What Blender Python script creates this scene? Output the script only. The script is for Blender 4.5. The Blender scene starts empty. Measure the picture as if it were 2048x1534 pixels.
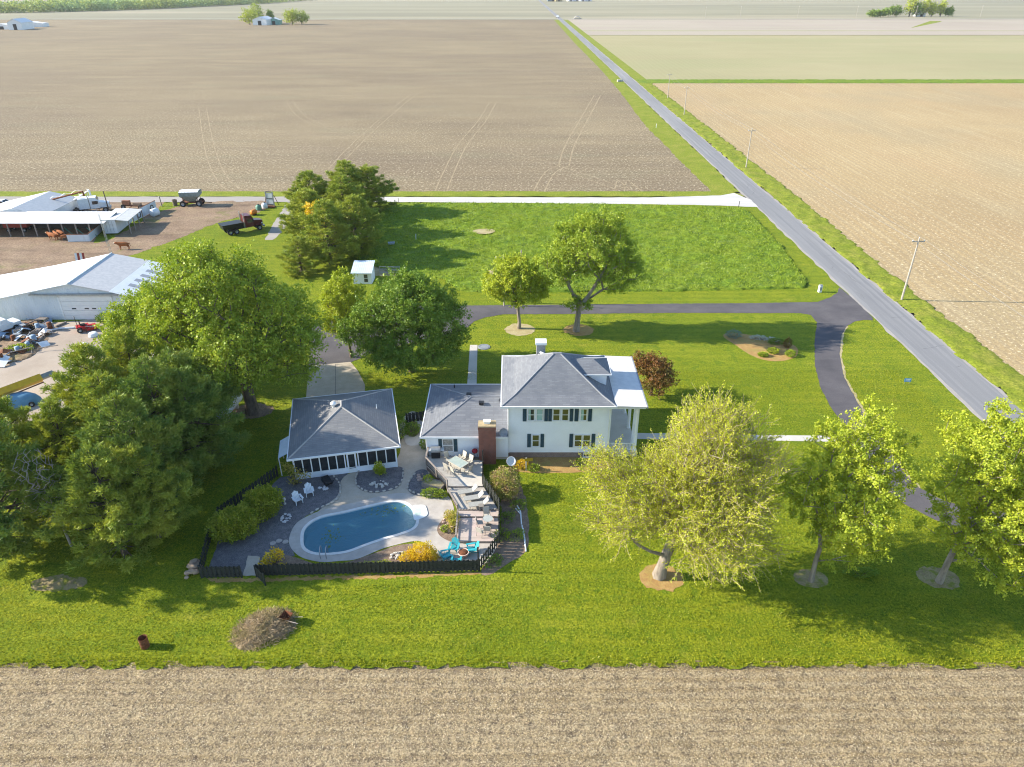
import bpy, math, random
import numpy as np
from mathutils import Vector, Matrix
from mathutils.geometry import tessellate_polygon

R = math.radians
scn = bpy.context.scene
COL = scn.collection

# ------------------------------------------------------------------ camera
CAM_H, FOC = 40.0, 1420.0                 # height in metres, focal length in pixels of a 2048 wide frame
PITCH = math.atan(800 / 1420)
cam_d = bpy.data.cameras.new('camera')
cam_d.sensor_width = 36.0
cam_d.lens = FOC / 2048 * 36
cam_d.clip_end = 20000
cam_d.clip_start = 0.5
cam = bpy.data.objects.new('camera', cam_d)
cam.location = (0, 0, CAM_H)
cam.rotation_euler = (R(90) - PITCH, 0, 0)
COL.objects.link(cam)
scn.camera = cam

# ------------------------------------------------------------------ sky, sun, exposure
SUN_EL, SUN_AZ = R(26), R(273.0)          # azimuth clockwise from +Y
w = bpy.data.worlds.new('World')
scn.world = w
w.use_nodes = True
nt = w.node_tree
sky = nt.nodes.new('ShaderNodeTexSky')
sky.sky_type = 'NISHITA'
sky.sun_disc = False
sky.sun_elevation = SUN_EL
sky.sun_rotation = SUN_AZ
sky.dust_density = 0.3
sky.air_density = 1.1
sky.ozone_density = 2.5
bg = nt.nodes['Background']
bg.inputs['Strength'].default_value = 0.14
nt.links.new(sky.outputs[0], bg.inputs['Color'])
sd = bpy.data.lights.new('sun', 'SUN')
sd.energy = 5.0
sd.angle = R(0.55)
sd.color = (1.0, 0.91, 0.76)
sun = bpy.data.objects.new('sun', sd)
svec = Vector((math.sin(SUN_AZ) * math.cos(SUN_EL), math.cos(SUN_AZ) * math.cos(SUN_EL), math.sin(SUN_EL)))
sun.rotation_euler = svec.to_track_quat('Z', 'Y').to_euler()
sun.location = (-60, 0, 60)
COL.objects.link(sun)
vs = scn.view_settings
vs.view_transform = 'Standard'
vs.look = 'None'
vs.gamma = 1
vs.use_curve_mapping = False
vs.exposure = 1.12
scn.render.engine = 'CYCLES'
cy = scn.cycles
cy.max_bounces = 6
cy.diffuse_bounces = 3
cy.glossy_bounces = 2
cy.transmission_bounces = 4
cy.transparent_max_bounces = 8
cy.use_denoising = True
cy.filter_width = 1.1
cy.sample_clamp_indirect = 6

# ------------------------------------------------------------------ helpers
cp, sp = math.cos(PITCH), math.sin(PITCH)


def G(px, py, z=0.0):
    """point of the photograph (2048 wide) -> place on the level z"""
    u, v = (px - 1024) / FOC, (py - 767) / FOC
    t = (z - CAM_H) / (-sp - v * cp)
    return (u * t, (cp - v * sp) * t)


def G3(px, py, z=0.0):
    x, y = G(px, py, z)
    return (x, y, z)


def PX(pts, z=0.0):
    return [G(a, b, z) for a, b in pts]


def smooth(pts, n=6, closed=True):
    m = len(pts)
    out = []
    rng_ = range(m) if closed else range(m - 1)
    for i in rng_:
        if closed:
            p0, p1, p2, p3 = (pts[(i + k) % m] for k in (-1, 0, 1, 2))
        else:
            p0, p1, p2, p3 = (pts[min(max(i + k, 0), m - 1)] for k in (-1, 0, 1, 2))
        for k in range(n):
            t = k / n
            out.append(tuple(0.5 * (2 * b + (c - a) * t + (2 * a - 5 * b + 4 * c - d) * t * t + (3 * b - a - 3 * c + d) * t ** 3)
                             for a, b, c, d in zip(p0, p1, p2, p3)))
    if not closed:
        out.append(tuple(pts[-1]))
    return out


def rough_edge(pts, step=0.6, amp=0.2, seed=0, closed=True):
    """subdivides an outline and makes it ragged"""
    rng = random.Random(seed)
    out = []
    m = len(pts)
    for i in range(m if closed else m - 1):
        a, b = pts[i], pts[(i + 1) % m]
        L = math.hypot(b[0] - a[0], b[1] - a[1])
        n = max(1, min(900, int(L / step)))
        for k in range(n):
            t = k / n
            j = amp if k else amp * .3
            out.append((a[0] + (b[0] - a[0]) * t + rng.uniform(-j, j), a[1] + (b[1] - a[1]) * t + rng.uniform(-j, j)))
    if not closed:
        out.append(pts[-1])
    return out


def inside(poly, X, Y):
    X = np.asarray(X); Y = np.asarray(Y)
    r = np.zeros(X.shape, bool)
    n = len(poly)
    for i in range(n):
        x1, y1 = poly[i]; x2, y2 = poly[(i + 1) % n]
        if y1 == y2:
            continue
        c = ((y1 > Y) != (y2 > Y)) & (X < (x2 - x1) * (Y - y1) / (y2 - y1) + x1)
        r ^= c
    return r


_lat = np.random.RandomState(5).rand(256, 256)


def vnoise(X, Y):
    xi = np.floor(X).astype(int); yi = np.floor(Y).astype(int)
    fx = X - xi; fy = Y - yi
    fx = fx * fx * (3 - 2 * fx); fy = fy * fy * (3 - 2 * fy)
    a = _lat[xi % 256, yi % 256]; b = _lat[(xi + 1) % 256, yi % 256]
    c = _lat[xi % 256, (yi + 1) % 256]; d = _lat[(xi + 1) % 256, (yi + 1) % 256]
    return a * (1 - fx) * (1 - fy) + b * fx * (1 - fy) + c * (1 - fx) * fy + d * fx * fy


def fbm(X, Y, o=3):
    s = 0; a = .5
    for k in range(o):
        s = s + a * vnoise(X * 2 ** k + 17.3 * k, Y * 2 ** k + 5.1 * k); a *= .5
    return s


class MB:
    """collects shapes; build() links them as one mesh object"""
    def __init__(s):
        s.v = []; s.f = []

    def add(s, v, f):
        o = len(s.v); s.v += [tuple(p) for p in v]; s.f += [tuple(i + o for i in q) for q in f]
        return s

    def box(s, c, d, rz=0.0, rx=0.0, ry=0.0):
        hx, hy, hz = d[0] / 2, d[1] / 2, d[2] / 2
        m = Matrix.Translation(c) @ Matrix.Rotation(rz, 4, 'Z') @ Matrix.Rotation(ry, 4, 'Y') @ Matrix.Rotation(rx, 4, 'X')
        v = [m @ Vector((x, y, z)) for x in (-hx, hx) for y in (-hy, hy) for z in (-hz, hz)]
        return s.add(v, [(0, 1, 3, 2), (4, 6, 7, 5), (0, 4, 5, 1), (2, 3, 7, 6), (0, 2, 6, 4), (1, 5, 7, 3)])

    def b2(s, a, b):
        return s.box([(p + q) / 2 for p, q in zip(a, b)], [abs(q - p) for p, q in zip(a, b)])

    def prism(s, poly, z0, z1):
        n = len(poly)
        a = sum(poly[i][0] * poly[(i + 1) % n][1] - poly[(i + 1) % n][0] * poly[i][1] for i in range(n))
        if a < 0:
            poly = poly[::-1]
        v = [(x, y, z0) for x, y in poly] + [(x, y, z1) for x, y in poly]
        f = [(i, (i + 1) % n, n + (i + 1) % n, n + i) for i in range(n)]
        tri = tessellate_polygon([[Vector((x, y, 0)) for x, y in poly]])
        for t in tri:
            p = [poly[i] for i in t]
            cr = (p[1][0] - p[0][0]) * (p[2][1] - p[0][1]) - (p[1][1] - p[0][1]) * (p[2][0] - p[0][0])
            t = tuple(t) if cr > 0 else tuple(t)[::-1]
            f.append(tuple(n + i for i in t)); f.append(t[::-1])
        return s.add(v, f)

    def tube(s, pts, r, n=6, cap=True):
        pts = [Vector(p) for p in pts]
        if not hasattr(r, '__len__'):
            r = [r] * len(pts)
        o = []
        for i, p in enumerate(pts):
            d = (pts[min(i + 1, len(pts) - 1)] - pts[max(i - 1, 0)])
            d = d.normalized() if d.length > 1e-9 else Vector((0, 0, 1))
            u = d.orthogonal().normalized() if abs(d.z) > .95 else Vector((0, 0, 1)).cross(d).normalized()
            w_ = d.cross(u)
            for k in range(n):
                a = 2 * math.pi * k / n
                o.append(p + (u * math.cos(a) + w_ * math.sin(a)) * r[i])
        f = []
        for i in range(len(pts) - 1):
            for k in range(n):
                f.append((i * n + k, i * n + (k + 1) % n, (i + 1) * n + (k + 1) % n, (i + 1) * n + k))
        if cap:
            f.append(tuple(range(n))[::-1]); f.append(tuple((len(pts) - 1) * n + k for k in range(n)))
        return s.add(o, f)

    def lathe(s, prof, c=(0, 0, 0), n=16, m=None):
        v = []; f = []
        for r, z in prof:
            for k in range(n):
                a = 2 * math.pi * k / n
                p = Vector((r * math.cos(a), r * math.sin(a), z))
                p = (m @ p) if m is not None else p
                v.append((p[0] + c[0], p[1] + c[1], p[2] + c[2]))
        for i in range(len(prof) - 1):
            for k in range(n):
                f.append((i * n + k, i * n + (k + 1) % n, (i + 1) * n + (k + 1) % n, (i + 1) * n + k))
        return s.add(v, f)

    def rock(s, c, d, seed=0, n=7):
        rng = random.Random(seed)
        v = []; f = []
        rings = (-.9, -.3, .35, .85)
        for z in rings:
            rr = math.sqrt(max(.05, 1 - z * z * .8))
            for k in range(n):
                a = 2 * math.pi * k / n + rng.uniform(-.2, .2)
                q = rr * rng.uniform(.75, 1.1)
                v.append((c[0] + d[0] / 2 * q * math.cos(a), c[1] + d[1] / 2 * q * math.sin(a), c[2] + d[2] / 2 * (z + rng.uniform(-.12, .12))))
        for i in range(3):
            for k in range(n):
                f.append((i * n + k, i * n + (k + 1) % n, (i + 1) * n + (k + 1) % n, (i + 1) * n + k))
        f.append(tuple(range(n))[::-1]); f.append(tuple(3 * n + k for k in range(n)))
        return s.add(v, f)

    def mesh(s, name):
        me = bpy.data.meshes.new(name)
        me.from_pydata(s.v, [], s.f)
        return me

    def build(s, name, mat, parent=None, sm=False):
        me = s.mesh(name)
        if sm:
            me.polygons.foreach_set('use_smooth', [True] * len(me.polygons))
        return obj(name, me, mat, parent)


def obj(name, me, mat=None, parent=None, loc=None, rz=None):
    o = bpy.data.objects.new(name, me)
    if mat is not None and me is not None and not me.materials:
        me.materials.append(mat)
    COL.objects.link(o)
    if parent is not None:
        o.parent = parent
    if loc is not None:
        o.location = loc
    if rz is not None:
        o.rotation_euler = (0, 0, rz)
    return o


def tag(o, label=None, cat=None, group=None, kind=None):
    if label: o['label'] = label
    if cat: o['category'] = cat
    if group: o['group'] = group
    if kind: o['kind'] = kind
    return o


def thing(name, label, cat, loc=(0, 0, 0), rz=0.0, group=None):
    o = bpy.data.objects.new(name, None)
    o.empty_display_size = .3
    COL.objects.link(o)
    o.location = loc
    o.rotation_euler = (0, 0, rz)
    return tag(o, label, cat, group)


def clone(root, loc, rz=0.0, label=None, group=None, scale=None):
    def rec(o, par):
        c = o.copy(); COL.objects.link(c); c.parent = par
        for ch in kids.get(o.name, ()):
            rec(ch, c)
        return c
    kids = {}
    todo = [root]
    while todo:
        o = todo.pop()
        kids[o.name] = list(o.children); todo += kids[o.name]
    r = rec(root, None)
    r.location = loc; r.rotation_euler = (0, 0, rz)
    if scale is not None:
        r.scale = (scale, scale, scale) if not hasattr(scale, '__len__') else scale
    if label: r['label'] = label
    if group: r['group'] = group
    return r


def sheet(name, poly, z, mat, holes=(), kind='structure', parent=None):
    loops = [[Vector((x, y, 0)) for x, y in poly]] + [[Vector((x, y, 0)) for x, y in h] for h in holes]
    flat = [p for l in loops for p in l]
    tri = tessellate_polygon(loops)
    f = []
    for t in tri:
        a, b, c = (flat[i] for i in t)
        cr = (b.x - a.x) * (c.y - a.y) - (b.y - a.y) * (c.x - a.x)
        if abs(cr) < 1e-9:
            continue
        f.append(tuple(t) if cr > 0 else tuple(t)[::-1])
    me = bpy.data.meshes.new(name)
    me.from_pydata([(p.x, p.y, z) for p in flat], [], f)
    o = obj(name, me, mat, parent)
    if kind and parent is None:
        o['kind'] = kind
    return o


def ribbon(name, pts, width, z, mat, parent=None, kind='structure'):
    L = []; Rr = []
    for i, p in enumerate(pts):
        a = pts[max(i - 1, 0)]; b = pts[min(i + 1, len(pts) - 1)]
        dx, dy = b[0] - a[0], b[1] - a[1]
        l = math.hypot(dx, dy) or 1
        wd = width[i] if hasattr(width, '__len__') else width
        L.append((p[0] - dy / l * wd / 2, p[1] + dx / l * wd / 2)); Rr.append((p[0] + dy / l * wd / 2, p[1] - dx / l * wd / 2))
    n = len(pts)
    me = bpy.data.meshes.new(name)
    me.from_pydata([(x, y, z) for x, y in L] + [(x, y, z) for x, y in Rr], [], [(n + i, n + i + 1, i + 1, i) for i in range(n - 1)])
    o = obj(name, me, mat, parent)
    if parent is None:
        o['kind'] = kind
    return o


def turf(name, poly, step, zfun, mat, kind='structure', holes=()):
    """a field of real relief: grid points inside an outline, lifted by zfun"""
    xs = [p[0] for p in poly]; ys = [p[1] for p in poly]
    gx = np.arange(min(xs), max(xs) + step, step); gy = np.arange(min(ys), max(ys) + step, step)
    X, Y = np.meshgrid(gx, gy, indexing='ij')
    X = X + (np.random.RandomState(1).rand(*X.shape) - .5) * step * .5
    Y = Y + (np.random.RandomState(2).rand(*Y.shape) - .5) * step * .5
    ins = inside(poly, X, Y)
    for h in holes:
        ins &= ~inside(h, X, Y)
    Z = zfun(X, Y)
    edge = ~ins
    near = ins.copy()
    near[1:, :] |= ins[:-1, :]; near[:-1, :] |= ins[1:, :]; near[:, 1:] |= ins[:, :-1]; near[:, :-1] |= ins[:, 1:]
    Z = np.where(edge, -0.03, Z)
    q = near[:-1, :-1] & near[1:, :-1] & near[1:, 1:] & near[:-1, 1:]
    idx = np.arange(X.size).reshape(X.shape)
    F = np.stack([idx[:-1, :-1][q], idx[1:, :-1][q], idx[1:, 1:][q], idx[:-1, 1:][q]], 1)
    used = np.unique(F)
    remap = np.zeros(X.size, int); remap[used] = np.arange(len(used))
    V = np.stack([X.ravel()[used], Y.ravel()[used], Z.ravel()[used]], 1)
    o = obj(name, quads(name, V, remap[F]), mat)
    o.data.polygons.foreach_set('use_smooth', [True] * len(o.data.polygons))
    o['kind'] = kind
    return o


def quads(name, V, F):
    me = bpy.data.meshes.new(name)
    me.vertices.add(len(V)); me.vertices.foreach_set('co', np.asarray(V, np.float32).ravel())
    n = len(F)
    me.loops.add(n * 4); me.loops.foreach_set('vertex_index', np.asarray(F, np.int32).ravel())
    me.polygons.add(n); me.polygons.foreach_set('loop_start', np.arange(0, n * 4, 4, dtype=np.int32))
    me.update(calc_edges=True)
    return me


def nrm(a):
    return a / np.maximum(np.linalg.norm(a, axis=-1, keepdims=True), 1e-9)


def leafmesh(name, P, D, N, L, W):
    """rhombic leaves: root P, long axis D, face N, length L, width W"""
    P = np.asarray(P, float); D = nrm(np.asarray(D, float)); S = nrm(np.cross(D, N))
    L = np.asarray(L)[:, None]; W = np.asarray(W)[:, None]
    up = np.cross(S, D)
    v = np.stack([P, P + D * L * .5 + S * W / 2 + up * W * .12, P + D * L, P + D * L * .5 - S * W / 2 + up * W * .12], 1).reshape(-1, 3)
    return quads(name, v, np.arange(len(v)).reshape(-1, 4))


# ------------------------------------------------------------------ materials
def nodes(name):
    m = bpy.data.materials.new(name)
    m.use_nodes = True
    t = m.node_tree
    return m, t, t.nodes['Principled BSDF']


def pos(t, sc=(1, 1, 1), rot=0.0):
    g = t.nodes.new('ShaderNodeNewGeometry')
    mp = t.nodes.new('ShaderNodeMapping')
    mp.inputs['Scale'].default_value = sc
    mp.inputs['Rotation'].default_value = (0, 0, rot)
    t.links.new(g.outputs['Position'], mp.inputs['Vector'])
    return mp.outputs[0]


def noise(t, vec, scale, detail=4, rough=.6):
    n = t.nodes.new('ShaderNodeTexNoise')
    n.inputs['Scale'].default_value = scale
    n.inputs['Detail'].default_value = detail
    n.inputs['Roughness'].default_value = rough
    t.links.new(vec, n.inputs['Vector'])
    return n.outputs['Fac']


def ramp(t, fac, stops):
    r = t.nodes.new('ShaderNodeValToRGB')
    e = r.color_ramp.elements
    while len(e) < len(stops):
        e.new(.5)
    for el, (p, c) in zip(e, stops):
        el.position = p; el.color = (*c, 1) if len(c) == 3 else c
    t.links.new(fac, r.inputs[0])
    return r.outputs['Color']


def mixc(t, fac, a, b, mode='MIX'):
    m = t.nodes.new('ShaderNodeMix')
    m.data_type = 'RGBA'; m.blend_type = mode
    for sock, val in ((m.inputs['Factor'], fac), (m.inputs['A'] if False else m.inputs[6], a), (m.inputs[7], b)):
        if hasattr(val, 'is_linked') or hasattr(val, 'links'):
            t.links.new(val, sock)
        elif isinstance(val, (int, float)):
            sock.default_value = val
        else:
            sock.default_value = (*val, 1)
    return m.outputs[2]


def bumpn(t, b, h, strength, dist, prev=None):
    n = t.nodes.new('ShaderNodeBump')
    n.inputs['Strength'].default_value = strength
    n.inputs['Distance'].default_value = dist
    t.links.new(h, n.inputs['Height'])
    if prev is not None:
        t.links.new(prev, n.inputs['Normal'])
    t.links.new(n.outputs[0], b.inputs['Normal'])
    return n.outputs[0]


def mat(name, c1, c2=None, scale=3.0, rough=.8, metal=0.0, spec=.3, bump=0.0, bscale=None, bdist=.02, stretch=(1, 1, 1), rot=0.0, lo=.35, hi=.65):
    m, t, b = nodes(name)
    b.inputs['Roughness'].default_value = rough
    b.inputs['Metallic'].default_value = metal
    b.inputs['Specular IOR Level'].default_value = spec
    v = pos(t, stretch, rot)
    if c2 is None:
        c2 = tuple(x * .86 for x in c1)
    f = noise(t, v, scale, 5)
    t.links.new(ramp(t, f, [(lo, c1), (hi, c2)]), b.inputs['Base Color'])
    if bump:
        bumpn(t, b, noise(t, v, bscale or scale * 3, 5), bump, bdist)
    return m


def layered(name, stops, scale, patches=None, fine=None, rough=.95, bump=(.5, 6, .05), stretch=(1, 1, 1), rot=0.0, specks=None, rows=None):
    """ground cover: broad tone, patches of another tone, fine grain, flecks, relief"""
    m, t, b = nodes(name)
    b.inputs['Roughness'].default_value = rough
    b.inputs['Specular IOR Level'].default_value = .15
    v = pos(t); vs_ = pos(t, stretch, rot)
    c = ramp(t, noise(t, vs_, scale, 6, .65), stops)
    for sc, col, lo, hi, amt, st in (patches or ()):
        f = ramp(t, noise(t, pos(t, st, rot), sc, 4), [(lo, (0, 0, 0)), (hi, (amt, amt, amt))])
        c = mixc(t, f, c, col)
    if rows:                                     # drilled rows: (spacing, angle, colour, amount)
        spc, ang, col, amt = rows
        wv = t.nodes.new('ShaderNodeTexWave')
        wv.inputs['Scale'].default_value = 0.314 / spc
        wv.inputs['Distortion'].default_value = 1.2
        wv.inputs['Detail'].default_value = 3
        wv.inputs['Detail Scale'].default_value = 1.5
        t.links.new(pos(t, (1, 1, 1), ang), wv.inputs['Vector'])
        f = ramp(t, wv.outputs['Fac'], [(.35, (0, 0, 0)), (.85, (amt, amt, amt))])
        c = mixc(t, f, c, col)
    if fine:
        sc, dark, amt = fine
        f = ramp(t, noise(t, v, sc, 5, .75), [(.38, (amt, amt, amt)), (.6, (0, 0, 0))])
        c = mixc(t, f, c, dark)
    if specks:
        sc, col, lo, hi = specks[:4]
        f = ramp(t, noise(t, vs_ if len(specks) < 5 else v, sc, 3, .7), [(lo, (0, 0, 0)), (hi, (1, 1, 1))])
        c = mixc(t, f, c, col)
    t.links.new(c, b.inputs['Base Color'])
    bumpn(t, b, noise(t, v, bump[1], 6, .7), bump[0], bump[2])
    return m


def leafmat(name, ca, cb, trans=.35, cc=None, patch=.25):
    m = bpy.data.materials.new(name)
    m.use_nodes = True
    t = m.node_tree
    t.nodes.remove(t.nodes['Principled BSDF'])
    out = t.nodes['Material Output']
    g = t.nodes.new('ShaderNodeNewGeometry')
    c = ramp(t, g.outputs['Random Per Island'], [(0.0, ca), (1.0, cb)])
    f = ramp(t, noise(t, pos(t), patch, 3), [(.42, (0, 0, 0)), (.62, (.8, .8, .8))])
    c = mixc(t, f, c, cc or tuple(.5 * (a + b) for a, b in zip(ca, cb)))
    d = t.nodes.new('ShaderNodeBsdfDiffuse'); tr = t.nodes.new('ShaderNodeBsdfTranslucent')
    gl = t.nodes.new('ShaderNodeBsdfGlossy'); gl.inputs['Roughness'].default_value = .45
    t.links.new(c, d.inputs[0])
    t.links.new(mixc(t, 1.0, c, (1.25, 1.2, .6), 'MULTIPLY'), tr.inputs[0])
    mx = t.nodes.new('ShaderNodeMixShader'); mx.inputs[0].default_value = trans
    t.links.new(d.outputs[0], mx.inputs[1]); t.links.new(tr.outputs[0], mx.inputs[2])
    m2 = t.nodes.new('ShaderNodeMixShader'); m2.inputs[0].default_value = .025
    t.links.new(mx.outputs[0], m2.inputs[1]); t.links.new(gl.outputs[0], m2.inputs[2])
    t.links.new(m2.outputs[0], out.inputs[0])
    return m


def ribbed(name, c1, c2, pitch=.3, axis='X', rough=.45, spec=.4, ang=0.0, strength=.5, dirt=None):
    """sheet metal with rolled ribs"""
    m, t, b = nodes(name)
    b.inputs['Roughness'].default_value = rough
    b.inputs['Specular IOR Level'].default_value = spec
    c = ramp(t, noise(t, pos(t, (1, 1, .4)), .7, 5), [(.4, c1), (.65, c2)])
    if dirt:
        f = ramp(t, noise(t, pos(t, (1.5, 1.5, .3)), 1.3, 5), [(.55, (0, 0, 0)), (.75, (.6, .6, .6))])
        c = mixc(t, f, c, dirt)
    t.links.new(c, b.inputs['Base Color'])
    wv = t.nodes.new('ShaderNodeTexWave')
    wv.bands_direction = axis
    wv.inputs['Scale'].default_value = .314 / pitch
    t.links.new(pos(t, (1, 1, 1), ang), wv.inputs['Vector'])
    bumpn(t, b, ramp(t, wv.outputs['Fac'], [(.75, (0, 0, 0)), (.95, (1, 1, 1))]), strength, .03)
    return m


def shingles(name, c1, c2, ang=0.0, sx=.3, sy=.18):
    """asphalt shingles: each tab its own tone, courses with a dark lip"""
    m, t, b = nodes(name)
    b.inputs['Roughness'].default_value = .95
    b.inputs['Specular IOR Level'].default_value = .2
    g = t.nodes.new('ShaderNodeNewGeometry')
    # course height runs with z, tab position along the slope's level direction
    sep = t.nodes.new('ShaderNodeSeparateXYZ'); t.links.new(g.outputs['Position'], sep.inputs[0])
    nrm_ = t.nodes.new('ShaderNodeSeparateXYZ'); t.links.new(g.outputs['True Normal'], nrm_.inputs[0])
    def mth(op, a, b_):
        n = t.nodes.new('ShaderNodeMath'); n.operation = op
        for i, q in enumerate((a, b_)):
            if isinstance(q, (int, float)): n.inputs[i].default_value = q
            else: t.links.new(q, n.inputs[i])
        return n.outputs[0]
    lvl = mth('SUBTRACT', mth('MULTIPLY', sep.outputs['X'], nrm_.outputs['Y']), mth('MULTIPLY', sep.outputs['Y'], nrm_.outputs['X']))
    cmb = t.nodes.new('ShaderNodeCombineXYZ')
    t.links.new(mth('MULTIPLY', lvl, 2.2), cmb.inputs[0]); t.links.new(mth('MULTIPLY', sep.outputs['Z'], 2.2), cmb.inputs[1])
    br = t.nodes.new('ShaderNodeTexBrick')
    br.inputs['Scale'].default_value = 1.0
    br.inputs['Brick Width'].default_value = .55
    br.inputs['Row Height'].default_value = sy * .95
    br.inputs['Mortar Size'].default_value = .022
    br.inputs['Mortar Smooth'].default_value = .3
    br.inputs['Bias'].default_value = -.2
    br.inputs['Color1'].default_value = (*c1, 1); br.inputs['Color2'].default_value = (*c2, 1)
    br.inputs['Mortar'].default_value = (*[x * .76 for x in c2], 1)
    t.links.new(cmb.outputs[0], br.inputs['Vector'])
    f = ramp(t, noise(t, pos(t), .6, 5), [(.4, (1, 1, 1)), (.7, (.82, .83, .86))])
    t.links.new(mixc(t, 1.0, br.outputs['Color'], f, 'MULTIPLY'), b.inputs['Base Color'])
    bumpn(t, b, br.outputs['Fac'], -.5, .02)
    return m


def bricks(name, c1, c2, mortar, sc=4.0):
    m, t, b = nodes(name)
    b.inputs['Roughness'].default_value = .9
    g = t.nodes.new('ShaderNodeNewGeometry')
    sep = t.nodes.new('ShaderNodeSeparateXYZ'); t.links.new(g.outputs['Position'], sep.inputs[0])
    ad = t.nodes.new('ShaderNodeMath'); ad.operation = 'ADD'
    t.links.new(sep.outputs['X'], ad.inputs[0]); t.links.new(sep.outputs['Y'], ad.inputs[1])
    cmb = t.nodes.new('ShaderNodeCombineXYZ')
    t.links.new(ad.outputs[0], cmb.inputs[0]); t.links.new(sep.outputs['Z'], cmb.inputs[1])
    br = t.nodes.new('ShaderNodeTexBrick')
    br.inputs['Scale'].default_value = 1.0
    br.inputs['Brick Width'].default_value = .22; br.inputs['Row Height'].default_value = .085; br.inputs['Mortar Size'].default_value = .010
    br.inputs['Color1'].default_value = (*c1, 1); br.inputs['Color2'].default_value = (*c2, 1); br.inputs['Mortar'].default_value = (*mortar, 1)
    t.links.new(cmb.outputs[0], br.inputs['Vector'])
    f = ramp(t, noise(t, pos(t), 2.5, 5), [(.4, (1, 1, 1)), (.7, (.75, .75, .78))])
    t.links.new(mixc(t, 1.0, br.outputs['Color'], f, 'MULTIPLY'), b.inputs['Base Color'])
    bumpn(t, b, br.outputs['Fac'], -.6, .01)
    return m


GLASS = mat('window_glass', (.02, .03, .035), (.05, .055, .06), 1.5, .05, 0, .9)
WHITE = mat('white_paint', (.80, .82, .82), (.72, .74, .75), 1.2, .5)
SIDING = mat('vinyl_siding', (.84, .87, .92), (.79, .82, .87), .8, .5)
TRIM = mat('white_trim', (.82, .83, .83), (.74, .75, .76), 2, .45)
BLACKP = mat('black_fence_stain', (.022, .026, .024), (.045, .048, .042), 5, .7, bump=.3, bscale=30)
BLACK = mat('black_metal', (.015, .016, .018), (.03, .03, .032), 6, .45)
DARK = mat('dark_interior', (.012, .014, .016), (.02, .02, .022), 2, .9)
RUBBER = mat('rubber', (.02, .02, .021), (.035, .034, .033), 8, .85)
STEEL = mat('galvanised_steel', (.42, .44, .46), (.32, .33, .34), 2.5, .45, .6)
RUST = mat('rusted_steel', (.21, .075, .03), (.10, .04, .022), 5, .9, bump=.3)
GREYP = mat('grey_paint', (.30, .32, .34), (.22, .24, .26), 3, .6)
BARK = mat('bark', (.17, .13, .10), (.08, .062, .05), 4, .95, bump=.8, bscale=14, bdist=.04, stretch=(1, 1, .25))
BARKL = mat('pale_bark', (.34, .29, .23), (.18, .15, .12), 4, .95, bump=.8, bscale=14, bdist=.04, stretch=(1, 1, .25))
WOODG = mat('weathered_wood', (.34, .29, .25), (.22, .19, .17), 6, .85, bump=.4, bscale=40, stretch=(1, 1, .2))

# ------------------------------------------------------------------ ground materials
SOIL = layered('tilled_soil', [(.3, (.205, .150, .088)), (.5, (.28, .213, .122)), (.72, (.36, .28, .162))], .012,
               patches=[(.02, (.42, .325, .19), .45, .7, .6, (1, 3, 1)), (.05, (.185, .137, .092), .48, .70, .6, (.25, 2.2, 1)), (.006, (.20, .145, .095), .48, .6, .6, (1, 1.6, 1)), (.25, (.37, .30, .19), .5, .7, .5, (.12, 3, 1)), (.04, (.27, .25, .15), .55, .75, .6, (.6, 2, 1))],
               fine=(2.2, (.085, .068, .048), .75), specks=(1.7, (.54, .455, .31), .56, .66, 1), bump=(.8, 1.8, .16), rows=(1.5, R(90), (.35, .28, .18), .4))
SOIL_E = layered('tan_stubble_soil', [(.3, (.38, .265, .13)), (.5, (.46, .33, .16)), (.72, (.54, .40, .205))], .012,
                 patches=[(.018, (.38, .31, .18), .48, .7, .8, (1.6, 1, 1)), (.3, (.60, .48, .28), .5, .7, .5, (2.2, .08, 1)), (.03, (.50, .33, .17), .5, .7, .5, (1.5, .5, 1))],
                 fine=(2.4, (.22, .165, .10), .6), specks=(2.0, (.70, .58, .37), .57, .67, 1), bump=(.6, 1.8, .14), rows=(1.5, .024, (.36, .275, .16), .55))
SOIL_C = layered('pale_green_field', [(.3, (.31, .275, .145)), (.5, (.36, .31, .17)), (.72, (.40, .345, .195))], .008,
                 patches=[(.012, (.29, .295, .14), .45, .65, .6, (.4, 1.5, 1))], fine=(1.2, (.28, .26, .14), .4), bump=(.3, 1.5, .1), rows=(3.0, .024, (.37, .34, .18), .3))
SOIL_D = layered('grey_pink_field', [(.3, (.34, .285, .225)), (.7, (.41, .345, .275))], .006, patches=[(.01, (.40, .36, .26), .45, .65, .6, (.3, 2, 1))], bump=(.2, 1, .1))
SOIL_F = layered('distant_field', [(.35, (.23, .21, .145)), (.5, (.27, .25, .165)), (.68, (.37, .315, .22))], .0045, stretch=(.25, 1.6, 1), bump=(.2, 1, .1))
SOIL_N = layered('cloddy_soil', [(.32, (.25, .185, .095)), (.5, (.38, .285, .15)), (.7, (.48, .375, .205))], .5,
                 patches=[(.10, (.44, .35, .215), .45, .7, .6, (.25, 1.4, 1)), (1.4, (.13, .095, .07), .52, .66, .75, (1, 1.6, 1)), (3.5, (.50, .37, .23), .55, .65, .7, (1, 1.3, 1))],
                 fine=(7, (.06, .044, .034), .85), specks=(12, (.68, .58, .40), .585, .655, 1), bump=(1.0, 8, .08), rows=(.76, R(90) - .004, (.47, .37, .22), .6))
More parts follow.
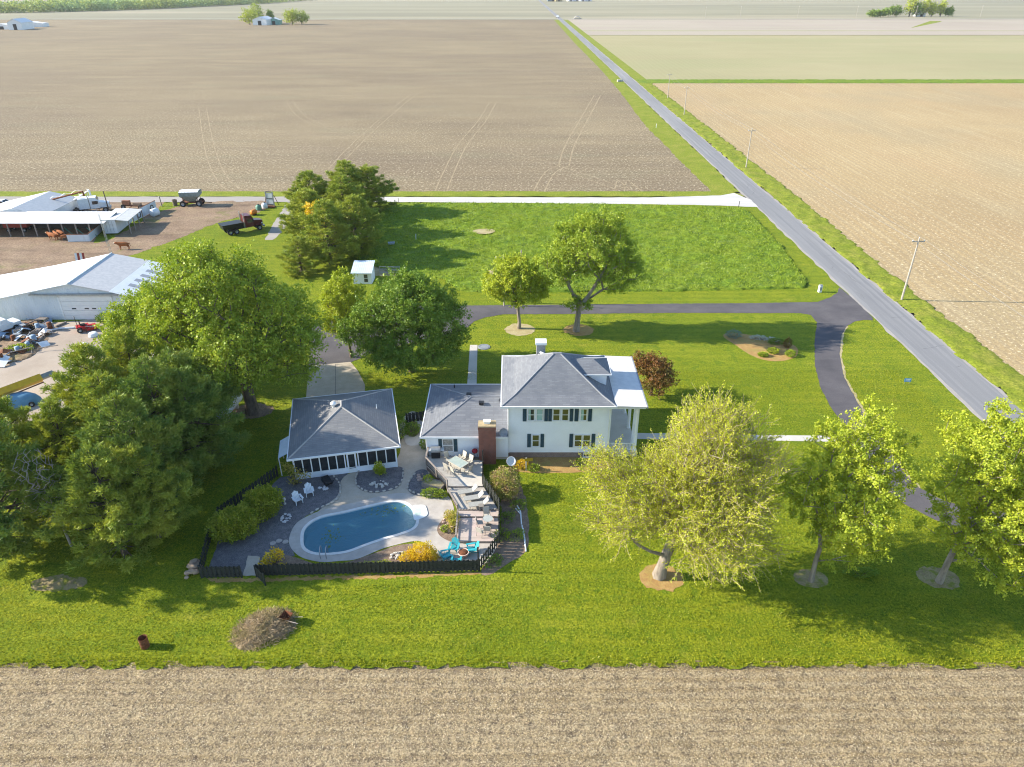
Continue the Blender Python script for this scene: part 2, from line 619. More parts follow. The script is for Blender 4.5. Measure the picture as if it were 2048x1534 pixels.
LAWN = layered('mown_grass', [(.3, (.185, .222, .010)), (.5, (.275, .300, .013)), (.72, (.36, .362, .024))], .16, rows=(1.5, R(90) + .01, (.175, .228, .010), .45),
               patches=[(.07, (.33, .33, .024), .5, .70, .75, (.5, 1.5, 1)), (.9, (.11, .185, .010), .5, .64, .75, (1, 1, 1)), (.35, (.27, .32, .02), .48, .66, .6, (.12, 3.0, 1)), (.05, (.12, .205, .012), .52, .66, .5, (1, 1, 1)), (.28, (.38, .345, .045), .60, .72, .7, (1, 1.4, 1))],
               fine=(5, (.065, .115, .005), .85), specks=(6, (.38, .40, .05), .60, .72, 1), bump=(1.0, 4.5, .16))
MEADOW = layered('long_grass', [(.3, (.13, .22, .014)), (.5, (.20, .285, .02)), (.72, (.27, .335, .03))], .25,
                 patches=[(.12, (.26, .29, .03), .5, .7, .6, (1, 1.6, 1)), (.7, (.085, .16, .035), .52, .7, .6, (1, 1.4, 1)), (.22, (.20, .26, .09), .55, .75, .5, (1, 2, 1))],
                 fine=(3.0, (.04, .085, .008), .7), bump=(.8, 4, .1))
VERGE = layered('verge_grass', [(.3, (.18, .23, .018)), (.5, (.26, .295, .028)), (.72, (.34, .33, .055))], .3,
                patches=[(.25, (.38, .33, .07), .5, .72, .6, (1, 1, 1))], fine=(3.0, (.07, .11, .008), .7), bump=(.9, 4, .12))
ASPHALT_R = layered('worn_road', [(.3, (.22, .22, .225)), (.5, (.27, .268, .27)), (.7, (.32, .316, .31))], .25, stretch=(1.2, .06, 1), rot=.024,
                    patches=[(.6, (.15, .15, .158), .55, .75, .6, (1.5, .03, 1))], fine=(12, (.12, .12, .125), .35), bump=(.3, 30, .01))
ASPHALT = layered('driveway_asphalt', [(.3, (.085, .080, .086)), (.5, (.115, .106, .112)), (.7, (.15, .138, .14))], .22,
                  patches=[(.5, (.165, .155, .155), .52, .75, .5, (.3, 1.6, 1))], fine=(10, (.06, .058, .064), .4), bump=(.3, 30, .01))
GRAVELW = layered('white_gravel', [(.3, (.44, .415, .38)), (.5, (.54, .52, .49)), (.7, (.62, .60, .57))], .25, fine=(7, (.42, .39, .36), .35), stretch=(.1, 1.5, 1), bump=(.5, 14, .02))
GRAVELG = layered('grey_gravel', [(.3, (.30, .275, .25)), (.5, (.37, .34, .31)), (.7, (.43, .40, .37))], .2, fine=(7, (.24, .22, .20), .45), stretch=(.1, 1.5, 1), bump=(.5, 14, .02))
YARD = layered('farmyard_gravel', [(.3, (.34, .275, .215)), (.5, (.42, .35, .28)), (.7, (.48, .41, .34))], .15, patches=[(.25, (.40, .31, .22), .55, .75, .6, (1, 1, 1))],
               fine=(6, (.30, .25, .21), .45), bump=(.6, 12, .03))
LOT = layered('trampled_earth', [(.3, (.23, .155, .10)), (.5, (.32, .225, .15)), (.7, (.40, .29, .19))], .2,
              patches=[(.12, (.13, .085, .062), .5, .68, .75, (.5, 1.5, 1)), (.3, (.38, .29, .17), .5, .7, .6, (.6, 1.4, 1)), (.15, (.17, .20, .04), .58, .7, .7, (1, 1, 1))],
              fine=(3, (.10, .07, .05), .55), bump=(.9, 3, .12))
CONC = layered('tan_concrete', [(.3, (.40, .345, .27)), (.5, (.47, .405, .32)), (.7, (.52, .455, .37))], .9, fine=(9, (.33, .28, .22), .3), bump=(.2, 30, .01))
CONCP = layered('pool_deck_concrete', [(.3, (.38, .345, .305)), (.5, (.45, .41, .365)), (.7, (.52, .48, .43))], 1.1, patches=[(.8, (.36, .31, .25), .52, .75, .6, (1, 1, 1))],
                fine=(9, (.45, .42, .39), .3), bump=(.25, 24, .01))
CONCW = layered('pale_concrete', [(.3, (.50, .47, .42)), (.7, (.60, .565, .51))], .8, fine=(9, (.42, .39, .35), .3), bump=(.2, 30, .01))
STONEG = layered('slate_chips', [(.3, (.13, .125, .13)), (.5, (.19, .18, .185)), (.7, (.26, .245, .24))], 2.0, fine=(16, (.05, .05, .055), .7), specks=(20, (.36, .34, .33), .6, .7, 1), bump=(.9, 18, .03))
MULCHB = layered('brown_mulch', [(.3, (.20, .14, .10)), (.5, (.29, .21, .15)), (.7, (.38, .29, .21))], 2.0, fine=(14, (.09, .06, .045), .6), bump=(.9, 14, .03))
MULCHO = layered('orange_mulch', [(.3, (.33, .20, .075)), (.5, (.44, .28, .10)), (.7, (.52, .36, .15))], 1.6, patches=[(.8, (.24, .25, .05), .5, .7, .6, (1, 1, 1))],
                 fine=(10, (.2, .11, .05), .55), bump=(.8, 10, .03))
STRAW_D = layered('dry_turf', [(.3, (.25, .19, .10)), (.5, (.34, .27, .14)), (.7, (.38, .33, .15))], 1.2, patches=[(1.5, (.20, .23, .02), .5, .62, .9, (1, 1, 1))], fine=(8, (.15, .12, .06), .5), bump=(.8, 8, .04))
STRAW = layered('dead_grass', [(.3, (.36, .29, .15)), (.5, (.46, .38, .21)), (.7, (.52, .45, .28))], 1.2, fine=(8, (.22, .19, .08), .5), bump=(.8, 8, .04))

# ------------------------------------------------------------------ outlines used by several sheets
POOL_PX = [(640, 1107), (612, 1098), (606, 1078), (612, 1055), (640, 1036), (690, 1025), (740, 1013), (785, 1004), (812, 1008), (828, 1024), (833, 1042), (826, 1056), (800, 1067), (765, 1077), (730, 1089), (690, 1103)]
pool_out = smooth(PX(POOL_PX), 5)
pcx = sum(p[0] for p in pool_out) / len(pool_out); pcy = sum(p[1] for p in pool_out) / len(pool_out)


def grown(poly, d):
    n = len(poly); out = []
    for i in range(n):
        a = poly[i - 1]; b = poly[(i + 1) % n]
        dx, dy = b[0] - a[0], b[1] - a[1]; l = math.hypot(dx, dy) or 1
        nx, ny = dy / l, -dx / l
        if nx * (poly[i][0] - pcx) + ny * (poly[i][1] - pcy) < 0:
            nx, ny = -nx, -ny
        out.append((poly[i][0] + nx * d, poly[i][1] + ny * d))
    return out


hole = grown(pool_out, .02)

# ------------------------------------------------------------------ ground, fields, roads
sheet('ground', [(-4500, -60), (4500, -60), (4500, 7000), (-4500, 7000)], -.30, SOIL_F, [hole])


def road_x(y):
    return 52.45 + (y - 86) * .0104


sheet('field_north_west', [(-1500, 157), (road_x(157) - 9, 157), (road_x(1010) - 7, 1010), (-1500, 1010)], -.02, SOIL)
sheet('field_east', [(road_x(15) + 5, 15), (900, 15), (1200, 353), (road_x(353) + 5, 353)], -.02, SOIL_E)
sheet('field_beyond_strip', [(road_x(366) + 5, 366), (1500, 366), (1500, 700), (road_x(700) + 5, 700)], -.02, SOIL_C)
sheet('field_grey', [(road_x(704) + 5, 704), (1900, 704), (1900, 1022), (road_x(1022) + 5, 1022)], -.02, SOIL_D)
sheet('far_gravel_road', [(-2500, 1024), (2500, 1036), (2500, 1042), (-2500, 1030)], -.01, GRAVELW)
sheet('grass_track', [(road_x(690) + 8, 765), (900, 765), (900, 770), (road_x(690) + 8, 770)], .0, VERGE)
sheet('grass_waterway', PX([(1822, 56), (1880, 44), (1884, 42), (1860, 42), (1826, 54)]), .0, VERGE)


def zlump(amp, sc, base=.03):
    return lambda X, Y: base + amp * np.maximum(0, fbm(X * sc, Y * sc, 3) * 1.9 - .55)


# lawn of the homestead
lawn_poly = rough_edge([(-46, 32.25), (42, 32.35), (53.0 - 4.6, 32.4), (road_x(60) - 2.4, 60), (road_x(148) - 2.4, 148.4), (-130, 148.4), (-130, 60), (-60, 32.2)], .5, .34, 3)
sheet('lawn', lawn_poly, 0.0, LAWN, [hole])

# the cloddy field in front
turf('field_front', [(-44, 20), (44, 20), (48, 32.75), (-48, 32.75)], .13,
     lambda X, Y: -.085 + .08 * fbm(X * 1.1, Y * 1.5, 2) + .13 * np.maximum(0, fbm(X * 4.4, Y * 5.6, 3) - .36) * (Y < 32.1)  + .045 * np.sin(Y * 8.3 + vnoise(X * .2, Y) * 2), SOIL_N)

# road
ry = [12, 30, 60, 90, 120, 148, 200, 300, 500, 800, 1030, 1500, 2600]
def jag(off, y0, y1, amp, seed):
    r_ = random.Random(seed); out = []; y = y0
    while y < y1:
        out.append((road_x(y) + off + r_.uniform(-amp, amp), y)); y += .8 + y * .012
    return out


sheet('road', jag(-2.5, 12, 2600, .09, 1) + jag(2.5, 12, 2600, .09, 2)[::-1], .012, ASPHALT_R)
sheet('road_shoulder', jag(-2.95, 12, 2600, .22, 3) + jag(2.95, 12, 2600, .22, 4)[::-1], .006, GRAVELG)
WORN = mat('wheel_path', (.19, .19, .197), (.23, .228, .23), .5, .9, stretch=(1, .05, 1))
for off in (-1.55, -.35, .75, 1.75):
    sheet('wheel_path', jag(off - .24, 14, 240, .10, 5) + jag(off + .24, 14, 240, .10, 6)[::-1], .0135, WORN)
TAR = mat('tar_patch', (.11, .11, .115), (.14, .14, .145), 2, .85)
rr_ = random.Random(12)
for i in range(26):
    y = 40 + rr_.random() ** 1.5 * 190; x = road_x(y) + rr_.uniform(-2, 2)
    pts = [(x, y)]
    for k in range(5):
        pts.append((pts[-1][0] + rr_.uniform(-.5, .5) + (.7 if i % 3 else 0), pts[-1][1] + rr_.uniform(.2, 1.2) * (1 if i % 3 == 0 else .3)))
    pts = [p for p in pts if abs(p[0] - road_x(p[1])) < 2.35]
    if len(pts) > 2:
        ribbon('tar_seam', pts, .06, .0165 + i * 1e-5, TAR)
edge_w = [(road_x(y) - 3.0, y) for y in (157, 240, 330, 430, 600, 1010)]
edge_wl = [(road_x(y) - d, y) for y, d in ((1010, 9), (600, 9.5), (430, 8.5), (330, 9), (240, 11), (170, 9.5), (157, 9.2))]
sheet('verge_west', rough_edge(edge_w + edge_wl, 2.0, .3, 4), .002, VERGE)
ve = [(road_x(y) + 3.0, y) for y in (15, 60, 100, 150, 220, 353)]
vw = [(road_x(y) + d, y) for y, d in ((353, 9), (220, 8.6), (150, 8.2), (100, 7.2), (60, 7.4), (15, 8))]
turf('verge_east', rough_edge(ve + vw, 1.5, .45, 5), .4, lambda X, Y: .03 + .45 * np.maximum(0, fbm(X * .8, Y * .55, 3) - .30), VERGE)
sheet('verge_east_far', [(road_x(353) + 3, 353), (road_x(1010) + 3, 1010), (road_x(1010) + 9, 1010), (road_x(353) + 9, 353)], .0, VERGE)
turf('grass_strip', [(road_x(353) + 4, 352.5), (700, 352.5), (700, 367), (road_x(353) + 4, 367)], 1.2, lambda X, Y: .03 + .30 * fbm(X * .5, Y * .5, 2), MEADOW)
sheet('verge_gravel_road', rough_edge([(-200, 153), (road_x(157) - 3, 153.2), (road_x(157) - 5, 157.6), (-200, 157.2)], 1.5, .25, 8), .004, VERGE)

gr = PX([(770, 394), (1000, 394.5), (1300, 395), (1440, 391), (1468, 386), (1503, 400), (1516, 414), (1490, 413.5), (1440, 411), (1300, 408.5), (1000, 405.5), (770, 404)])
sheet('gravel_road', rough_edge(gr, 1.6, .12, 9), .020, GRAVELW)
sheet('gravel_road_west', rough_edge([(-220, 148.4), (-26.6, 148.6), (-27.2, 152.9), (-220, 153.2)], 2, .15, 11), .018, GRAVELG)
sheet('farm_lane', rough_edge(PX([(575, 405), (592, 405), (600, 425), (575, 455), (545, 480), (530, 480), (552, 440)]), 1, .2, 12), .014, GRAVELG)

# meadow
mead = PX([(775, 409), (900, 407), (1200, 409), (1480, 417), (1500, 425), (1560, 490), (1614, 566), (1608, 577), (1300, 583), (1000, 585), (925, 583), (880, 556), (800, 552), (700, 515), (730, 470)])
turf('meadow', rough_edge(mead, 1.2, .15, 14), .30, lambda X, Y: .10 + .50 * np.maximum(0, fbm(X * .75, Y * .75, 3) - .30) + .12 * vnoise(X * 2.6, Y * 2.6), MEADOW)
for i, (q, c) in enumerate((((968, 466), STRAW), ((1000, 548), STRAW))):
    x, y = G(*q)
    sheet('bare_patch', rough_edge([(x + 1.6 * math.cos(a) * 1.3, y + 1.6 * math.sin(a)) for a in np.linspace(0, 6.1, 10)], .4, .15, 20 + i), .34, c)

# drive
drive = PX([(1679, 575), (1674, 586), (1662, 594), (1636, 604), (1500, 606.5), (1340, 607.5), (1150, 609), (950, 611), (850, 612), (700, 618), (640, 640), (624, 655), (617, 733), (701, 725), (760, 700), (900, 668), (935, 655), (948, 643), (970, 635), (1005, 629), (1150, 628), (1340, 626), (1600, 626.5), (1622, 630), (1634, 645), (1631, 665), (1629, 690), (1630, 733), (1641, 776), (1662, 815), (1700, 870), (1735, 920), (1760, 960), (1785, 991), (1810, 1009), (1870, 1040), (1960, 1072), (2060, 1090),
            (2140, 1040), (2048, 1030), (1960, 1020), (1890, 1003), (1838, 976), (1804, 941), (1776, 901), (1740, 850), (1709, 793), (1688, 755), (1679, 708), (1684, 669), (1694, 652), (1710, 643), (1727, 640), (1746, 641), (1744, 634), (1712, 603), (1686, 580)])
sheet('driveway', rough_edge(drive, .5, .06, 30), .018, ASPHALT)
sheet('driveway_dry_edge', rough_edge(grown_drive := [(x, y) for x, y in PX([(1690, 646), (1680, 669), (1675, 708), (1684, 757), (1706, 795), (1737, 852), (1773, 903), (1801, 943), (1836, 978), (1842, 976), (1808, 939), (1780, 899), (1744, 848), (1714, 792), (1692, 753), (1683, 708), (1688, 669), (1697, 654)])], .5, .12, 31), .010, STRAW)
sheet('garage_apron', PX([(617, 732), (701, 724), (716, 742), (730, 770), (729, 800), (612, 800)]), .024, CONC)
ribbon('apron_joint', [G(671, 728), G(671, 790)], .05, .028, STONEG)
sheet('walkway_back', PX([(940, 690), (955, 690), (953, 775), (934, 775)]), .018, CONCW)
sheet('walkway_front', PX([(1270, 866), (1520, 870), (1690, 872), (1692, 884), (1520, 881), (1270, 878)]), .014, CONCW)

# farm side
lot = rough_edge(smooth(PX([(-120, 470), (60, 474), (200, 485), (260, 455), (330, 420), (440, 402), (545, 404), (520, 424), (430, 448), (330, 488), (180, 532), (0, 560), (-120, 570)]), 3), 1.0, .4, 41)
turf('cattle_lot', lot, .4, lambda X, Y: .012 + .16 * np.maximum(0, fbm(X * .7, Y * .7, 3) - .35), LOT)
sheet('shed_floor', PX([(-120, 440), (210, 440), (185, 490), (0, 492), (-120, 492)]), .006, LOT)
sheet('machinery_ground', rough_edge(PX([(-120, 404), (330, 403), (300, 435), (210, 440), (-120, 440)]), 1, .2, 43), .008, LOT)
yard = rough_edge(smooth(PX([(-150, 640), (40, 660), (110, 645), (230, 640), (330, 660), (300, 740), (150, 830), (0, 850), (-150, 850)]), 3), .8, .25, 42)
sheet('farmyard', yard, .010, YARD)

# pool surrounds
sheet('slate_bed', rough_edge(PX([(410, 1152), (482, 1152), (505, 1140), (540, 1120), (590, 1112), (577, 1085), (588, 1052), (612, 1032), (650, 1014), (690, 1000), (700, 955), (690, 935), (560, 955), (530, 985), (450, 1050)]), .4, .06, 51), .010, STONEG)
sheet('patio', smooth(PX([(682, 962), (676, 990), (655, 1008), (632, 1028), (665, 1021), (720, 1008), (770, 996), (812, 994), (855, 1006), (900, 1000), (880, 990), (845, 985), (858, 950), (868, 905), (852, 870), (838, 830), (820, 824), (800, 850), (800, 905), (770, 935), (705, 945)]), 4), .014, CONC)
deck_out = smooth(PX([(640, 1124), (598, 1112), (578, 1085), (590, 1050), (620, 1030), (660, 1016), (720, 1003), (770, 990), (812, 987), (855, 1000), (893, 990), (908, 1018), (900, 1040), (876, 1060), (855, 1085), (830, 1082), (770, 1096), (715, 1118), (680, 1122)]), 5)
sheet('pool_deck', deck_out, .020, CONCP, [hole])
sheet('fire_pit_pad', smooth(PX([(850, 1085), (872, 1058), (893, 1075), (930, 1088), (990, 1082), (985, 1110), (955, 1135), (880, 1137), (866, 1110)]), 4), .024, CONCP)
bedA = smooth(PX([(722, 936), (712, 955), (716, 975), (742, 986), (785, 980), (803, 965), (807, 938), (780, 932)]), 5)
bedB = smooth(PX([(833, 942), (822, 958), (816, 980), (835, 992), (890, 996), (885, 975), (862, 955), (852, 940)]), 5)
bedC = smooth(PX([(912, 1022), (890, 1035), (875, 1055), (880, 1072), (905, 1085), (918, 1080), (914, 1050)]), 5)
bedD = smooth(PX([(520, 1148), (545, 1110), (580, 1112), (640, 1130), (690, 1126), (745, 1108), (800, 1090), (850, 1092), (872, 1130), (860, 1140), (700, 1146)]), 5)
sheet('planting_bed_stone', bedA, .026, STONEG)
sheet('planting_bed_deck', bedB, .026, STONEG)
sheet('planting_bed_rocks', bedC, .032, MULCHB)
sheet('planting_bed_front', bedD, .026, MULCHB)
sheet('gate_path', rough_edge(PX([(496, 1112), (520, 1114), (512, 1152), (486, 1152)]), .3, .05, 55), .034, CONC)
sheet('bed_house', rough_edge(smooth(PX([(1015, 918), (1030, 942), (1080, 946), (1150, 945), (1215, 938), (1225, 912), (1100, 908)]), 3), .4, .1, 56), .014, MULCHO)
sheet('mulch_fence', rough_edge(PX([(412, 1156), (520, 1157), (960, 1143), (985, 1147), (900, 1152), (700, 1158), (520, 1163), (425, 1164)]), .2, .16, 57), .006, MULCHO)
sheet('bed_lilac', rough_edge(smooth(PX([(985, 945), (1030, 950), (1052, 1000), (1058, 1060), (1050, 1105), (1010, 1130), (980, 1150), (962, 1140), (1000, 1070), (1000, 990)]), 3), .4, .12, 58), .008, MULCHB)


def ring(px, py, rx, ry, m, seed, name='mulch_ring'):
    x, y = G(px, py)
    return sheet(name, rough_edge([(x + rx * math.cos(a), y + ry * math.sin(a)) for a in np.linspace(0, 2 * math.pi, 18)[:-1]], .25, .20, seed), .010 + seed * .0001, m)


ring(1040, 659, 2.0, 1.9, STRAW, 61); ring(1157, 660, 2.0, 1.8, MULCHO, 62); ring(1322, 1155, 1.7, 1.4, MULCHO, 63)
ring(1622, 1157, 1.3, 1.0, STRAW_D, 64); ring(1876, 1155, 1.6, 1.2, STRAW_D, 65)
ring(118, 1167, 2.2, .85, STRAW_D, 66, 'dead_patch'); ring(505, 822, 2.2, 1.6, MULCHB, 67)
sheet('garden_bed', rough_edge(smooth(PX([(1446, 672), (1462, 665), (1500, 670), (1545, 677), (1590, 692), (1594, 710), (1575, 720), (1540, 722), (1505, 712), (1470, 690)]), 4), .4, .1, 70), .012, MULCHO)
sheet('straw_patch', rough_edge(PX([(728, 527), (800, 526), (830, 540), (805, 552), (735, 552)]), .5, .2, 71), .012, STRAW)
sheet('walk_ring', smooth(PX([(822, 826), (838, 832), (850, 860), (846, 885), (815, 890), (806, 860), (810, 835)]), 4), .022, CONCW)
sheet('ring_bed', smooth(PX([(815, 845), (832, 845), (838, 866), (825, 874), (812, 866)]), 4), .030, MULCHB)

# tyre tracks pressed into the big field
TRACK = mat('pressed_soil', (.36, .285, .175), (.26, .198, .118), .35, .95, bump=.4, lo=.4, hi=.6)


def track(px, gap=2.2, wd=.45):
    wd *= .8
    c = smooth(PX(px), 8, False)
    for s in (-1, 1):
        pts = []
        for i, p in enumerate(c):
            a = c[max(i - 1, 0)]; b = c[min(i + 1, len(c) - 1)]
            dx, dy = b[0] - a[0], b[1] - a[1]; l = math.hypot(dx, dy) or 1
            pts.append((p[0] - dy / l * gap / 2 * s, p[1] + dx / l * gap / 2 * s))
        ribbon('tyre_track', pts, wd, -.012, TRACK)


track([(405, 215), (418, 290), (440, 350), (475, 380), (560, 388)], 2.6, .35)
track([(578, 200), (600, 230), (640, 250), (690, 260)], 2.6, .3)
track([(985, 205), (965, 240), (925, 290), (895, 350), (880, 388)], 2.6, .4)
track([(1130, 330), (1100, 345), (1075, 388)], 2.4, .4)
track([(1280, 388), (1265, 375), (1245, 362), (1238, 388)], 2.2, .35)
track([(1010, 300), (1150, 345), (1260, 385)], 2.4, .3)
track([(640, 372), (700, 300), (770, 235), (830, 185)], 2.4, .3)
track([(1195, 190), (1170, 235), (1140, 290), (1128, 330)], 2.6, .5)

# ------------------------------------------------------------------ swimming pool
pool = thing('swimming_pool', 'kidney shaped in-ground swimming pool with white coping and blue water', 'pool', (pcx, pcy, 0))
n = len(pool_out)
LINER = mat('pool_liner', (.40, .62, .72), (.34, .56, .67), 1.5, .5)
loc = [(x - pcx, y - pcy) for x, y in pool_out]
mb = MB()
v = [(x, y, .0) for x, y in loc] + [(x * .985, y * .985, -.9) for x, y in loc] + [(x * .6, y * .6, -1.7) for x, y in loc] + [(0, 0, -1.8)]
f = []
ccw = sum(loc[i][0] * loc[(i + 1) % n][1] - loc[(i + 1) % n][0] * loc[i][1] for i in range(n)) > 0
for r_ in range(2):
    for i in range(n):
        q = (r_ * n + i, (r_ + 1) * n + i, (r_ + 1) * n + (i + 1) % n, r_ * n + (i + 1) % n)
        f.append(q if ccw else q[::-1])
for i in range(n):
    f.append((2 * n + i, 3 * n, 2 * n + (i + 1) % n))
mb.add(v, f).build('basin', LINER, pool)
cop = MB()
go = [(x - pcx, y - pcy) for x, y in grown(pool_out, .22)]
gi = [(x - pcx, y - pcy) for x, y in grown(pool_out, -.04)]
v = [(x, y, .022) for x, y in go] + [(x, y, .045) for x, y in go] + [(x, y, .045) for x, y in gi] + [(x, y, -.03) for x, y in gi]
f = [(r_ * n + i, r_ * n + (i + 1) % n, (r_ + 1) * n + (i + 1) % n, (r_ + 1) * n + i) for r_ in range(3) for i in range(n)]
cop.add(v, f).build('coping', mat('pool_coping', (.70, .69, .66), (.62, .61, .58), 2, .6), pool)
m, t, b = nodes('pool_water')
t.nodes.remove(b)
tr = t.nodes.new('ShaderNodeBsdfTransparent'); tr.inputs[0].default_value = (.52, .83, .92, 1)
gl = t.nodes.new('ShaderNodeBsdfGlossy'); gl.inputs['Roughness'].default_value = .06
fr = t.nodes.new('ShaderNodeFresnel'); fr.inputs['IOR'].default_value = 1.33
bp = t.nodes.new('ShaderNodeBump'); bp.inputs['Strength'].default_value = 1.0; bp.inputs['Distance'].default_value = .22
t.links.new(noise(t, pos(t, (1, 1.8, 1)), 5.5, 4, .65), bp.inputs['Height'])
t.links.new(bp.outputs[0], gl.inputs['Normal']); t.links.new(bp.outputs[0], fr.inputs['Normal'])
df = t.nodes.new('ShaderNodeBsdfDiffuse'); df.inputs[0].default_value = (.12, .36, .48, 1)
t.links.new(bp.outputs[0], df.inputs['Normal'])
m0 = t.nodes.new('ShaderNodeMixShader'); m0.inputs[0].default_value = .42
t.links.new(tr.outputs[0], m0.inputs[1]); t.links.new(df.outputs[0], m0.inputs[2])
mx = t.nodes.new('ShaderNodeMixShader')
t.links.new(fr.outputs[0], mx.inputs[0]); t.links.new(m0.outputs[0], mx.inputs[1]); t.links.new(gl.outputs[0], mx.inputs[2])
t.links.new(mx.outputs[0], t.nodes['Material Output'].inputs[0])
WATER = m
me = sheet('water', [(x, y) for x, y in gi], -.10, WATER, parent=pool)
rng = random.Random(4)
fl = MB()
for i in range(110):
    if i < 60:
        q = G(rng.gauss(765, 22), rng.gauss(1019, 6))
    else:
        q = G(rng.gauss(665, 10), rng.gauss(1072, 9))
    if inside(pool_out, np.array([q[0]]), np.array([q[1]]))[0]:
        a = rng.random() * 6; s = rng.uniform(.05, .10)
        x, y = q[0] - pcx, q[1] - pcy
        fl.add([(x + s * math.cos(a + k * 1.57) * (1 if k % 2 else .6), y + s * math.sin(a + k * 1.57), -.094 + i * 1e-5) for k in range(4)], [(0, 1, 2, 3)])
o = fl.build('floating_leaves', leafmat('wet_leaf', (.12, .22, .03), (.25, .30, .06)), pool)
o['kind'] = 'stuff'
# entry step at the end of the pool
sx, sy = G(832, 1024)
st = MB()
q = smooth(PX([(825, 1013), (836, 1011), (847, 1011), (852, 1014), (855, 1024), (855, 1030), (850, 1035), (836, 1040), (829, 1040), (826, 1030)]), 2)
ql = [(x - pcx, y - pcy) for x, y in q]
st.prism(ql, .024, .075)
st.build('entry_step', mat('white_fibreglass', (.78, .79, .78), (.70, .74, .72), 2, .35), pool)
qi = [(x - pcx, y - pcy) for x, y in smooth(PX([(829, 1018), (840, 1017), (843, 1024), (840, 1031), (833, 1033), (829, 1027)]), 4)]
MB().prism(qi, .076, .080).build('step_tread', mat('green_fibreglass', (.50, .62, .52), (.62, .70, .62), 3, .35), pool)
for i, (a, b_) in enumerate((((641, 1117), (643, 1103)), ((653, 1117), (655, 1103)))):
    x, y = G(*a); x2, y2 = G(*b_)
    x -= pcx; y -= pcy; x2 -= pcx; y2 -= pcy
    MB().tube(smooth([(x, y, .02), (x, y, .55), (x * .6 + x2 * .4, y * .6 + y2 * .4, .78), (x2, y2, .6), (x2, y2 + .1, -.3)], 4, False), .035, 6).build('handrail', STEEL, pool, True)

# ------------------------------------------------------------------ building helpers
def lap(mb, p0, p1, z0, z1, e=.2, proud=.018):
    """lap siding: overlapping boards on the wall from p0 to p1 (outside on the right hand)"""
    dx, dy = p1[0] - p0[0], p1[1] - p0[1]
    L = math.hypot(dx, dy); nx, ny = dy / L, -dx / L
    z = z0
    while z < z1 - 1e-6:
        zt = min(z + e, z1)
        a = [(p0[0] + nx * proud, p0[1] + ny * proud, z), (p1[0] + nx * proud, p1[1] + ny * proud, z), (p1[0], p1[1], zt), (p0[0], p0[1], zt)]
        bq = [(p0[0], p0[1], z), (p1[0], p1[1], z), a[1], a[0]]
        mb.add(a + bq, [(0, 1, 2, 3), (4, 5, 6, 7)])
        z = zt
    return mb


def hip(mb, x0, x1, y0, y1, ze, rx0, rx1, ry0, ry1, zr, flare=0.0, fz=0.0):
    """hip roof over a rectangle with its ridge; flare = share of the run with a gentler slope"""
    lv = [[(x0, y0, ze), (x1, y0, ze), (x1, y1, ze), (x0, y1, ze)]]
    rid = [(rx0, ry0, zr), (rx1, ry0, zr), (rx1, ry1, zr), (rx0, ry1, zr)]
    if flare:
        lv.append([tuple(a + (b - a) * flare for a, b in zip(p[:2], q[:2])) + (ze + (zr - ze) * fz,) for p, q in zip(lv[0], rid)])
    lv.append(rid)
    v = [p for l in lv for p in l]; f = []
    for k in range(len(lv) - 1):
        for i in range(4):
            f.append((k * 4 + i, k * 4 + (i + 1) % 4, (k + 1) * 4 + (i + 1) % 4, (k + 1) * 4 + i))
    return mb.add(v, f)


def eaves(mb, x0, x1, y0, y1, z, h=.18, t=.10):
    """fascia and gutter round a rectangle plus the soffit"""
    mb.b2((x0 - t, y0 - t, z - h), (x1 + t, y0, z + .03)); mb.b2((x0 - t, y1, z - h), (x1 + t, y1 + t, z + .03))
    mb.b2((x0 - t, y0, z - h), (x0, y1, z + .03)); mb.b2((x1, y0, z - h), (x1 + t, y1, z + .03))
    mb.b2((x0, y0, z - h), (x1, y1, z - h + .04))
    return mb


def local(root):
    x, y, z = root.location
    def P(name, mb, m, parent=None, sm=False):
        mb.v = [(a - x, b - y, c - z) for a, b, c in mb.v]
        return mb.build(name, m, parent or root, sm)
    return P


SHUTTER = mat('slate_blue_shutter', (.035, .075, .095), (.06, .105, .125), 6, .55)
CURTAIN = mat('pale_curtain', (.30, .48, .45), (.40, .55, .52), 3, .8)
GLASSB = mat('brown_reflecting_glass', (.075, .075, .025), (.13, .12, .045), 1.2, .08, 0, .8)


def window_s(P, x0, x1, z0, z1, y, glass=GLASS, curtain=0, mid=True, root=None):
    fw = .07
    fr_ = MB()
    fr_.b2((x0 - fw, y - .07, z0 - fw), (x1 + fw, y - .002, z0)).b2((x0 - fw, y - .07, z1), (x1 + fw, y - .002, z1 + fw))
    fr_.b2((x0 - fw, y - .07, z0), (x0, y - .002, z1)).b2((x1, y - .07, z0), (x1 + fw, y - .002, z1))
    if mid:
        fr_.b2((x0, y - .055, (z0 + z1) / 2 - .03), (x1, y - .012, (z0 + z1) / 2 + .03))
    fr_.b2((x0 - fw - .03, y - .11, z0 - fw - .04), (x1 + fw + .03, y - .002, z0 - fw))
    w_ = P('window', fr_, TRIM)
    for a, b in (((z0, (z0 + z1) / 2 - .03), ((z0 + z1) / 2 + .03, z1)) if mid else ((z0, z1),)):
        P('pane', MB().b2((x0, y - .03, a), (x1, y - .022, b)), glass, w_)
    if curtain:
        cw = (x1 - x0) * curtain
        P('curtain', MB().b2((x0 + .02, y - .036, z0 + .03), (x0 + cw, y - .0315, z1 - .03)), CURTAIN, w_)
    return w_


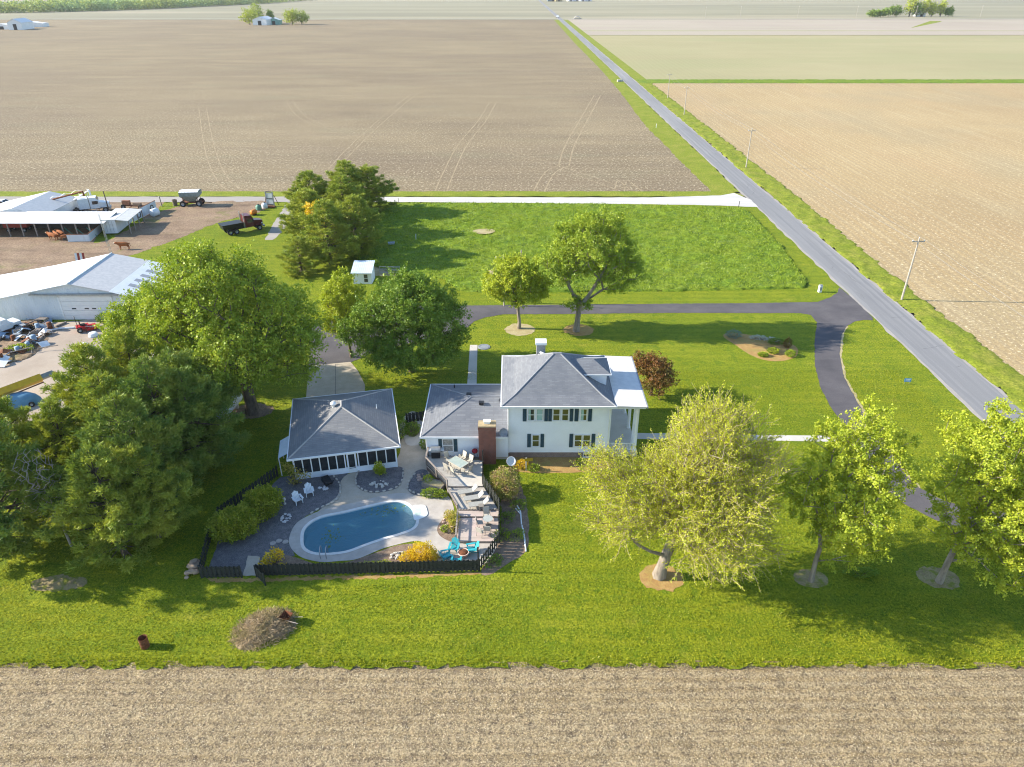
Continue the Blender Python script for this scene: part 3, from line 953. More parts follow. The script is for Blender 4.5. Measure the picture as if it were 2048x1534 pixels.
def shutter(P, x0, x1, z0, z1, y):
    s = MB()
    s.b2((x0, y - .05, z0), (x0 + .05, y - .002, z1)).b2((x1 - .05, y - .05, z0), (x1, y - .002, z1))
    zm = (z0 + z1) / 2
    for a in (z0, zm - .03, z1 - .06):
        s.b2((x0 + .05, y - .05, a), (x1 - .05, y - .002, a + .06))
    z = z0 + .08
    while z < z1 - .1:
        s.box(((x0 + x1) / 2, y - .025, z), (x1 - x0 - .1, .05, .012), rx=R(35)); z += .07
    s.b2((x0 + .05, y - .012, z0 + .06), (x1 - .05, y - .004, z1 - .06))
    return P('shutter', s, SHUTTER)


# ------------------------------------------------------------------ the house
SHING = shingles('grey_shingles', (.175, .185, .205), (.225, .235, .25))
house = thing('house', 'white two-storey farmhouse with grey hipped roof, dormer and single-storey wing', 'house', (4.3, 61, 0))
P = local(house)
XL, XR, YF, YB = -.33, 9.2, 56.4, 65.6
P('foundation', MB().b2((XL + .03, YF + .03, -.05), (XR - .03, YB - .03, .62)), bricks('foundation_block', (.23, .15, .12), (.30, .20, .16), (.34, .30, .27)))
wl = MB()
lap(wl, (XL, YF), (XR, YF), .62, 6.0); lap(wl, (XR, YF), (XR, YB), .62, 6.0); lap(wl, (XR, YB), (XL, YB), .62, 6.0); lap(wl, (XL, YB), (XL, YF), .62, 6.0)
for cx, cy_ in ((XL, YF), (XR, YF), (XR, YB), (XL, YB)):
    wl.box((cx, cy_, 3.31), (.16, .16, 5.38))
P('wall', wl, SIDING)
roof = P('roof', hip(MB(), -.97, 9.6, 55.9, 66.1, 6.10, 4.0, 4.72, 60.9, 61.1, 8.95, .24, .17), SHING)
P('gutter', eaves(MB(), -.97, 9.6, 55.9, 66.1, 6.08), TRIM)
hc = MB()
for a, b in (((-.97, 55.9), (4.0, 60.9)), ((9.6, 55.9), (4.72, 60.9)), ((9.6, 66.1), (4.72, 61.1)), ((-.97, 66.1), (4.0, 61.1))):
    q = [(a[0] + (b[0] - a[0]) * s, a[1] + (b[1] - a[1]) * s, z) for s, z in ((0, 6.1), (.24, 6.1 + 2.85 * .17), (1, 8.95))]
    hc.tube([(x, y, z - .02) for x, y, z in q], .09, 6)
hc.tube([(3.95, 61, 8.96), (4.77, 61, 8.96)], .12, 6)
P('hip_cap', hc, mat('hip_cap_shingle', (.27, .28, .30), (.22, .23, .25), 4, .9), roof)
ch = MB().b2((2.42, 62.5, 7.0), (3.28, 63.3, 9.15))
chm = P('chimney', ch, mat('stucco', (.34, .34, .33), (.24, .24, .235), 5, .95, bump=.6, bscale=18), roof)
P('chimney_cap', MB().b2((2.30, 62.38, 9.15), (3.40, 63.42, 9.38)), WHITE, roof)
dm = MB()
lap(dm, (5.6, 59.5), (9.06, 59.5), 6.3, 7.56, .16); lap(dm, (9.06, 59.5), (9.06, 62.5), 6.3, 7.56, .16); lap(dm, (9.06, 62.5), (5.6, 62.5), 6.3, 7.56, .16)
dor = P('dormer', dm, SIDING)
P('dormer_roof', hip(MB(), 5.2, 9.42, 59.25, 62.75, 7.60, 5.2, 7.9, 60.98, 61.02, 8.36), SHING, dor)
P('dormer_fascia', eaves(MB(), 6.9, 9.42, 59.25, 62.75, 7.58, .10, .05), TRIM, dor)
P('dormer_window', MB().b2((9.07, 60.3, 6.75), (9.12, 61.7, 7.4)), GLASS, dor)
# windows of the main block, front
for x0, x1, g, c in ((1.54, 2.05, GLASS, .4), (2.33, 2.85, GLASS, .97), (3.87, 4.43, GLASSB, 0), (4.71, 5.23, GLASSB, 0), (6.44, 6.95, GLASSB, .5)):
    window_s(P, x0, x1, 4.30, 5.50, YF - .02, g, c)
for x0, x1 in ((1.00, 1.36), (3.03, 3.37), (3.40, 3.73), (5.40, 5.72), (5.85, 6.22), (7.12, 7.47)):
    shutter(P, x0, x1, 4.18, 5.62, YF - .02)
for x0, x1, g in ((1.97, 2.55, GLASSB), (6.0, 6.62, GLASSB), (6.80, 7.42, GLASSB)):
    window_s(P, x0, x1, 1.36, 2.62, YF - .02, g)
for x0, x1 in ((1.45, 1.80), (2.72, 3.06), (5.46, 5.82), (7.58, 7.92)):
    shutter(P, x0, x1, 1.24, 2.76, YF - .02)
window_s(P, 6.92, 7.62, .14, .48, YF + .03, GLASS, 0, False)
P('downspout', MB().tube([(XR - .1, YF - .12, 5.9), (XR - .1, YF - .12, .3), (XR - .1, YF - .5, .1)], .05, 6), TRIM)
P('downspout', MB().tube([(XL - .02, YF - .1, 5.9), (XL - .02, YF - .1, 3.3)], .05, 6), TRIM)
# two-storey porch on the road side
P('porch_floor', MB().b2((XR + .02, 56.6, -.05), (12.1, 65.4, .55)), CONCW)
P('porch_ceiling', MB().b2((XR + .02, 55.95, 5.78), (12.36, 66.0, 5.92)), TRIM)
pr = MB().add([(9.62, 55.88, 6.13), (12.44, 55.88, 6.02), (12.44, 66.05, 6.02), (9.62, 66.05, 6.13), (9.62, 55.88, 5.93), (12.44, 55.88, 5.93), (12.44, 66.05, 5.93), (9.62, 66.05, 5.93)],
              [(0, 1, 2, 3), (0, 4, 5, 1), (1, 5, 6, 2), (2, 6, 7, 3), (3, 7, 4, 0)])
P('porch_roof', pr, mat('white_membrane', (.66, .64, .62), (.56, .55, .54), 1.3, .7))
P('porch_gutter', MB().b2((12.44, 55.85, 5.86), (12.56, 66.08, 6.04)), mat('grey_gutter', (.22, .24, .27), (.28, .30, .32), 3, .5))
for i, y in enumerate((56.85, 58.1, 60.9, 63.8, 65.1)):
    c = MB().lathe([(.21, .55), (.21, .75), (.17, .8), (.15, 3.0), (.14, 5.5), (.20, 5.6), (.20, 5.78)], (11.85, y, 0), 12)
    P('column', c, TRIM, None, True)
rail = MB()
for z in (.75, 1.45):
    rail.b2((9.3, 56.70, z - .03), (11.8, 56.76, z + .03))
for k in range(18):
    rail.b2((9.4 + k * .135, 56.715, .75), (9.43 + k * .135, 56.745, 1.45))
P('porch_rail', rail, TRIM)
P('porch_door', MB().b2((XR + .022, 59.6, .6), (XR + .08, 60.7, 2.7)), SHUTTER)
# wing
lapw = MB()
WX0, WX1, WY0, WY1 = -8.05, XL - .02, 56.1, 65.1
lap(lapw, (WX0, WY0), (WX1, WY0), .3, 2.8); lap(lapw, (WX1, WY1), (WX0, WY1), .3, 2.8); lap(lapw, (WX0, WY1), (WX0, WY0), .3, 2.8)
lapw.box((WX0, WY0, 1.55), (.14, .14, 2.5)); lapw.box((WX0, WY1, 1.55), (.14, .14, 2.5))
P('wing_wall', lapw, SIDING)
P('wing_foundation', MB().b2((WX0 + .03, WY0 + .03, -.05), (WX1 - .05, WY1 - .03, .3)), CONCW)
wr = MB().add([(-8.57, 55.6, 2.92), (-.35, 55.6, 2.92), (-.35, 65.6, 2.92), (-8.57, 65.6, 2.92), (-4.0, 60.6, 4.38), (-.35, 60.6, 4.38)],
              [(0, 1, 5, 4), (2, 3, 4, 5), (3, 0, 4)])
wroof = P('wing_roof', wr, SHING)
P('wing_gutter', MB().b2((-8.67, 55.5, 2.76), (-.36, 55.6, 2.95)).b2((-8.67, 65.6, 2.76), (-.36, 65.7, 2.95)).b2((-8.67, 55.6, 2.76), (-8.57, 65.6, 2.95)).b2((-8.57, 55.6, 2.76), (-.36, 65.6, 2.8)), TRIM)
hw = MB().tube([(-8.57, 55.6, 2.92), (-4.0, 60.6, 4.37)], .08, 6).tube([(-8.57, 65.6, 2.92), (-4.0, 60.6, 4.37)], .08, 6).tube([(-4.05, 60.6, 4.39), (-.36, 60.6, 4.39)], .09, 6)
P('ridge_cap', hw, mat('ridge_shingle', (.25, .26, .28), (.2, .21, .23), 4, .9), wroof)
for x, y in ((-4.3, 61.2), (-3.0, 59.6), (-1.0, 60.0)):
    P('vent', MB().box((x, y, 4.22), (.42, .36, .24)).box((x, y, 4.36), (.5, .44, .04)), BLACK, wroof)
P('vent_pipe', MB().tube([(-6.0, 64.2, 3.1), (-6.0, 64.2, 3.7)], .06, 8), BLACK, wroof)
window_s(P, -6.56, -5.65, 1.0, 2.36, WY0 - .02, mat('patterned_glass', (.16, .17, .17), (.32, .33, .33), 6, .1, 0, .7), 0)
shutter(P, -7.0, -6.66, .95, 2.42, WY0 - .02); shutter(P, -5.55, -5.2, .95, 2.42, WY0 - .02)
P('wing_downspout', MB().tube([(-8.5, 55.55, 2.8), (-8.15, 56.0, 2.4), (-8.15, 56.0, .4)], .045, 6), TRIM)
BRICK = bricks('red_brick', (.27, .075, .045), (.21, .055, .035), (.30, .22, .18))
bch = P('brick_chimney', MB().b2((-3.13, 55.28, -.05), (-1.53, 56.12, 4.18)).b2((-3.17, 55.24, 3.9), (-1.49, 56.3, 4.18)), BRICK)
P('chimney_crown', MB().b2((-3.15, 55.26, 4.18), (-1.51, 56.32, 4.30)), mat('stained_concrete', (.46, .36, .20), (.34, .27, .17), 3, .9), bch)
P('flue_cap', MB().b2((-2.6, 55.7, 4.30), (-2.05, 56.1, 4.50)).b2((-2.66, 55.64, 4.50), (-1.99, 56.16, 4.55)), WHITE, bch)

# ------------------------------------------------------------------ outbuilding with the screened porch
RZ = math.atan2(2.15, 9.79)
gar = thing('pool_house', 'outbuilding with grey hipped shingle roof and screened porch facing the pool', 'outbuilding', (-16.5, 58.8, 0), RZ)
SHING2 = shingles('mottled_shingles', (.215, .218, .225), (.27, .267, .263))
HX, HY, WXH, WYH = 5.02, 5.45, 4.62, 5.05
gw = MB()
lap(gw, (WXH, -WYH), (WXH, WYH), 0, 2.5); lap(gw, (WXH, WYH), (-WXH, WYH), 0, 2.5); lap(gw, (-WXH, WYH), (-WXH, -WYH), 0, 2.5)
for cx, cy_ in ((WXH, -WYH), (WXH, WYH), (-WXH, WYH), (-WXH, -WYH)):
    gw.box((cx, cy_, 1.25), (.14, .14, 2.5))
gw.b2((-WXH, -WYH, 0), (WXH, -WYH + .1, .62)); gw.b2((-WXH, -WYH, 2.3), (WXH, -WYH + .1, 2.5))
gw.build('wall', SIDING, gar)
gr_ = hip(MB(), -HX, HX, -HY, HY, 2.62, -.03, .03, -.55, .55, 4.62).build('roof', SHING2, gar)
cap = MB()
for sx_, sy_ in ((-1, -1), (1, -1), (1, 1), (-1, 1)):
    cap.tube([(sx_ * HX, sy_ * HY, 2.62), (0, sy_ * .55, 4.61)], .08, 6)
cap.tube([(0, -.6, 4.63), (0, .6, 4.63)], .09, 6)
cap.build('ridge_cap', mat('tan_cap_shingle', (.36, .355, .345), (.30, .30, .30), 4, .9), gr_)
MB().lathe([(.02, .34), (.22, .28), (.30, .16), (.30, .08), (.16, .06), (.16, -.25)], (-.75, .1, 4.55), 14).build('roof_vent', WHITE, gr_, True)
MB().tube([(3.3, .6, 3.1), (3.3, .6, 3.75)], .05, 8).build('vent_pipe', WHITE, gr_)
eaves(MB(), -HX, HX, -HY, HY, 2.60, .15, .09).build('gutter', TRIM, gar)
bays = [-4.62, -3.86, -3.1, -2.34, -1.58, -.82, -.08, .14, .92, 1.14, 1.98, 2.84, 3.7, 4.62]
SCREEN = mat('porch_screen', (.018, .022, .026), (.035, .04, .045), 2, .25, 0, .5)  # near-black tone stands in for the shaded porch interior behind the screens
for i in range(len(bays) - 1):
    a, b = bays[i], bays[i + 1]
    if i in (6, 8):
        continue
    if i == 7:
        d = MB()
        d.b2((a, -WYH - .05, .05), (a + .1, -WYH + .02, 2.28)).b2((b - .1, -WYH - .05, .05), (b, -WYH + .02, 2.28)).b2((a + .1, -WYH - .05, .05), (b - .1, -WYH + .02, .5)).b2((a + .1, -WYH - .05, 2.1), (b - .1, -WYH + .02, 2.28))
        dd = d.build('door', TRIM, gar)
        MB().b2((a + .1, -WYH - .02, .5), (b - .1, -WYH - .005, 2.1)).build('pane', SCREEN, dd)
        MB().box((a + .16, -WYH - .07, 1.1), (.04, .06, .12)).build('handle', BLACK, dd)
        continue
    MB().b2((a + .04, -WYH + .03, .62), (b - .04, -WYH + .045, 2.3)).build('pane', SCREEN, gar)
for x in bays:
    MB().b2((x - .05, -WYH - .02, .622), (x + .05, -WYH + .08, 2.298)).build('mullion', TRIM, gar)
MB().b2((-WXH - .06, -WYH - .04, .585), (WXH + .06, -WYH - .002, .64)).build('sill', TRIM, gar)
aw = MB().add([(-HX - .02, -4.2, 2.5), (-HX - .02, -1.2, 2.5), (-HX - 1.0, -1.2, 2.0), (-HX - 1.0, -4.2, 2.0)], [(0, 1, 2, 3)])
aw.add([(p[0], p[1], p[2] - .04) for p in aw.v[:4]], [(3, 2, 1, 0)])
aw.b2((-HX - 1.0, -4.2, 1.92), (-HX - .96, -1.2, 2.02))
aw.build('awning', mat('pale_awning', (.55, .62, .66), (.64, .69, .72), 2, .5), gar)
for y in (-4.15, -1.25):
    MB().tube([(-HX - .95, y, 2.0), (-HX - .95, y, 0)], .05, 6).build('awning_post', TRIM, gar)
MB().b2((-2.5, WYH, .02), (2.5, WYH + .06, 2.2)).build('garage_door', WHITE, gar)

# ------------------------------------------------------------------ small white shed beyond the trees
sx0, sx1 = -24.2, -21.4
sh = thing('garden_shed', 'small white shed with sloping pale blue roof at the edge of the meadow', 'shed', (-22.8, 103.3, 0))
P = local(sh)
s = MB()
lap(s, (sx0, 102), (sx1, 102), 0, 1.9, .2); lap(s, (sx1, 102), (sx1, 104.8), 0, 1.9, .2); lap(s, (sx1, 104.8), (sx0, 104.8), 0, 2.6, .2); lap(s, (sx0, 104.8), (sx0, 102), 0, 1.9, .2)
s.add([(sx1, 102, 1.9), (sx1, 104.8, 1.9), (sx1, 104.8, 2.6)], [(0, 1, 2)]); s.add([(sx0, 102, 1.9), (sx0, 104.8, 1.9), (sx0, 104.8, 2.6)], [(2, 1, 0)])
P('wall', s, WHITE)
P('roof', MB().add([(sx0 - .2, 101.6, 1.86), (sx1 + .2, 101.6, 1.86), (sx1 + .2, 105.0, 2.70), (sx0 - .2, 105.0, 2.70), (sx0 - .2, 101.6, 1.78), (sx1 + .2, 101.6, 1.78), (sx1 + .2, 105.0, 2.62), (sx0 - .2, 105.0, 2.62)],
                   [(0, 1, 2, 3), (7, 6, 5, 4), (0, 4, 5, 1), (1, 5, 6, 2), (2, 6, 7, 3), (3, 7, 4, 0)]), ribbed('blue_white_roofing', (.52, .62, .68), (.60, .68, .72), .3))
w_ = P('window', MB().b2((-22.55, 101.92, .3), (-21.9, 101.975, 1.6)), TRIM)
P('pane', MB().b2((-22.5, 101.9, .36), (-21.95, 101.918, .9)), GLASS, w_); P('pane', MB().b2((-22.5, 101.9, .98), (-21.95, 101.918, 1.54)), GLASS, w_)

# ------------------------------------------------------------------ big white barn
bx, by = G(150, 640)
rbx, rby = G(221, 508, 5.3)
rfx, rfy = G(137, 566, 5.3)
bang = math.atan2(-(rbx - rfx), rby - rfy)
blen = math.hypot(rbx - rfx, rby - rfy)
barn = thing('barn', 'large white metal barn with wide overhead door and pale metal roof', 'barn', (rfx, rfy, 0), bang)
MW = ribbed('white_barn_siding', (.66, .70, .74), (.58, .63, .68), .30, 'X', dirt=(.46, .47, .46))
MR = ribbed('white_barn_roofing', (.80, .81, .82), (.72, .74, .76), .5, 'Y')
MRG = mat('grey_barn_roofing', (.46, .46, .46), (.56, .55, .54), 2.2, .6, bump=.3, bscale=10)
prof = [(-17.5, 2.0), (-9.0, 3.45), (0, 5.3), (5.2, 4.2), (11.2, 2.55)]
fw_ = MB()
fw_.add([(-17.2, 0, 0), (10.9, 0, 0)] + [(x, 0, z - .1) for x, z in reversed(prof)], [(0, 1, 2, 3, 4, 5, 6)])
fw_.add([(10.9, 0, 0), (10.9, blen, 0), (10.9, blen, 2.55), (10.9, 0, 2.55)], [(0, 1, 2, 3)])
fw_.add([(-17.2, blen, 0), (10.9, blen, 0)] + [(x, blen, z - .1) for x, z in reversed(prof)], [(6, 5, 4, 3, 2, 1, 0)])
fw_.add([(-17.2, 0, 0), (-17.2, blen, 0), (-17.2, blen, 2), (-17.2, 0, 2)], [(3, 2, 1, 0)])
fw_.build('wall', MW, barn)


def slope(i, m, name, over=.35):
    (xa, za), (xb, zb) = prof[i], prof[i + 1]
    MB().add([(xa, -over, za), (xb, -over, zb), (xb, blen + over, zb), (xa, blen + over, za), (xa, -over, za - .09), (xb, -over, zb - .09), (xb, blen + over, zb - .09), (xa, blen + over, za - .09)],
             [(0, 1, 2, 3), (7, 6, 5, 4), (0, 4, 5, 1), (2, 6, 7, 3), (1, 5, 6, 2), (3, 7, 4, 0)]).build(name, m, barn)


slope(0, MR, 'roof'); slope(1, MR, 'roof'); slope(2, MRG, 'roof'); slope(3, MR, 'roof')
for k in range(4):
    y = 2.5 + k * (blen - 5) / 3.6
    a, b = (6.3, 4.2 - (6.3 - 5.2) * .275), (10.2, 4.2 - (10.2 - 5.2) * .275)
    MB().add([(a[0], y, a[1] + .012), (b[0], y, b[1] + .012), (b[0], y + .9, b[1] + .012), (a[0], y + .9, a[1] + .012)], [(0, 1, 2, 3)]).build('skylight', mat('dull_skylight', (.36, .37, .39), (.30, .31, .33), 2, .5), barn)
MB().tube([(0, -.36, 5.34), (0, blen + .36, 5.34)], .09, 6).build('ridge_cap', WHITE, barn)
MB().b2((-5.6, -.42, 3.62), (6.2, -.06, 3.82)).build('door_track', STEEL, barn)
d0 = (-1.9, 5.0)
MB().b2((d0[0] - .18, -.14, 0), (d0[0], -.02, 3.6)).b2((d0[1], -.14, 0), (d0[1] + .18, -.02, 3.6)).b2((d0[0] - .18, -.14, 3.4), (d0[1] + .18, -.02, 3.6)).build('door_frame', WHITE, barn)
DOORP = mat('door_panel_white', (.76, .77, .77), (.70, .71, .72), 1.5, .5)
for k in range(5):
    MB().b2((d0[0] + .005, -.10, .04 + k * .67), (d0[1] - .005, -.03, .68 + k * .67)).build('door_panel', DOORP, barn)
for x in (-.3, 1.4, 2.4, 4.3):
    MB().b2((x - .28, -.12, 1.56), (x + .28, -.104, 1.74)).build('door_window', GLASS, barn)
MB().b2((7.2, -.06, 0), (10.4, -.01, 2.1)).build('bay_shade_panel', DARK, barn)  # closed near-black panel, its colour stands in for the shade inside the bay
MB().b2((7.0, -.13, 2.1), (10.6, -.02, 2.25)).b2((7.0, -.13, 0), (7.2, -.02, 2.1)).build('bay_frame', STEEL, barn)
MB().tube([(10.2, blen - 1, 2.7), (10.2, blen - 1, 4.4)], .22, 10).build('flue', STEEL, barn)

# ------------------------------------------------------------------ second farm building, cattle shed, trailer, board walls
fb = thing('gable_building', 'white farm building with grey gable roof behind the long cattle shed', 'barn', (-92.6, 136.6, 0), 0)
prof2 = [(-9.5, 1.7), (0, 3.75), (5.6, 2.45)]
w2 = MB().add([(-9.2, -6, 0), (5.4, -6, 0), (5.4, -6, 2.35), (0, -6, 3.65), (-9.2, -6, 1.65)], [(0, 1, 2, 3, 4)])
w2.add([(5.4, -6, 0), (5.4, 6, 0), (5.4, 6, 2.35), (5.4, -6, 2.35)], [(0, 1, 2, 3)]).add([(-9.2, 6, 0), (5.4, 6, 0), (5.4, 6, 2.35), (0, 6, 3.65), (-9.2, 6, 1.65)], [(4, 3, 2, 1, 0)])
w2.add([(-9.2, -6, 0), (-9.2, 6, 0), (-9.2, 6, 1.65), (-9.2, -6, 1.65)], [(3, 2, 1, 0)])
w2.build('wall', MW, fb)
for i, m_ in ((0, MR), (1, mat('grey_sheet_roof', (.36, .39, .42), (.43, .45, .47), 1.5, .6))):
    (xa, za), (xb, zb) = prof2[i], prof2[i + 1]
    MB().add([(xa, -6.2, za), (xb, -6.2, zb), (xb, 6.2, zb), (xa, 6.2, za), (xa, -6.2, za - .08), (xb, -6.2, zb - .08), (xb, 6.2, zb - .08), (xa, 6.2, za - .08)],
             [(0, 1, 2, 3), (7, 6, 5, 4), (0, 4, 5, 1), (2, 6, 7, 3), (1, 5, 6, 2), (3, 7, 4, 0)]).build('roof', m_, fb)

a, b = G(-130, 446, 2.5), G(206, 446, 2.5)
cs = thing('cattle_shed', 'long open-fronted cattle shed with low white metal roof on timber posts', 'shed', (b[0], b[1], 0))
SL = b[0] - a[0]
MB().add([(-SL, -.2, 2.5), (.2, -.2, 2.5), (.2, 5.2, 3.15), (-SL, 5.2, 3.15), (-SL, -.2, 2.42), (.2, -.2, 2.42), (.2, 5.2, 3.07), (-SL, 5.2, 3.07)],
         [(0, 1, 2, 3), (7, 6, 5, 4), (0, 4, 5, 1), (1, 5, 6, 2), (2, 6, 7, 3), (3, 7, 4, 0)]).build('roof', ribbed('white_shed_roofing', (.74, .74, .73), (.66, .64, .62), .9, 'X', dirt=(.5, .40, .34)), cs)
MB().b2((-SL, 5.0, 0), (.1, 5.1, 3.05)).build('back_wall', mat('shade_dark_boards', (.06, .055, .05), (.09, .08, .07), 2, .9), cs)  # boards coloured dark to give the shade inside the open shed
for k in range(14):
    x = -.3 - k * 2.45
    MB().b2((x - .09, .0, 0), (x + .09, .18, 2.44)).build('post', WOODG, cs)
for k in range(3):
    x = -1.5 - k * 2.0
    MB().tube([(x, -.3, .1), (x - 1.8, .1, 1.6)], .05, 5).build('gate_bar', mat('green_gate', (.05, .22, .16), (.08, .26, .2), 3, .6), cs)

fl_, fr2 = G(203, 438, 2.7), G(229, 440, 2.7)
bk = G(255, 420, 2.7)
tang = math.atan2(-(bk[0] - fr2[0]), bk[1] - fr2[1])
tl = math.hypot(bk[0] - fr2[0], bk[1] - fr2[1]) + 1.0
trl = thing('box_trailer', 'white box trailer with lean-to roof on posts along its side', 'trailer', (fr2[0], fr2[1], 0), tang)
MB().b2((-2.5, 0, .25), (0, tl, 2.68)).build('box', ribbed('trailer_panel', (.70, .71, .73), (.62, .64, .66), .8, 'Z', dirt=(.45, .40, .36)), trl)
MB().b2((-2.55, -.05, 2.68), (.05, tl + .05, 2.78)).build('roof', mat('trailer_roof', (.62, .62, .60), (.54, .53, .50), 1.5, .6), trl)
MB().add([(.06, -.1, 2.76), (2.3, -.1, 2.5), (2.3, tl, 2.5), (.06, tl, 2.76), (.06, -.1, 2.68), (2.3, -.1, 2.42), (2.3, tl, 2.42), (.06, tl, 2.68)],
         [(0, 1, 2, 3), (7, 6, 5, 4), (0, 4, 5, 1), (1, 5, 6, 2), (2, 6, 7, 3)]).build('lean_to_roof', mat('lean_to_sheet', (.60, .60, .57), (.52, .51, .48), 1.5, .6), trl)
for k in range(4):
    MB().b2((2.1, .2 + k * (tl - .6) / 3, 0), (2.25, .35 + k * (tl - .6) / 3, 2.42)).build('post', WOODG, trl)
for k in range(4):
    MB().b2((-2.3 + k * .56, -.03, .5), (-2.26 + k * .56, -.002, 2.5)).build('door_rib', STEEL, trl)
for y in (1.5, tl - 1.5):
    MB().lathe([(.2, -.12), (.48, -.12), (.5, 0), (.48, .12), (.2, .12)], (-.2, y, .5), 14, Matrix.Rotation(R(90), 4, 'Y')).build('tyre', RUBBER, trl)


def board_wall(name, label, a, b, h, th=.08, mat_=None, n=None):
    L = math.hypot(b[0] - a[0], b[1] - a[1])
    o = thing(name, label, 'wall', (a[0], a[1], 0), math.atan2(b[1] - a[1], b[0] - a[0]))
    k = n or max(2, int(L / 1.2))
    for i in range(k):
        MB().b2((i * L / k + .005, -th / 2, .05), ((i + 1) * L / k - .005, th / 2 + (i % 2) * .01, h - (i % 3) * .02)).build('panel', mat_ or MW, o)
    MB().b2((0, -th / 2 - .03, h), (L, th / 2 + .03, h + .08)).build('top_rail', RUST, o)
    return o


board_wall('board_wall', 'low white board wall beside the huddled brown cattle', G(137, 484), G(181, 483), 1.3)
board_wall('board_wall', 'white board wall running from the corral corner to the trailer front', G(181, 483), G(205, 462), 1.4)
e0 = (fr2[0] - math.sin(tang) * (tl + .2), fr2[1] + math.cos(tang) * (tl + .2))
e1 = G(314, 420)
wl_ = board_wall('board_wall', 'long white wall with round hoops running from trailer to the gravel road', e0, e1, 1.9)
for s_ in (.25, .8):
    L = math.hypot(e1[0] - e0[0], e1[1] - e0[1])
    MB().tube([(L * s_ + .55 * math.cos(t_), -.12, .9 + .55 * math.sin(t_)) for t_ in np.linspace(0, 6.283, 20)], .07, 6, False).build('hoop', RUBBER, wl_)

# ------------------------------------------------------------------ trees
def grow(rng, trunk, targets, wgt=.35, wob=.07, arch=.05):
    """joins every target to the nearest limb of the growing skeleton"""
    pos_ = [np.array(p, float) for p in trunk]; par = [-1] + list(range(len(trunk) - 1))
    pl = [0.0]
    for i in range(1, len(trunk)):
        pl.append(pl[-1] + np.linalg.norm(pos_[i] - pos_[i - 1]))
    top = pos_[-1]
    order = np.argsort(np.linalg.norm(targets - top, axis=1))
    cap = len(trunk) + len(targets) * 8
    A = np.zeros((cap, 3)); A[:len(trunk)] = pos_
    PL = np.zeros(cap); PL[:len(trunk)] = pl
    n = len(trunk); ends = []
    lowcut = trunk[max(1, len(trunk) // 2)][2]
    for ti in order:
        tg = targets[ti]
        d = np.linalg.norm(A[:n] - tg, axis=1)
        cost = d + wgt * PL[:n] + np.where(A[:n, 2] > tg[2] + .5, 1.0 + (A[:n, 2] - tg[2]) * .6, 0) + np.where(A[:n, 2] < lowcut, 6, 0)
        j = int(np.argmin(cost))
        st_ = A[j].copy(); L = d[j]
        k = int(np.clip(L / 1.1, 1, 7)); prev = j
        off = rng.normal(0, wob * L, 3)
        for q in range(1, k + 1):
            s_ = q / k
            p = st_ + (tg - st_) * s_ + off * math.sin(math.pi * s_) + np.array([0, 0, arch * L * math.sin(math.pi * s_)])
            A[n] = p; par.append(prev); PL[n] = PL[prev] + L / k; prev = n; n += 1
        ends.append(prev)
    cnt = np.zeros(n)
    for e in ends:
        cnt[e] += 1
    for i in range(n - 1, 0, -1):
        if par[i] >= 0:
            cnt[par[i]] += cnt[i]
    return A[:n], np.array(par), cnt


def limb_mesh(name, A, par, rad, n=5):
    ch = np.nonzero(par >= 0)[0]
    p0 = A[par[ch]]; p1 = A[ch]; r0 = np.minimum(rad[par[ch]], rad[ch] * 1.5); r1 = rad[ch]
    # trunk edges keep their own radius
    d = nrm(p1 - p0)
    h = np.where(np.abs(d[:, 2:3]) > .9, np.array([[1., 0, 0]]), np.array([[0, 0, 1.]]))
    u = nrm(np.cross(d, h)); w_ = np.cross(d, u)
    a = np.arange(n) * 2 * math.pi / n
    off = u[:, None, :] * np.cos(a)[None, :, None] + w_[:, None, :] * np.sin(a)[None, :, None]
    V = np.concatenate([p0[:, None, :] + off * r0[:, None, None], p1[:, None, :] + off * r1[:, None, None] + d[:, None, :] * r1[:, None, None] * .3], 1)
    k = np.arange(n)
    f = np.stack([k, (k + 1) % n, n + (k + 1) % n, n + k], 1)
    F = (np.arange(len(ch)) * 2 * n)[:, None, None] + f[None]
    me = quads(name, V.reshape(-1, 3), F.reshape(-1, 4))
    me.polygons.foreach_set('use_smooth', [True] * len(me.polygons))
    return me


def in_lobes(rng, lobes, n, shell=.55):
    """points through the volume of several ellipsoids, denser towards the outside, none doubled up"""
    vol = np.array([l[3] * l[4] * l[5] for l in lobes]); vol = vol / vol.sum()
    out = []
    mind = (4.2 * sum(l[3] * l[4] * l[5] for l in lobes) / n) ** (1 / 3) * .62
    tries = 0
    while len(out) < n and tries < n * 30:
        tries += 1
        l = lobes[rng.choice(len(lobes), p=vol)]
        d = rng.normal(0, 1, 3); d /= np.linalg.norm(d)
        r_ = rng.uniform(shell ** 3, 1) ** (1 / 3)
        p = np.array(l[:3]) + d * r_ * np.array(l[3:])
        if p[2] < .8:
            continue
        if out and np.min(np.linalg.norm(np.array(out) - p, axis=1)) < mind * (1 - tries / (n * 32)):
            continue
        out.append(p)
    return np.array(out)


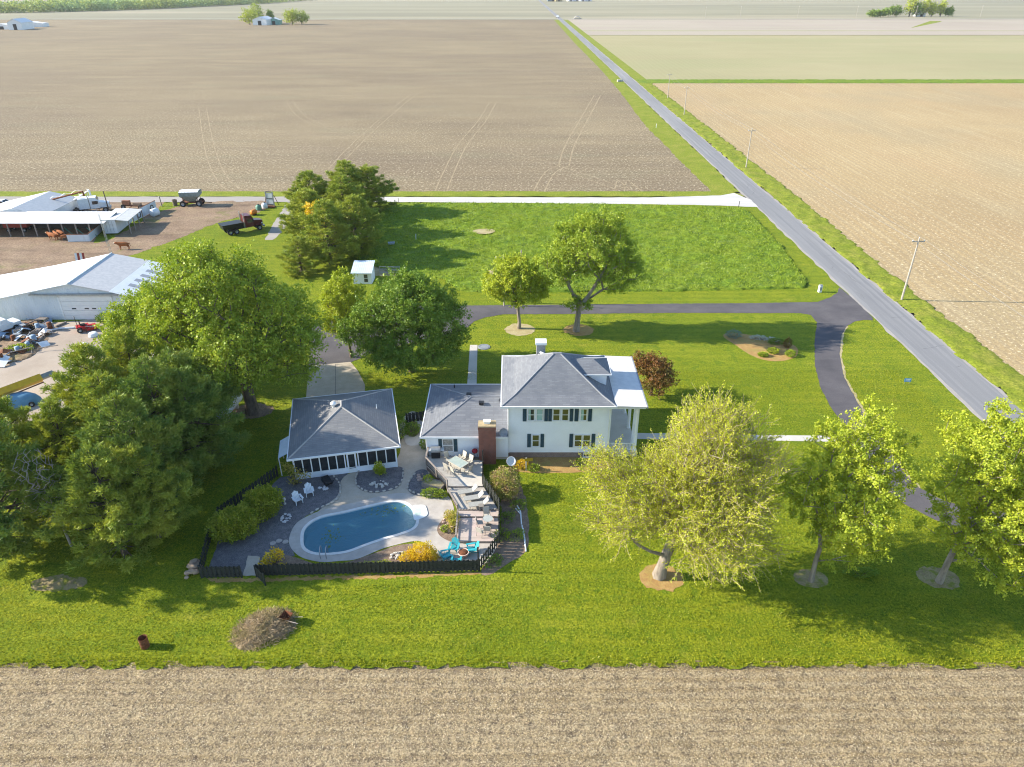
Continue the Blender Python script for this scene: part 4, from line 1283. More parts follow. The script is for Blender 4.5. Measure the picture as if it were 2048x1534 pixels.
def deciduous(name, label, base, lobes, trunk, nclump, nleaf, size, lm, bm, seed, rc=.9, tr=.3, group=None, forks=None, flat=.7, bare=0, shell=.55, cat='tree', twigs=0):
    rng = np.random.RandomState(seed)
    root = thing(name, label, cat, (base[0], base[1], 0), 0, group)
    big = lobes
    lobes = []
    for l in big:
        lobes.append(tuple(l[:3]) + tuple(q * .66 for q in l[3:]))
        for q in range(7):
            d = rng.normal(0, 1, 3); d /= np.linalg.norm(d); d[2] = abs(d[2]) * .9 - .25
            k = rng.uniform(.26, .42)
            lobes.append(tuple(np.array(l[:3]) + d * np.array(l[3:]) * (1.02 - k)) + tuple(np.array(l[3:]) * k))
    T = in_lobes(rng, lobes, nclump, shell)
    A, par, cnt = grow(rng, trunk, T)
    rad = np.maximum(tr * np.sqrt(cnt / cnt.max()), .018)
    rad[0] = tr * 1.45
    if len(rad) > 1: rad[1] = tr * 1.08
    me = limb_mesh('trunk', A, par, rad, 6)
    obj('trunk', me, bm, root)
    # leaves strung along short sprays that leave every branch end
    C0 = np.average(np.array([l[:3] for l in big]), axis=0)
    nsp = 6
    m_ = max(4, nleaf // nsp)
    st_ = np.repeat(T, nsp, 0) + rng.normal(0, .12, (len(T) * nsp, 3)) * rc
    od = nrm(st_ - C0)
    dr = nrm(od * .55 + rng.normal(0, .75, st_.shape) * np.array([1, 1, flat]) + np.array([0, 0, .10]))
    Ls = rc * rng.uniform(.5, 1.5, len(st_)) * np.repeat(rng.uniform(.75, 1.25, len(T)), nsp)
    s_ = rng.rand(len(st_) * m_, 1) ** .8
    d2 = np.repeat(dr, m_, 0); L2 = np.repeat(Ls, m_)[:, None]
    Pp = np.repeat(st_, m_, 0) + d2 * L2 * s_ + rng.normal(0, 1, d2.shape) * (.10 * rc + .12 * L2 * (1.1 - s_)) - np.array([0, 0, 1.]) * (.10 * L2 * s_ * s_)
    D = nrm(d2 * .6 + rng.normal(0, .6, d2.shape) + np.array([0, 0, -.12]))
    N = nrm(nrm(Pp - C0) * .45 + rng.normal(0, .55, d2.shape) + np.array([-.15, 0, .30]))
    keep = Pp[:, 2] > .25
    L = size * rng.uniform(.6, 1.45, len(Pp))
    me = leafmesh('crown', Pp[keep], D[keep], N[keep], L[keep], (L * rng.uniform(.5, .85, len(L)))[keep])
    obj('crown', me, lm, root)
    return root


LEAF_Y = leafmat('spring_leaf', (.32, .40, .026), (.51, .53, .046), .25, (.28, .36, .030), .55)
LEAF_M = leafmat('mid_leaf', (.215, .32, .026), (.43, .48, .050), .26, (.19, .28, .028), .5)
LEAF_D = leafmat('dark_leaf', (.12, .225, .024), (.28, .365, .044), .24, (.12, .21, .026), .5)
LEAF_G = leafmat('golden_bud', (.43, .47, .028), (.62, .61, .060), .3, (.42, .48, .035), .5)
LEAF_RED = leafmat('bronze_leaf', (.17, .085, .035), (.34, .16, .045), .3, (.17, .17, .045), .8)
LEAF_O = leafmat('golden_leaf', (.66, .42, .02), (.78, .56, .04), .32, (.56, .48, .04), .9)
LEAF_H = leafmat('hedge_leaf', (.10, .17, .015), (.32, .37, .03), .22, (.40, .40, .05), 1.6)
NEEDLE = leafmat('pine_needle', (.15, .235, .034), (.33, .385, .055), .22, (.41, .43, .060), .45)
NEEDLE_D = leafmat('dark_needle', (.095, .185, .038), (.21, .29, .055), .2, (.28, .33, .05), .45)


def rel(px_c, base):
    return None


# positions in metres; crown lobes are (x, y, z, rx, ry, rz) from the trunk foot
deciduous('maple_tree', 'huge light green maple beside the white propane tank', G(505, 825),
          [(-1.5, 2.0, 12.4, 7.4, 6.8, 6.8), (4.0, 2.5, 9.0, 5.0, 5.4, 5.0), (-7.0, 2.5, 9.4, 5.2, 5.4, 5.2), (.6, -1.6, 7.6, 6.0, 4.2, 4.2), (-3.6, 2, 15.6, 3.8, 3.6, 3.2), (4.2, .5, 5.6, 3.8, 3.6, 3.0), (-4.6, -1.2, 7.2, 4.2, 3.4, 3.6)],
          [(0, 0, -.1), (.0, .1, 1.2), (-.1, .2, 2.6), (-.2, .4, 4.2)], 520, 165, .22, LEAF_M, BARK, 11, 1.2, .56)
deciduous('maple_tree', 'light green maple between the barn and the pine windbreak', G(335, 752),
          [(0, 0, 7.6, 4.4, 4.6, 4.2), (-2.6, 0, 5.8, 3.2, 3.4, 3.0), (2.4, -1, 6.6, 3.4, 3.6, 3.4)],
          [(0, 0, -.1), (0, 0, 1.2), (.1, 0, 2.6), (.1, .1, 3.8)], 210, 170, .21, LEAF_M, BARK, 12, 1.05, .34)
deciduous('young_tree', 'small pale green tree at the edge of the asphalt turning area', G(703, 714),
          [(-.6, .2, 7.6, 2.4, 2.4, 4.6), (-1.3, 0, 5.0, 2.6, 2.4, 2.4), (1.2, 0, 5.2, 2.1, 2.0, 2.2), (1.0, 0, 8.0, 1.6, 1.6, 1.8)],
          [(0, 0, -.1), (-.05, 0, 1.0), (-.1, 0, 2.2), (-.2, .05, 3.4)], 150, 150, .18, LEAF_Y, BARK, 13, .75, .16)
deciduous('oak_tree', 'dense dark green tree behind the wing of the house', G(824, 742),
          [(.3, .5, 8.2, 6.0, 5.6, 4.6), (-3.8, 0, 6.2, 4.0, 4.4, 3.8), (3.9, 0, 5.8, 4.0, 4.4, 3.9), (.4, -2.8, 4.6, 5.0, 3.6, 3.4), (-3.0, -1.5, 3.6, 3.2, 3.0, 2.4), (3.6, -1.5, 3.6, 3.0, 3.0, 2.4)],
          [(0, 0, -.1), (0, 0, .8), (0, .1, 1.8), (.1, .2, 3.0)], 420, 190, .20, LEAF_D, BARK, 14, .95, .32)
deciduous('ash_tree', 'lower round-headed tree with two limbs beside the asphalt drive', G(1038, 657),
          [(-.2, .2, 8.0, 3.6, 3.4, 2.9), (2.2, 0, 6.0, 2.7, 2.8, 2.5), (-2.4, 0, 6.2, 2.6, 2.8, 2.3), (0, -1, 5.2, 2.8, 2.2, 1.6)],
          [(0, 0, -.1), (.05, 0, 1.0), (-.1, 0, 2.2), (-.15, .05, 3.1)], 190, 170, .19, LEAF_Y, BARKL, 15, .78, .23, shell=.3)
deciduous('elm_tree', 'tall spreading tree with open crown between drive and meadow', G(1152, 662),
          [(1.6, 0, 11.8, 5.8, 5.0, 4.6), (4.6, 0, 8.6, 4.0, 4.2, 4.2), (-1.6, 0, 9.8, 3.8, 4.0, 4.4), (2.6, 0, 14.0, 4.0, 3.6, 2.4), (.4, -.4, 4.4, 2.4, 2.0, 1.5)],
          [(0, 0, -.1), (.1, 0, 1.2), (.2, 0, 2.6), (.35, .05, 3.9)], 270, 180, .20, LEAF_M, BARKL, 16, .85, .36, shell=.35)
deciduous('linden_tree', 'slender bright green tree with forked white trunk beside the curving drive', G(1622, 1162),
          [(1.2, .2, 11.6, 3.5, 3.6, 4.4), (-1.6, .2, 9.0, 2.8, 3.0, 3.2), (2.6, .2, 8.2, 2.3, 3.0, 3.0), (.6, -1.2, 6.6, 3.4, 3.4, 2.4), (1.0, -2.4, 8.6, 2.6, 2.4, 2.6), (2.6, -.6, 4.0, 1.9, 1.4, 1.3), (-.6, .3, 5.2, 1.9, 1.6, 1.6), (1.6, -.6, 2.8, 1.2, 1.0, .8), (1.4, 0, 14.4, 1.8, 1.8, 1.7)],
          [(0, 0, -.1), (-.03, 0, .9), (-.05, .05, 2.0), (.05, .1, 3.4)], 215, 230, .145, LEAF_Y, BARKL, 17, .64, .17, shell=.3)
deciduous('linden_tree', 'broad bright green tree rising at the corner of the lawn near the road', G(1878, 1164),
          [(2.2, .4, 11.2, 5.2, 5.0, 4.4), (-.4, .2, 8.2, 3.6, 4.0, 3.6), (5.6, .6, 8.4, 4.2, 4.4, 4.2), (2.6, -1.8, 6.0, 4.0, 4.0, 2.8), (2.4, -3.0, 8.6, 3.4, 2.8, 3.0), (3.2, -2.8, 4.0, 2.8, 2.2, 2.2), (-.6, -.6, 5.6, 2.6, 2.4, 2.0), (3.4, -1.4, 4.2, 2.4, 1.8, 2.0), (4.0, .6, 14.2, 2.6, 2.6, 1.8)],
          [(0, 0, -.1), (.03, 0, 1.0), (.08, 0, 2.2), (.3, .1, 3.8)], 430, 230, .150, LEAF_Y, BARKL, 18, .70, .22, shell=.3)
deciduous('crab_apple', 'bronze leaved ornamental tree beside the porch', G(1302, 790),
          [(0, 0, 3.2, 2.3, 2.3, 2.4), (-.9, .3, 3.6, 1.7, 1.7, 1.9), (1.1, 0, 2.4, 1.7, 1.8, 1.6), (0, -1, 1.8, 1.8, 1.4, 1.2)],
          [(0, 0, -.1), (0, 0, .4), (.05, 0, .8), (.05, 0, 1.2)], 150, 80, .16, LEAF_RED, BARK, 19, .55, .14)


# the big tree in bud: a broom of fine twigs with small yellow buds strung along them
def budding(name, label, base, lobes, trunk, ntip, seed, tr):
    rng = np.random.RandomState(seed)
    root = thing(name, label, 'tree', (base[0], base[1], 0))
    T = in_lobes(rng, [tuple(l[:3]) + tuple(q * .66 for q in l[3:]) for l in lobes] + [tuple(np.array(l[:3]) + np.array(d) * np.array(l[3:]) * .80) + tuple(np.array(l[3:]) * .36) for l in lobes for d in nrm(rng.normal(0, 1, (5, 3)))], ntip, .25)
    A, par, cnt = grow(rng, trunk, T, .3, .09, .06)
    rad = np.maximum(tr * np.sqrt(cnt / cnt.max()), .016)
    rad[0] = tr * 1.5; rad[1] = tr * 1.1
    obj('trunk', limb_mesh('trunk', A, par, rad, 6), BARKL, root)
    nt_ = 7
    C0 = np.array([lobes[0][0], lobes[0][1], lobes[0][2] - 4])
    st_ = np.repeat(T, nt_, 0) + rng.normal(0, .25, (len(T) * nt_, 3))
    dr = nrm(nrm(st_ - C0) * .8 + rng.normal(0, .55, st_.shape) + np.array([.0, 0, .12]))
    Lt = rng.uniform(.7, 1.7, len(st_))
    mid = st_ + dr * (Lt * .5)[:, None] + rng.normal(0, .08, st_.shape)
    en = st_ + dr * Lt[:, None] + np.array([0, 0, .12])
    A2 = np.concatenate([st_, mid, en]); n0 = len(st_)
    p2 = np.concatenate([np.full(n0, -1), np.arange(n0), np.arange(n0, 2 * n0)])
    r2 = np.concatenate([np.full(n0, .022), np.full(n0, .017), np.full(n0, .010)])
    obj('twigs', limb_mesh('twigs', A2, p2, r2, 3), mat('tan_twig', (.44, .37, .22), (.32, .26, .15), 3, .9), root)
    m_ = 24
    s_ = rng.rand(n0 * m_, 1)
    a = np.repeat(st_, m_, 0); b_ = np.repeat(en, m_, 0)
    Pp = a + (b_ - a) * s_ + rng.normal(0, .06, a.shape)
    D = nrm(np.repeat(dr, m_, 0) + rng.normal(0, .7, a.shape))
    N = nrm(rng.normal(0, 1, a.shape) + np.array([0, 0, .7]))
    L = rng.uniform(.08, .15, len(a))
    k = Pp[:, 2] > .3
    obj('crown', leafmesh('crown', Pp[k], D[k], N[k], L[k], (L * .6)[k]), LEAF_G, root)
    return root


budding('budding_tree', 'large tree in yellow-green bud with bare twigs in front of the porch', G(1318, 1152),
        [(2.3, .4, 10.2, 4.9, 5.2, 4.3), (-1.6, .2, 8.0, 4.2, 4.6, 3.8), (4.4, .2, 7.4, 4.4, 4.8, 3.2), (2.2, -3.0, 7.6, 4.0, 3.2, 3.0), (2.6, 1.0, 13.4, 2.8, 2.6, 1.9), (-2.6, -.2, 6.4, 3.0, 2.8, 2.0), (3.6, -1.4, 4.2, 3.4, 2.2, 2.0), (6.0, -.6, 3.6, 2.8, 2.2, 1.6), (1.2, -1.6, 7.4, 3.2, 2.2, 2.4)],
        [(0, 0, -.1), (.1, .0, .8), (.35, .1, 2.0), (.7, .2, 3.4)], 760, 21, .40)


# pines
def pine_mesh(seed, h, rmax, low=.08, dens=1.0, prof=1.0):
    rng = np.random.RandomState(seed)
    A = [(0, 0, -.1)]; nseg = 10
    for i in range(1, nseg + 1):
        A.append((rng.normal(0, .06), rng.normal(0, .06), h * i / nseg))
    A = [np.array(p) for p in A]; par = [-1] + list(range(nseg))
    rad = [max(.03, .024 * h * (1 - i / (nseg + .5))) for i in range(nseg + 1)]
    tp = []; td = []
    z = h * low
    while z < h * .985:
        u = z / h
        env = rmax * (min(1, (1 - u) * 1.6 + .04) ** .78) * (min(1, .60 + u * 2.0))
        nb = int(rng.randint(5, 8) * dens) if u < .85 else 4
        a0 = rng.rand() * 6.28
        for k in range(nb):
            a = a0 + 6.283 * k / nb + rng.normal(0, .22)
            Lb = env * rng.uniform(.68, 1.18)
            up = .10 + .45 * u + rng.normal(0, .06)
            d = np.array([math.cos(a), math.sin(a), up]); d /= np.linalg.norm(d)
            p0 = np.array([0, 0, z]); j = int(np.clip(round(z / h * nseg), 1, nseg))
            m_ = p0 + d * Lb * .55 + np.array([0, 0, -.06 * Lb]); e = p0 + d * Lb + np.array([0, 0, .03 * Lb])
            A += [m_, e]; par += [j, len(A) - 2]; rad += [.02 + .006 * Lb, .014]
            side = np.array([-math.sin(a), math.cos(a), 0])
            tp.append(e); td.append(d)
            nt_ = max(2, int(Lb * 3.0))
            for q in range(nt_):
                s_ = rng.uniform(.38, 1.0)
                p = p0 + d * Lb * s_ + side * rng.normal(0, .20 * Lb * (1.15 - s_) + .14) + np.array([0, 0, rng.normal(.02, .07)])
                tp.append(p); td.append(d * .8 + side * rng.normal(0, .5))
        z += rng.uniform(.48, .80) * (1 + .02 * h)
    tp.append(np.array([0, 0, h])); td.append(np.array([0, 0, 1.]))
    tp = np.array(tp); td = nrm(np.array(td))
    nn = 62
    P0 = np.repeat(tp, nn, 0)
    D = nrm(np.repeat(td, nn, 0) * .75 + rng.normal(0, .6, P0.shape) + np.array([0, 0, .42]))
    N = nrm(rng.normal(0, 1, P0.shape) + np.array([0, 0, .4]))
    L = rng.uniform(.18, .40, len(P0))
    P0 = P0 + rng.normal(0, .15, P0.shape)
    k = P0[:, 2] > .15
    return limb_mesh('trunk', np.array(A), np.array(par), np.array(rad), 5), leafmesh('crown', P0[k], D[k], N[k], L[k], rng.uniform(.055, .10, len(P0))[k])


PINES = [pine_mesh(31, 11.5, 4.1), pine_mesh(32, 12.5, 4.4, .1), pine_mesh(33, 10.5, 3.9, .05, 1.1)]


def pine(label, px, k, scale, rz, m_=None, name='pine_tree', group='pines of the west windbreak', base=None, zs=1.0):
    b_ = base or G(*px)
    root = thing(name, label, 'tree', (b_[0], b_[1], 0), rz, group)
    root.scale = (scale * 1.1, scale * 1.1, scale * zs)
    t_, c_ = PINES[k]
    obj('trunk', t_, BARK, root)
    c = obj('crown', c_, NEEDLE, root)
    if m_ is not None:
        c.material_slots[0].link = 'OBJECT'; c.material_slots[0].material = m_
    return root


pine('bushy pine at the front of the windbreak, nearest the picket fence', (250, 1108), 2, .98, .3, None)
pine('tall pine at the front left corner of the windbreak', (28, 1100), 1, 1.12, 1.2, NEEDLE_D)
pine('pine directly behind the bushy front pine of the windbreak', (300, 1030), 0, 1.02, 2.2, NEEDLE_D)
pine('pine standing behind the bare grey tree in the windbreak', (165, 985), 1, .76, 3.0, None)
pine('pine on the yard side of the windbreak beside the yellow boom', (58, 985), 0, .84, 4.4, None)
pine('pine in the middle of the windbreak, lawn side', (352, 955), 1, .98, 5.1, NEEDLE_D)
pine('pine in the middle of the windbreak, yard side', (232, 905), 0, 1.0, .9, None)
pine('pine towards the propane tank end of the windbreak', (388, 893), 2, 1.0, 1.7, NEEDLE_D)
pine('last pine of the windbreak, in front of the light green maple', (300, 850), 1, .86, 2.6, None)
pine('pine beside the farmyard gravel behind the boom tip', (258, 858), 0, .66, 3.9, None)
pine('small pine at the far corner of the windbreak by the farmyard', (262, 790), 2, .62, 3.3, None)
pine('pine filling the lawn edge of the windbreak opposite the round bushes', (408, 940), 0, .92, 4.9, NEEDLE_D)
pine('pine beside the propane tank at the end of the windbreak', (412, 862), 2, .84, .8, NEEDLE_D)
pine('pine between the bushy front pine and the round bushes', (318, 1075), 1, .72, 2.4, None)
pine('pine in the heart of the windbreak', (262, 960), 2, 1.05, 5.6, None)
pine('pine at the near end of the meadow row, beside the white shed', (662, 528), 1, 1.12, .6, None, zs=.74, group='pines along the meadow')
pine('shadowed pine of the meadow row, second from the white shed', (716, 508), 0, 1.14, 1.9, None, zs=.74, group='pines along the meadow')
pine('pine of the meadow row beside the golden shrub, lane side', (622, 486), 2, 1.21, 2.9, None, zs=.74, group='pines along the meadow')
pine('pine in the middle of the meadow row', (694, 468), 1, 1.12, 4.1, None, zs=.74, group='pines along the meadow')
pine('pine of the meadow row next to the gravel lane', (628, 445), 0, 1.12, 5.2, None, zs=.74, group='pines along the meadow')
pine('tallest pine of the meadow row, near the gravel road', (700, 432), 1, 1.14, .2, None, zs=.74, group='pines along the meadow')
pine('last pine of the meadow row, at the gravel road', (742, 424), 2, 1.18, 1.3, None, zs=.74, group='pines along the meadow')
pine('small dark pine between the maple crown and the meadow row', (604, 548), 2, .75, 2.0, None, zs=.74, group='pines along the meadow')
deciduous('golden_shrub', 'golden yellow leaved tree among the pines of the meadow row', G(640, 500), [(0, 0, 6.4, 1.7, 1.7, 2.2), (.5, 0, 4.6, 1.8, 1.8, 1.6)],
          [(0, 0, -.1), (0, 0, 1), (0, 0, 2), (0, 0, 3)], 60, 50, .30, LEAF_O, BARK, 40, .7, .12)

# bare grey tree in the windbreak
rng = np.random.RandomState(50)
bb = G(143, 1092)
root = thing('bare_tree', 'leafless grey tree between the pines of the windbreak', 'tree', (bb[0], bb[1], 0))
T = in_lobes(rng, [(-.2, -.3, 7.6, 1.7, 1.4, 2.2), (-.1, -.3, 4.6, 1.9, 1.4, 2.2)], 230, .2)
A, par, cnt = grow(rng, [(0, 0, -.1), (-.05, 0, 1.5), (-.1, 0, 3.2), (-.15, 0, 5.0)], T, .3, .1, .1)
obj('trunk', limb_mesh('trunk', A, par, np.maximum(.11 * np.sqrt(cnt / cnt.max()), .017), 5), mat('silver_bark', (.42, .38, .34), (.28, .25, .23), 3, .9), root)


# ------------------------------------------------------------------ shrubs and bedding plants
def shrub(name, label, base, lobes, n, size, lm, seed, group=None, cat='shrub', z=0.0, shell=.72, up=.5):
    rng = np.random.RandomState(seed)
    root = thing(name, label, cat, (base[0], base[1], z), 0, group)
    A = [(0, 0, -.05)]; par = [-1]; rad = [.05]
    vol = np.array([(l[3] * l[4] * l[5]) ** .67 for l in lobes]); vol = vol / vol.sum()
    Pp = []; O = []
    for l, sh_ in zip(lobes, vol):
        k = int(n * sh_)
        d = rng.normal(0, 1, (k, 3)); d /= np.linalg.norm(d, axis=1, keepdims=True)
        lump = 1 + .14 * np.sin(d[:, 0] * 7 + seed) * np.sin(d[:, 1] * 6 + 1) + .10 * np.sin(d[:, 2] * 9 + d[:, 0] * 5)
        r_ = rng.uniform(shell, 1.03, (k, 1)) * lump[:, None]
        Pp.append(np.array(l[:3]) + d * r_ * np.array(l[3:])); O.append(d)
        for q in range(7):
            e = np.array(l[:3]) + d[q] * np.array(l[3:]) * .8
            A.append(e); par.append(0); rad.append(.014)
    Pp = np.concatenate(Pp); O = np.concatenate(O)
    k = Pp[:, 2] > .03
    Pp = Pp[k]; O = O[k]
    D = nrm(O + rng.normal(0, .6, O.shape) + np.array([0, 0, up])); N = nrm(O * .6 + rng.normal(0, .7, O.shape) + np.array([0, 0, .3]))
    L = size * rng.uniform(.7, 1.3, len(Pp))
    obj('stem', limb_mesh('stem', np.array(A, float), np.array(par), np.array(rad), 4), BARK, root)
    obj('foliage', leafmesh('foliage', Pp, D, N, L, L * rng.uniform(.5, .8, len(L))), lm, root)
    return root


shrub('clipped_bush', 'large rounded green bush at the front fence corner beside the pool', G(472, 1072), [(-.35, 0, 1.15, 1.55, 1.5, 1.25), (.45, .35, 1.2, 1.45, 1.45, 1.25)], 9000, .17, LEAF_H, 61, 'clipped bushes by the pool')
shrub('clipped_bush', 'rounded green bush behind the larger one, nearest the white chairs', G(525, 1030), [(0, 0, 1.2, 1.45, 1.4, 1.35), (.4, .6, 1.1, 1.2, 1.2, 1.15)], 8000, .17, LEAF_H, 62, 'clipped bushes by the pool')
shrub('lilac_bush', 'leafy lilac bush with pink tips outside the deck fence', G(1008, 985), [(0, 0, 1.15, 1.35, 1.5, 1.25), (.25, -.6, .9, 1.1, 1.1, 1.0)], 8000, .12, leafmat('lilac_leaf', (.22, .30, .05), (.42, .40, .09), .28, (.50, .30, .24), 1.6), 63)
shrub('golden_bush', 'bright golden bush inside the front fence beside the fire pit', G(842, 1122), [(.1, 0, .75, 1.05, .95, .85), (-.9, -.25, .5, .75, .6, .55), (.7, -.1, .5, .7, .7, .6)], 6500, .10, LEAF_O, 64)
shrub('yellow_shrub', 'open yellow flowering shrub beside the picket gate', G(545, 1138), [(-.2, .2, .8, .55, .5, .5), (.5, .5, 1.0, .4, .4, .4), (.1, .9, .9, .4, .4, .4), (-.6, .1, .4, .45, .4, .35), (.9, -.1, .35, .4, .3, .3)], 900, .15, LEAF_O, 65, shell=.4)
shrub('climbing_sapling', 'slender vine-like sapling in front of the screened porch', G(592, 968), [(-.4, 0, 1.7, .8, .5, .7), (.6, -.1, 1.1, .9, .4, .5), (.0, -.3, .6, .7, .5, .4)], 420, .17, leafmat('olive_leaf', (.32, .30, .06), (.46, .38, .08), .3), 66, shell=.2)
shrub('dwarf_conifer', 'small golden green conifer in the stone edged bed', G(760, 950), [(0, 0, .75, .48, .48, .7), (.25, 0, .5, .35, .35, .4), (-.25, .1, .55, .35, .35, .45)], 1100, .13, LEAF_Y, 67, shell=.4, up=1.2)
shrub('bedding_shrub', 'low green shrub at the foot of the deck planter', G(862, 992), [(0, 0, .35, .9, .45, .4), (.9, -.1, .3, .6, .4, .35)], 1500, .11, LEAF_M, 68)
shrub('bedding_shrub', 'small upright shrub between the deck rail and planter box', G(856, 966), [(0, 0, .4, .4, .4, .45)], 500, .11, LEAF_Y, 69)
shrub('bedding_shrub', 'green shrub against the side of the lower deck steps', G(907, 1045), [(0, 0, .45, .5, .75, .5), (-.35, .5, .35, .5, .5, .4), (.05, -.9, .4, .35, .6, .45)], 1800, .11, leafmat('spirea', (.28, .34, .05), (.50, .46, .08), .3, (.55, .42, .13), 1.4), 70)
shrub('bedding_shrub', 'round bright green cushion plant among the pink rocks', G(889, 1062), [(0, 0, .25, .32, .32, .28)], 500, .09, LEAF_M, 71)
shrub('bedding_shrub', 'dark evergreen in the round bed between the two buildings', G(826, 866), [(0, 0, .5, .75, .9, .6)], 1100, .13, LEAF_D, 72)
shrub('bedding_shrub', 'shaded shrub against the side of the outbuilding', G(805, 868), [(0, 0, .6, .5, 1.6, .7)], 1200, .13, LEAF_D, 73)
shrub('bedding_shrub', 'shrub under the corner of the wing roof', G(851, 893), [(0, 0, .5, .5, .8, .6)], 800, .13, LEAF_D, 74)
shrub('bedding_shrub', 'yellow green shrub under the yellow sign by the house', G(1044, 936), [(0, 0, .4, .6, .45, .45)], 900, .11, LEAF_O, 75)
shrub('bedding_shrub', 'low green shrub on the house bed next to the yellow sign', G(1066, 941), [(0, 0, .3, .6, .4, .35)], 700, .11, LEAF_M, 76)
shrub('bedding_shrub', 'small green plant in the middle of the house bed', G(1160, 928), [(0, 0, .25, .42, .35, .32)], 400, .11, LEAF_M, 77)
shrub('bedding_shrub', 'low yellow plant along the inside of the front fence', G(745, 1133), [(0, 0, .2, .8, .25, .25), (-1.0, -.1, .18, .5, .2, .2), (1.0, .1, .2, .5, .25, .25)], 1100, .10, LEAF_Y, 78)
for i, (q, l, lm, lobes) in enumerate((((1466, 674), 'blue green clump at the tip of the lawn bed nearest the elm', leafmat('blue_leaf', (.12, .2, .16), (.25, .33, .28), .2), [(0, 0, .4, 1.0, .7, .5)]),
                                       ((1515, 678), 'pale blue trailing plant along the lawn bed', leafmat('silver_leaf', (.38, .42, .42), (.55, .58, .55), .2), [(0, 0, .2, 1.1, .4, .25), (1.6, -.6, .2, 1.0, .4, .25)]),
                                       ((1552, 688), 'dark green clump in the lawn bed', LEAF_D, [(0, 0, .35, 1.1, .5, .4)]),
                                       ((1574, 694), 'rust red grass tuft in the lawn bed', LEAF_RED, [(0, 0, .55, .45, .45, .65)]),
                                       ((1546, 706), 'bright green clump in the lawn bed', LEAF_Y, [(0, 0, .3, .7, .5, .35)]),
                                       ((1580, 712), 'round blue green clump at the drive end of the lawn bed', LEAF_M, [(0, 0, .35, .6, .5, .4)]),
                                       ((1526, 712), 'low silvery clump at the front of the lawn bed', LEAF_M, [(0, 0, .2, .6, .4, .25)]))):
    shrub('bedding_plant', l, G(*q), lobes, 700, .14, lm, 80 + i, 'plants of the lawn bed')
shrub('perennial_clump', 'low spreading green plant under the slender tree', G(1722, 1150), [(0, 0, .25, 1.25, .35, .3)], 900, .14, LEAF_D, 90)
for i, q in enumerate(((1000, 1075), (1012, 1040), (1035, 1015), (985, 1128), (1030, 1075))):
    lab_ = ('grey green weed clump outside the fence by the steps', 'weed clump between fence and white pipe', 'weed clump beside the fallen white pipe', 'white flowered weed clump at the fence corner', 'thin weed clump at the outer edge of the fence bed')[i]
    shrub('weed_clump', lab_, G(*q), [(0, 0, .2, .7, .6, .28), (.3, .5, .15, .5, .4, .2)], 500, .12, LEAF_D if i % 2 else LEAF_M, 95 + i, 'weeds outside the deck fence', cat='plant')


# ------------------------------------------------------------------ far vegetation
def far_tree(label, px, h, r_, seed, lm=LEAF_M, grp=None, name='farm_tree', n=900, sz=1.0, conic=False):
    b_ = G(*px)
    rng = np.random.RandomState(seed)
    root = thing(name, label, 'tree', (b_[0], b_[1], 0), 0, grp)
    lob = [(0, 0, h * .58, r_ * .8, r_ * .8, h * .42), (r_ * .3, 0, h * .45, r_ * .7, r_ * .7, h * .32), (-r_ * .35, 0, h * .42, r_ * .65, r_ * .65, h * .3)]
    T = in_lobes(rng, lob, 40, .3)
    A, par, cnt = grow(rng, [(0, 0, -.1), (0, 0, h * .12), (0, 0, h * .22)], T)
    obj('trunk', limb_mesh('trunk', A, par, np.maximum(.035 * h * np.sqrt(cnt / cnt.max()), .06), 4), BARK, root)
    k = n // 40
    cen = np.repeat(T, k, 0); g = rng.normal(0, .62, cen.shape)
    Pp = cen + g * np.array([r_ * .30, r_ * .30, h * .10])
    kk = Pp[:, 2] > .3
    L = sz * rng.uniform(.7, 1.3, len(Pp))
    N = nrm(rng.normal(0, .6, Pp.shape) + np.array([0, 0, .7]))
    obj('crown', leafmesh('crown', Pp[kk], rng.normal(0, 1, Pp.shape)[kk], N[kk], L[kk], (L * .7)[kk]), lm, root)


for i, (px, h, r_, lm, l) in enumerate((((500, 50), 16, 9, LEAF_Y, 'pale tree left of the distant white barn'), ((516, 47), 21, 9, LEAF_M, 'tall tree behind the distant white barn'),
                                        ((543, 47), 14, 4.5, LEAF_D, 'narrow dark tree by the distant green shed'), ((585, 49), 16, 9, LEAF_Y, 'light tree of the distant pair'),
                                        ((604, 49), 15, 8, LEAF_M, 'darker tree of the distant pair'))):
    far_tree(l, px, h, r_, 200 + i, lm, 'trees of the distant farmstead', sz=1.5)
grove = [(1745, 34, 9, 8, 1), (1760, 34, 10, 8, 1), (1776, 33, 13, 9, 1), (1792, 33, 14, 8, 1), (1818, 33, 26, 8, 0), (1832, 33, 17, 7, 1), (1845, 33, 24, 8, 0), (1862, 33, 19, 7, 0), (1880, 33, 20, 6, 0), (1896, 33, 12, 6, 1)]
for i, (x, y, h, r_, k) in enumerate(grove):
    far_tree(('low dark bush at the road end of the far grove', 'second low dark bush of the far grove', 'third dark bush of the far grove, taller', 'dark bush left of the tallest tree in the far grove', 'tallest light tree of the far grove', 'dark bush between the two tallest trees of the far grove', 'second tallest light tree of the far grove, by the white house', 'light tree right of the white house in the far grove', 'slim light tree near the right end of the far grove', 'dark bush closing the right end of the far grove')[i], (x, y), h, r_, 220 + i, (LEAF_Y, LEAF_D)[k], ('tall light trees of the far grove', 'bushy trees of the far grove')[k], sz=1.7, n=800)

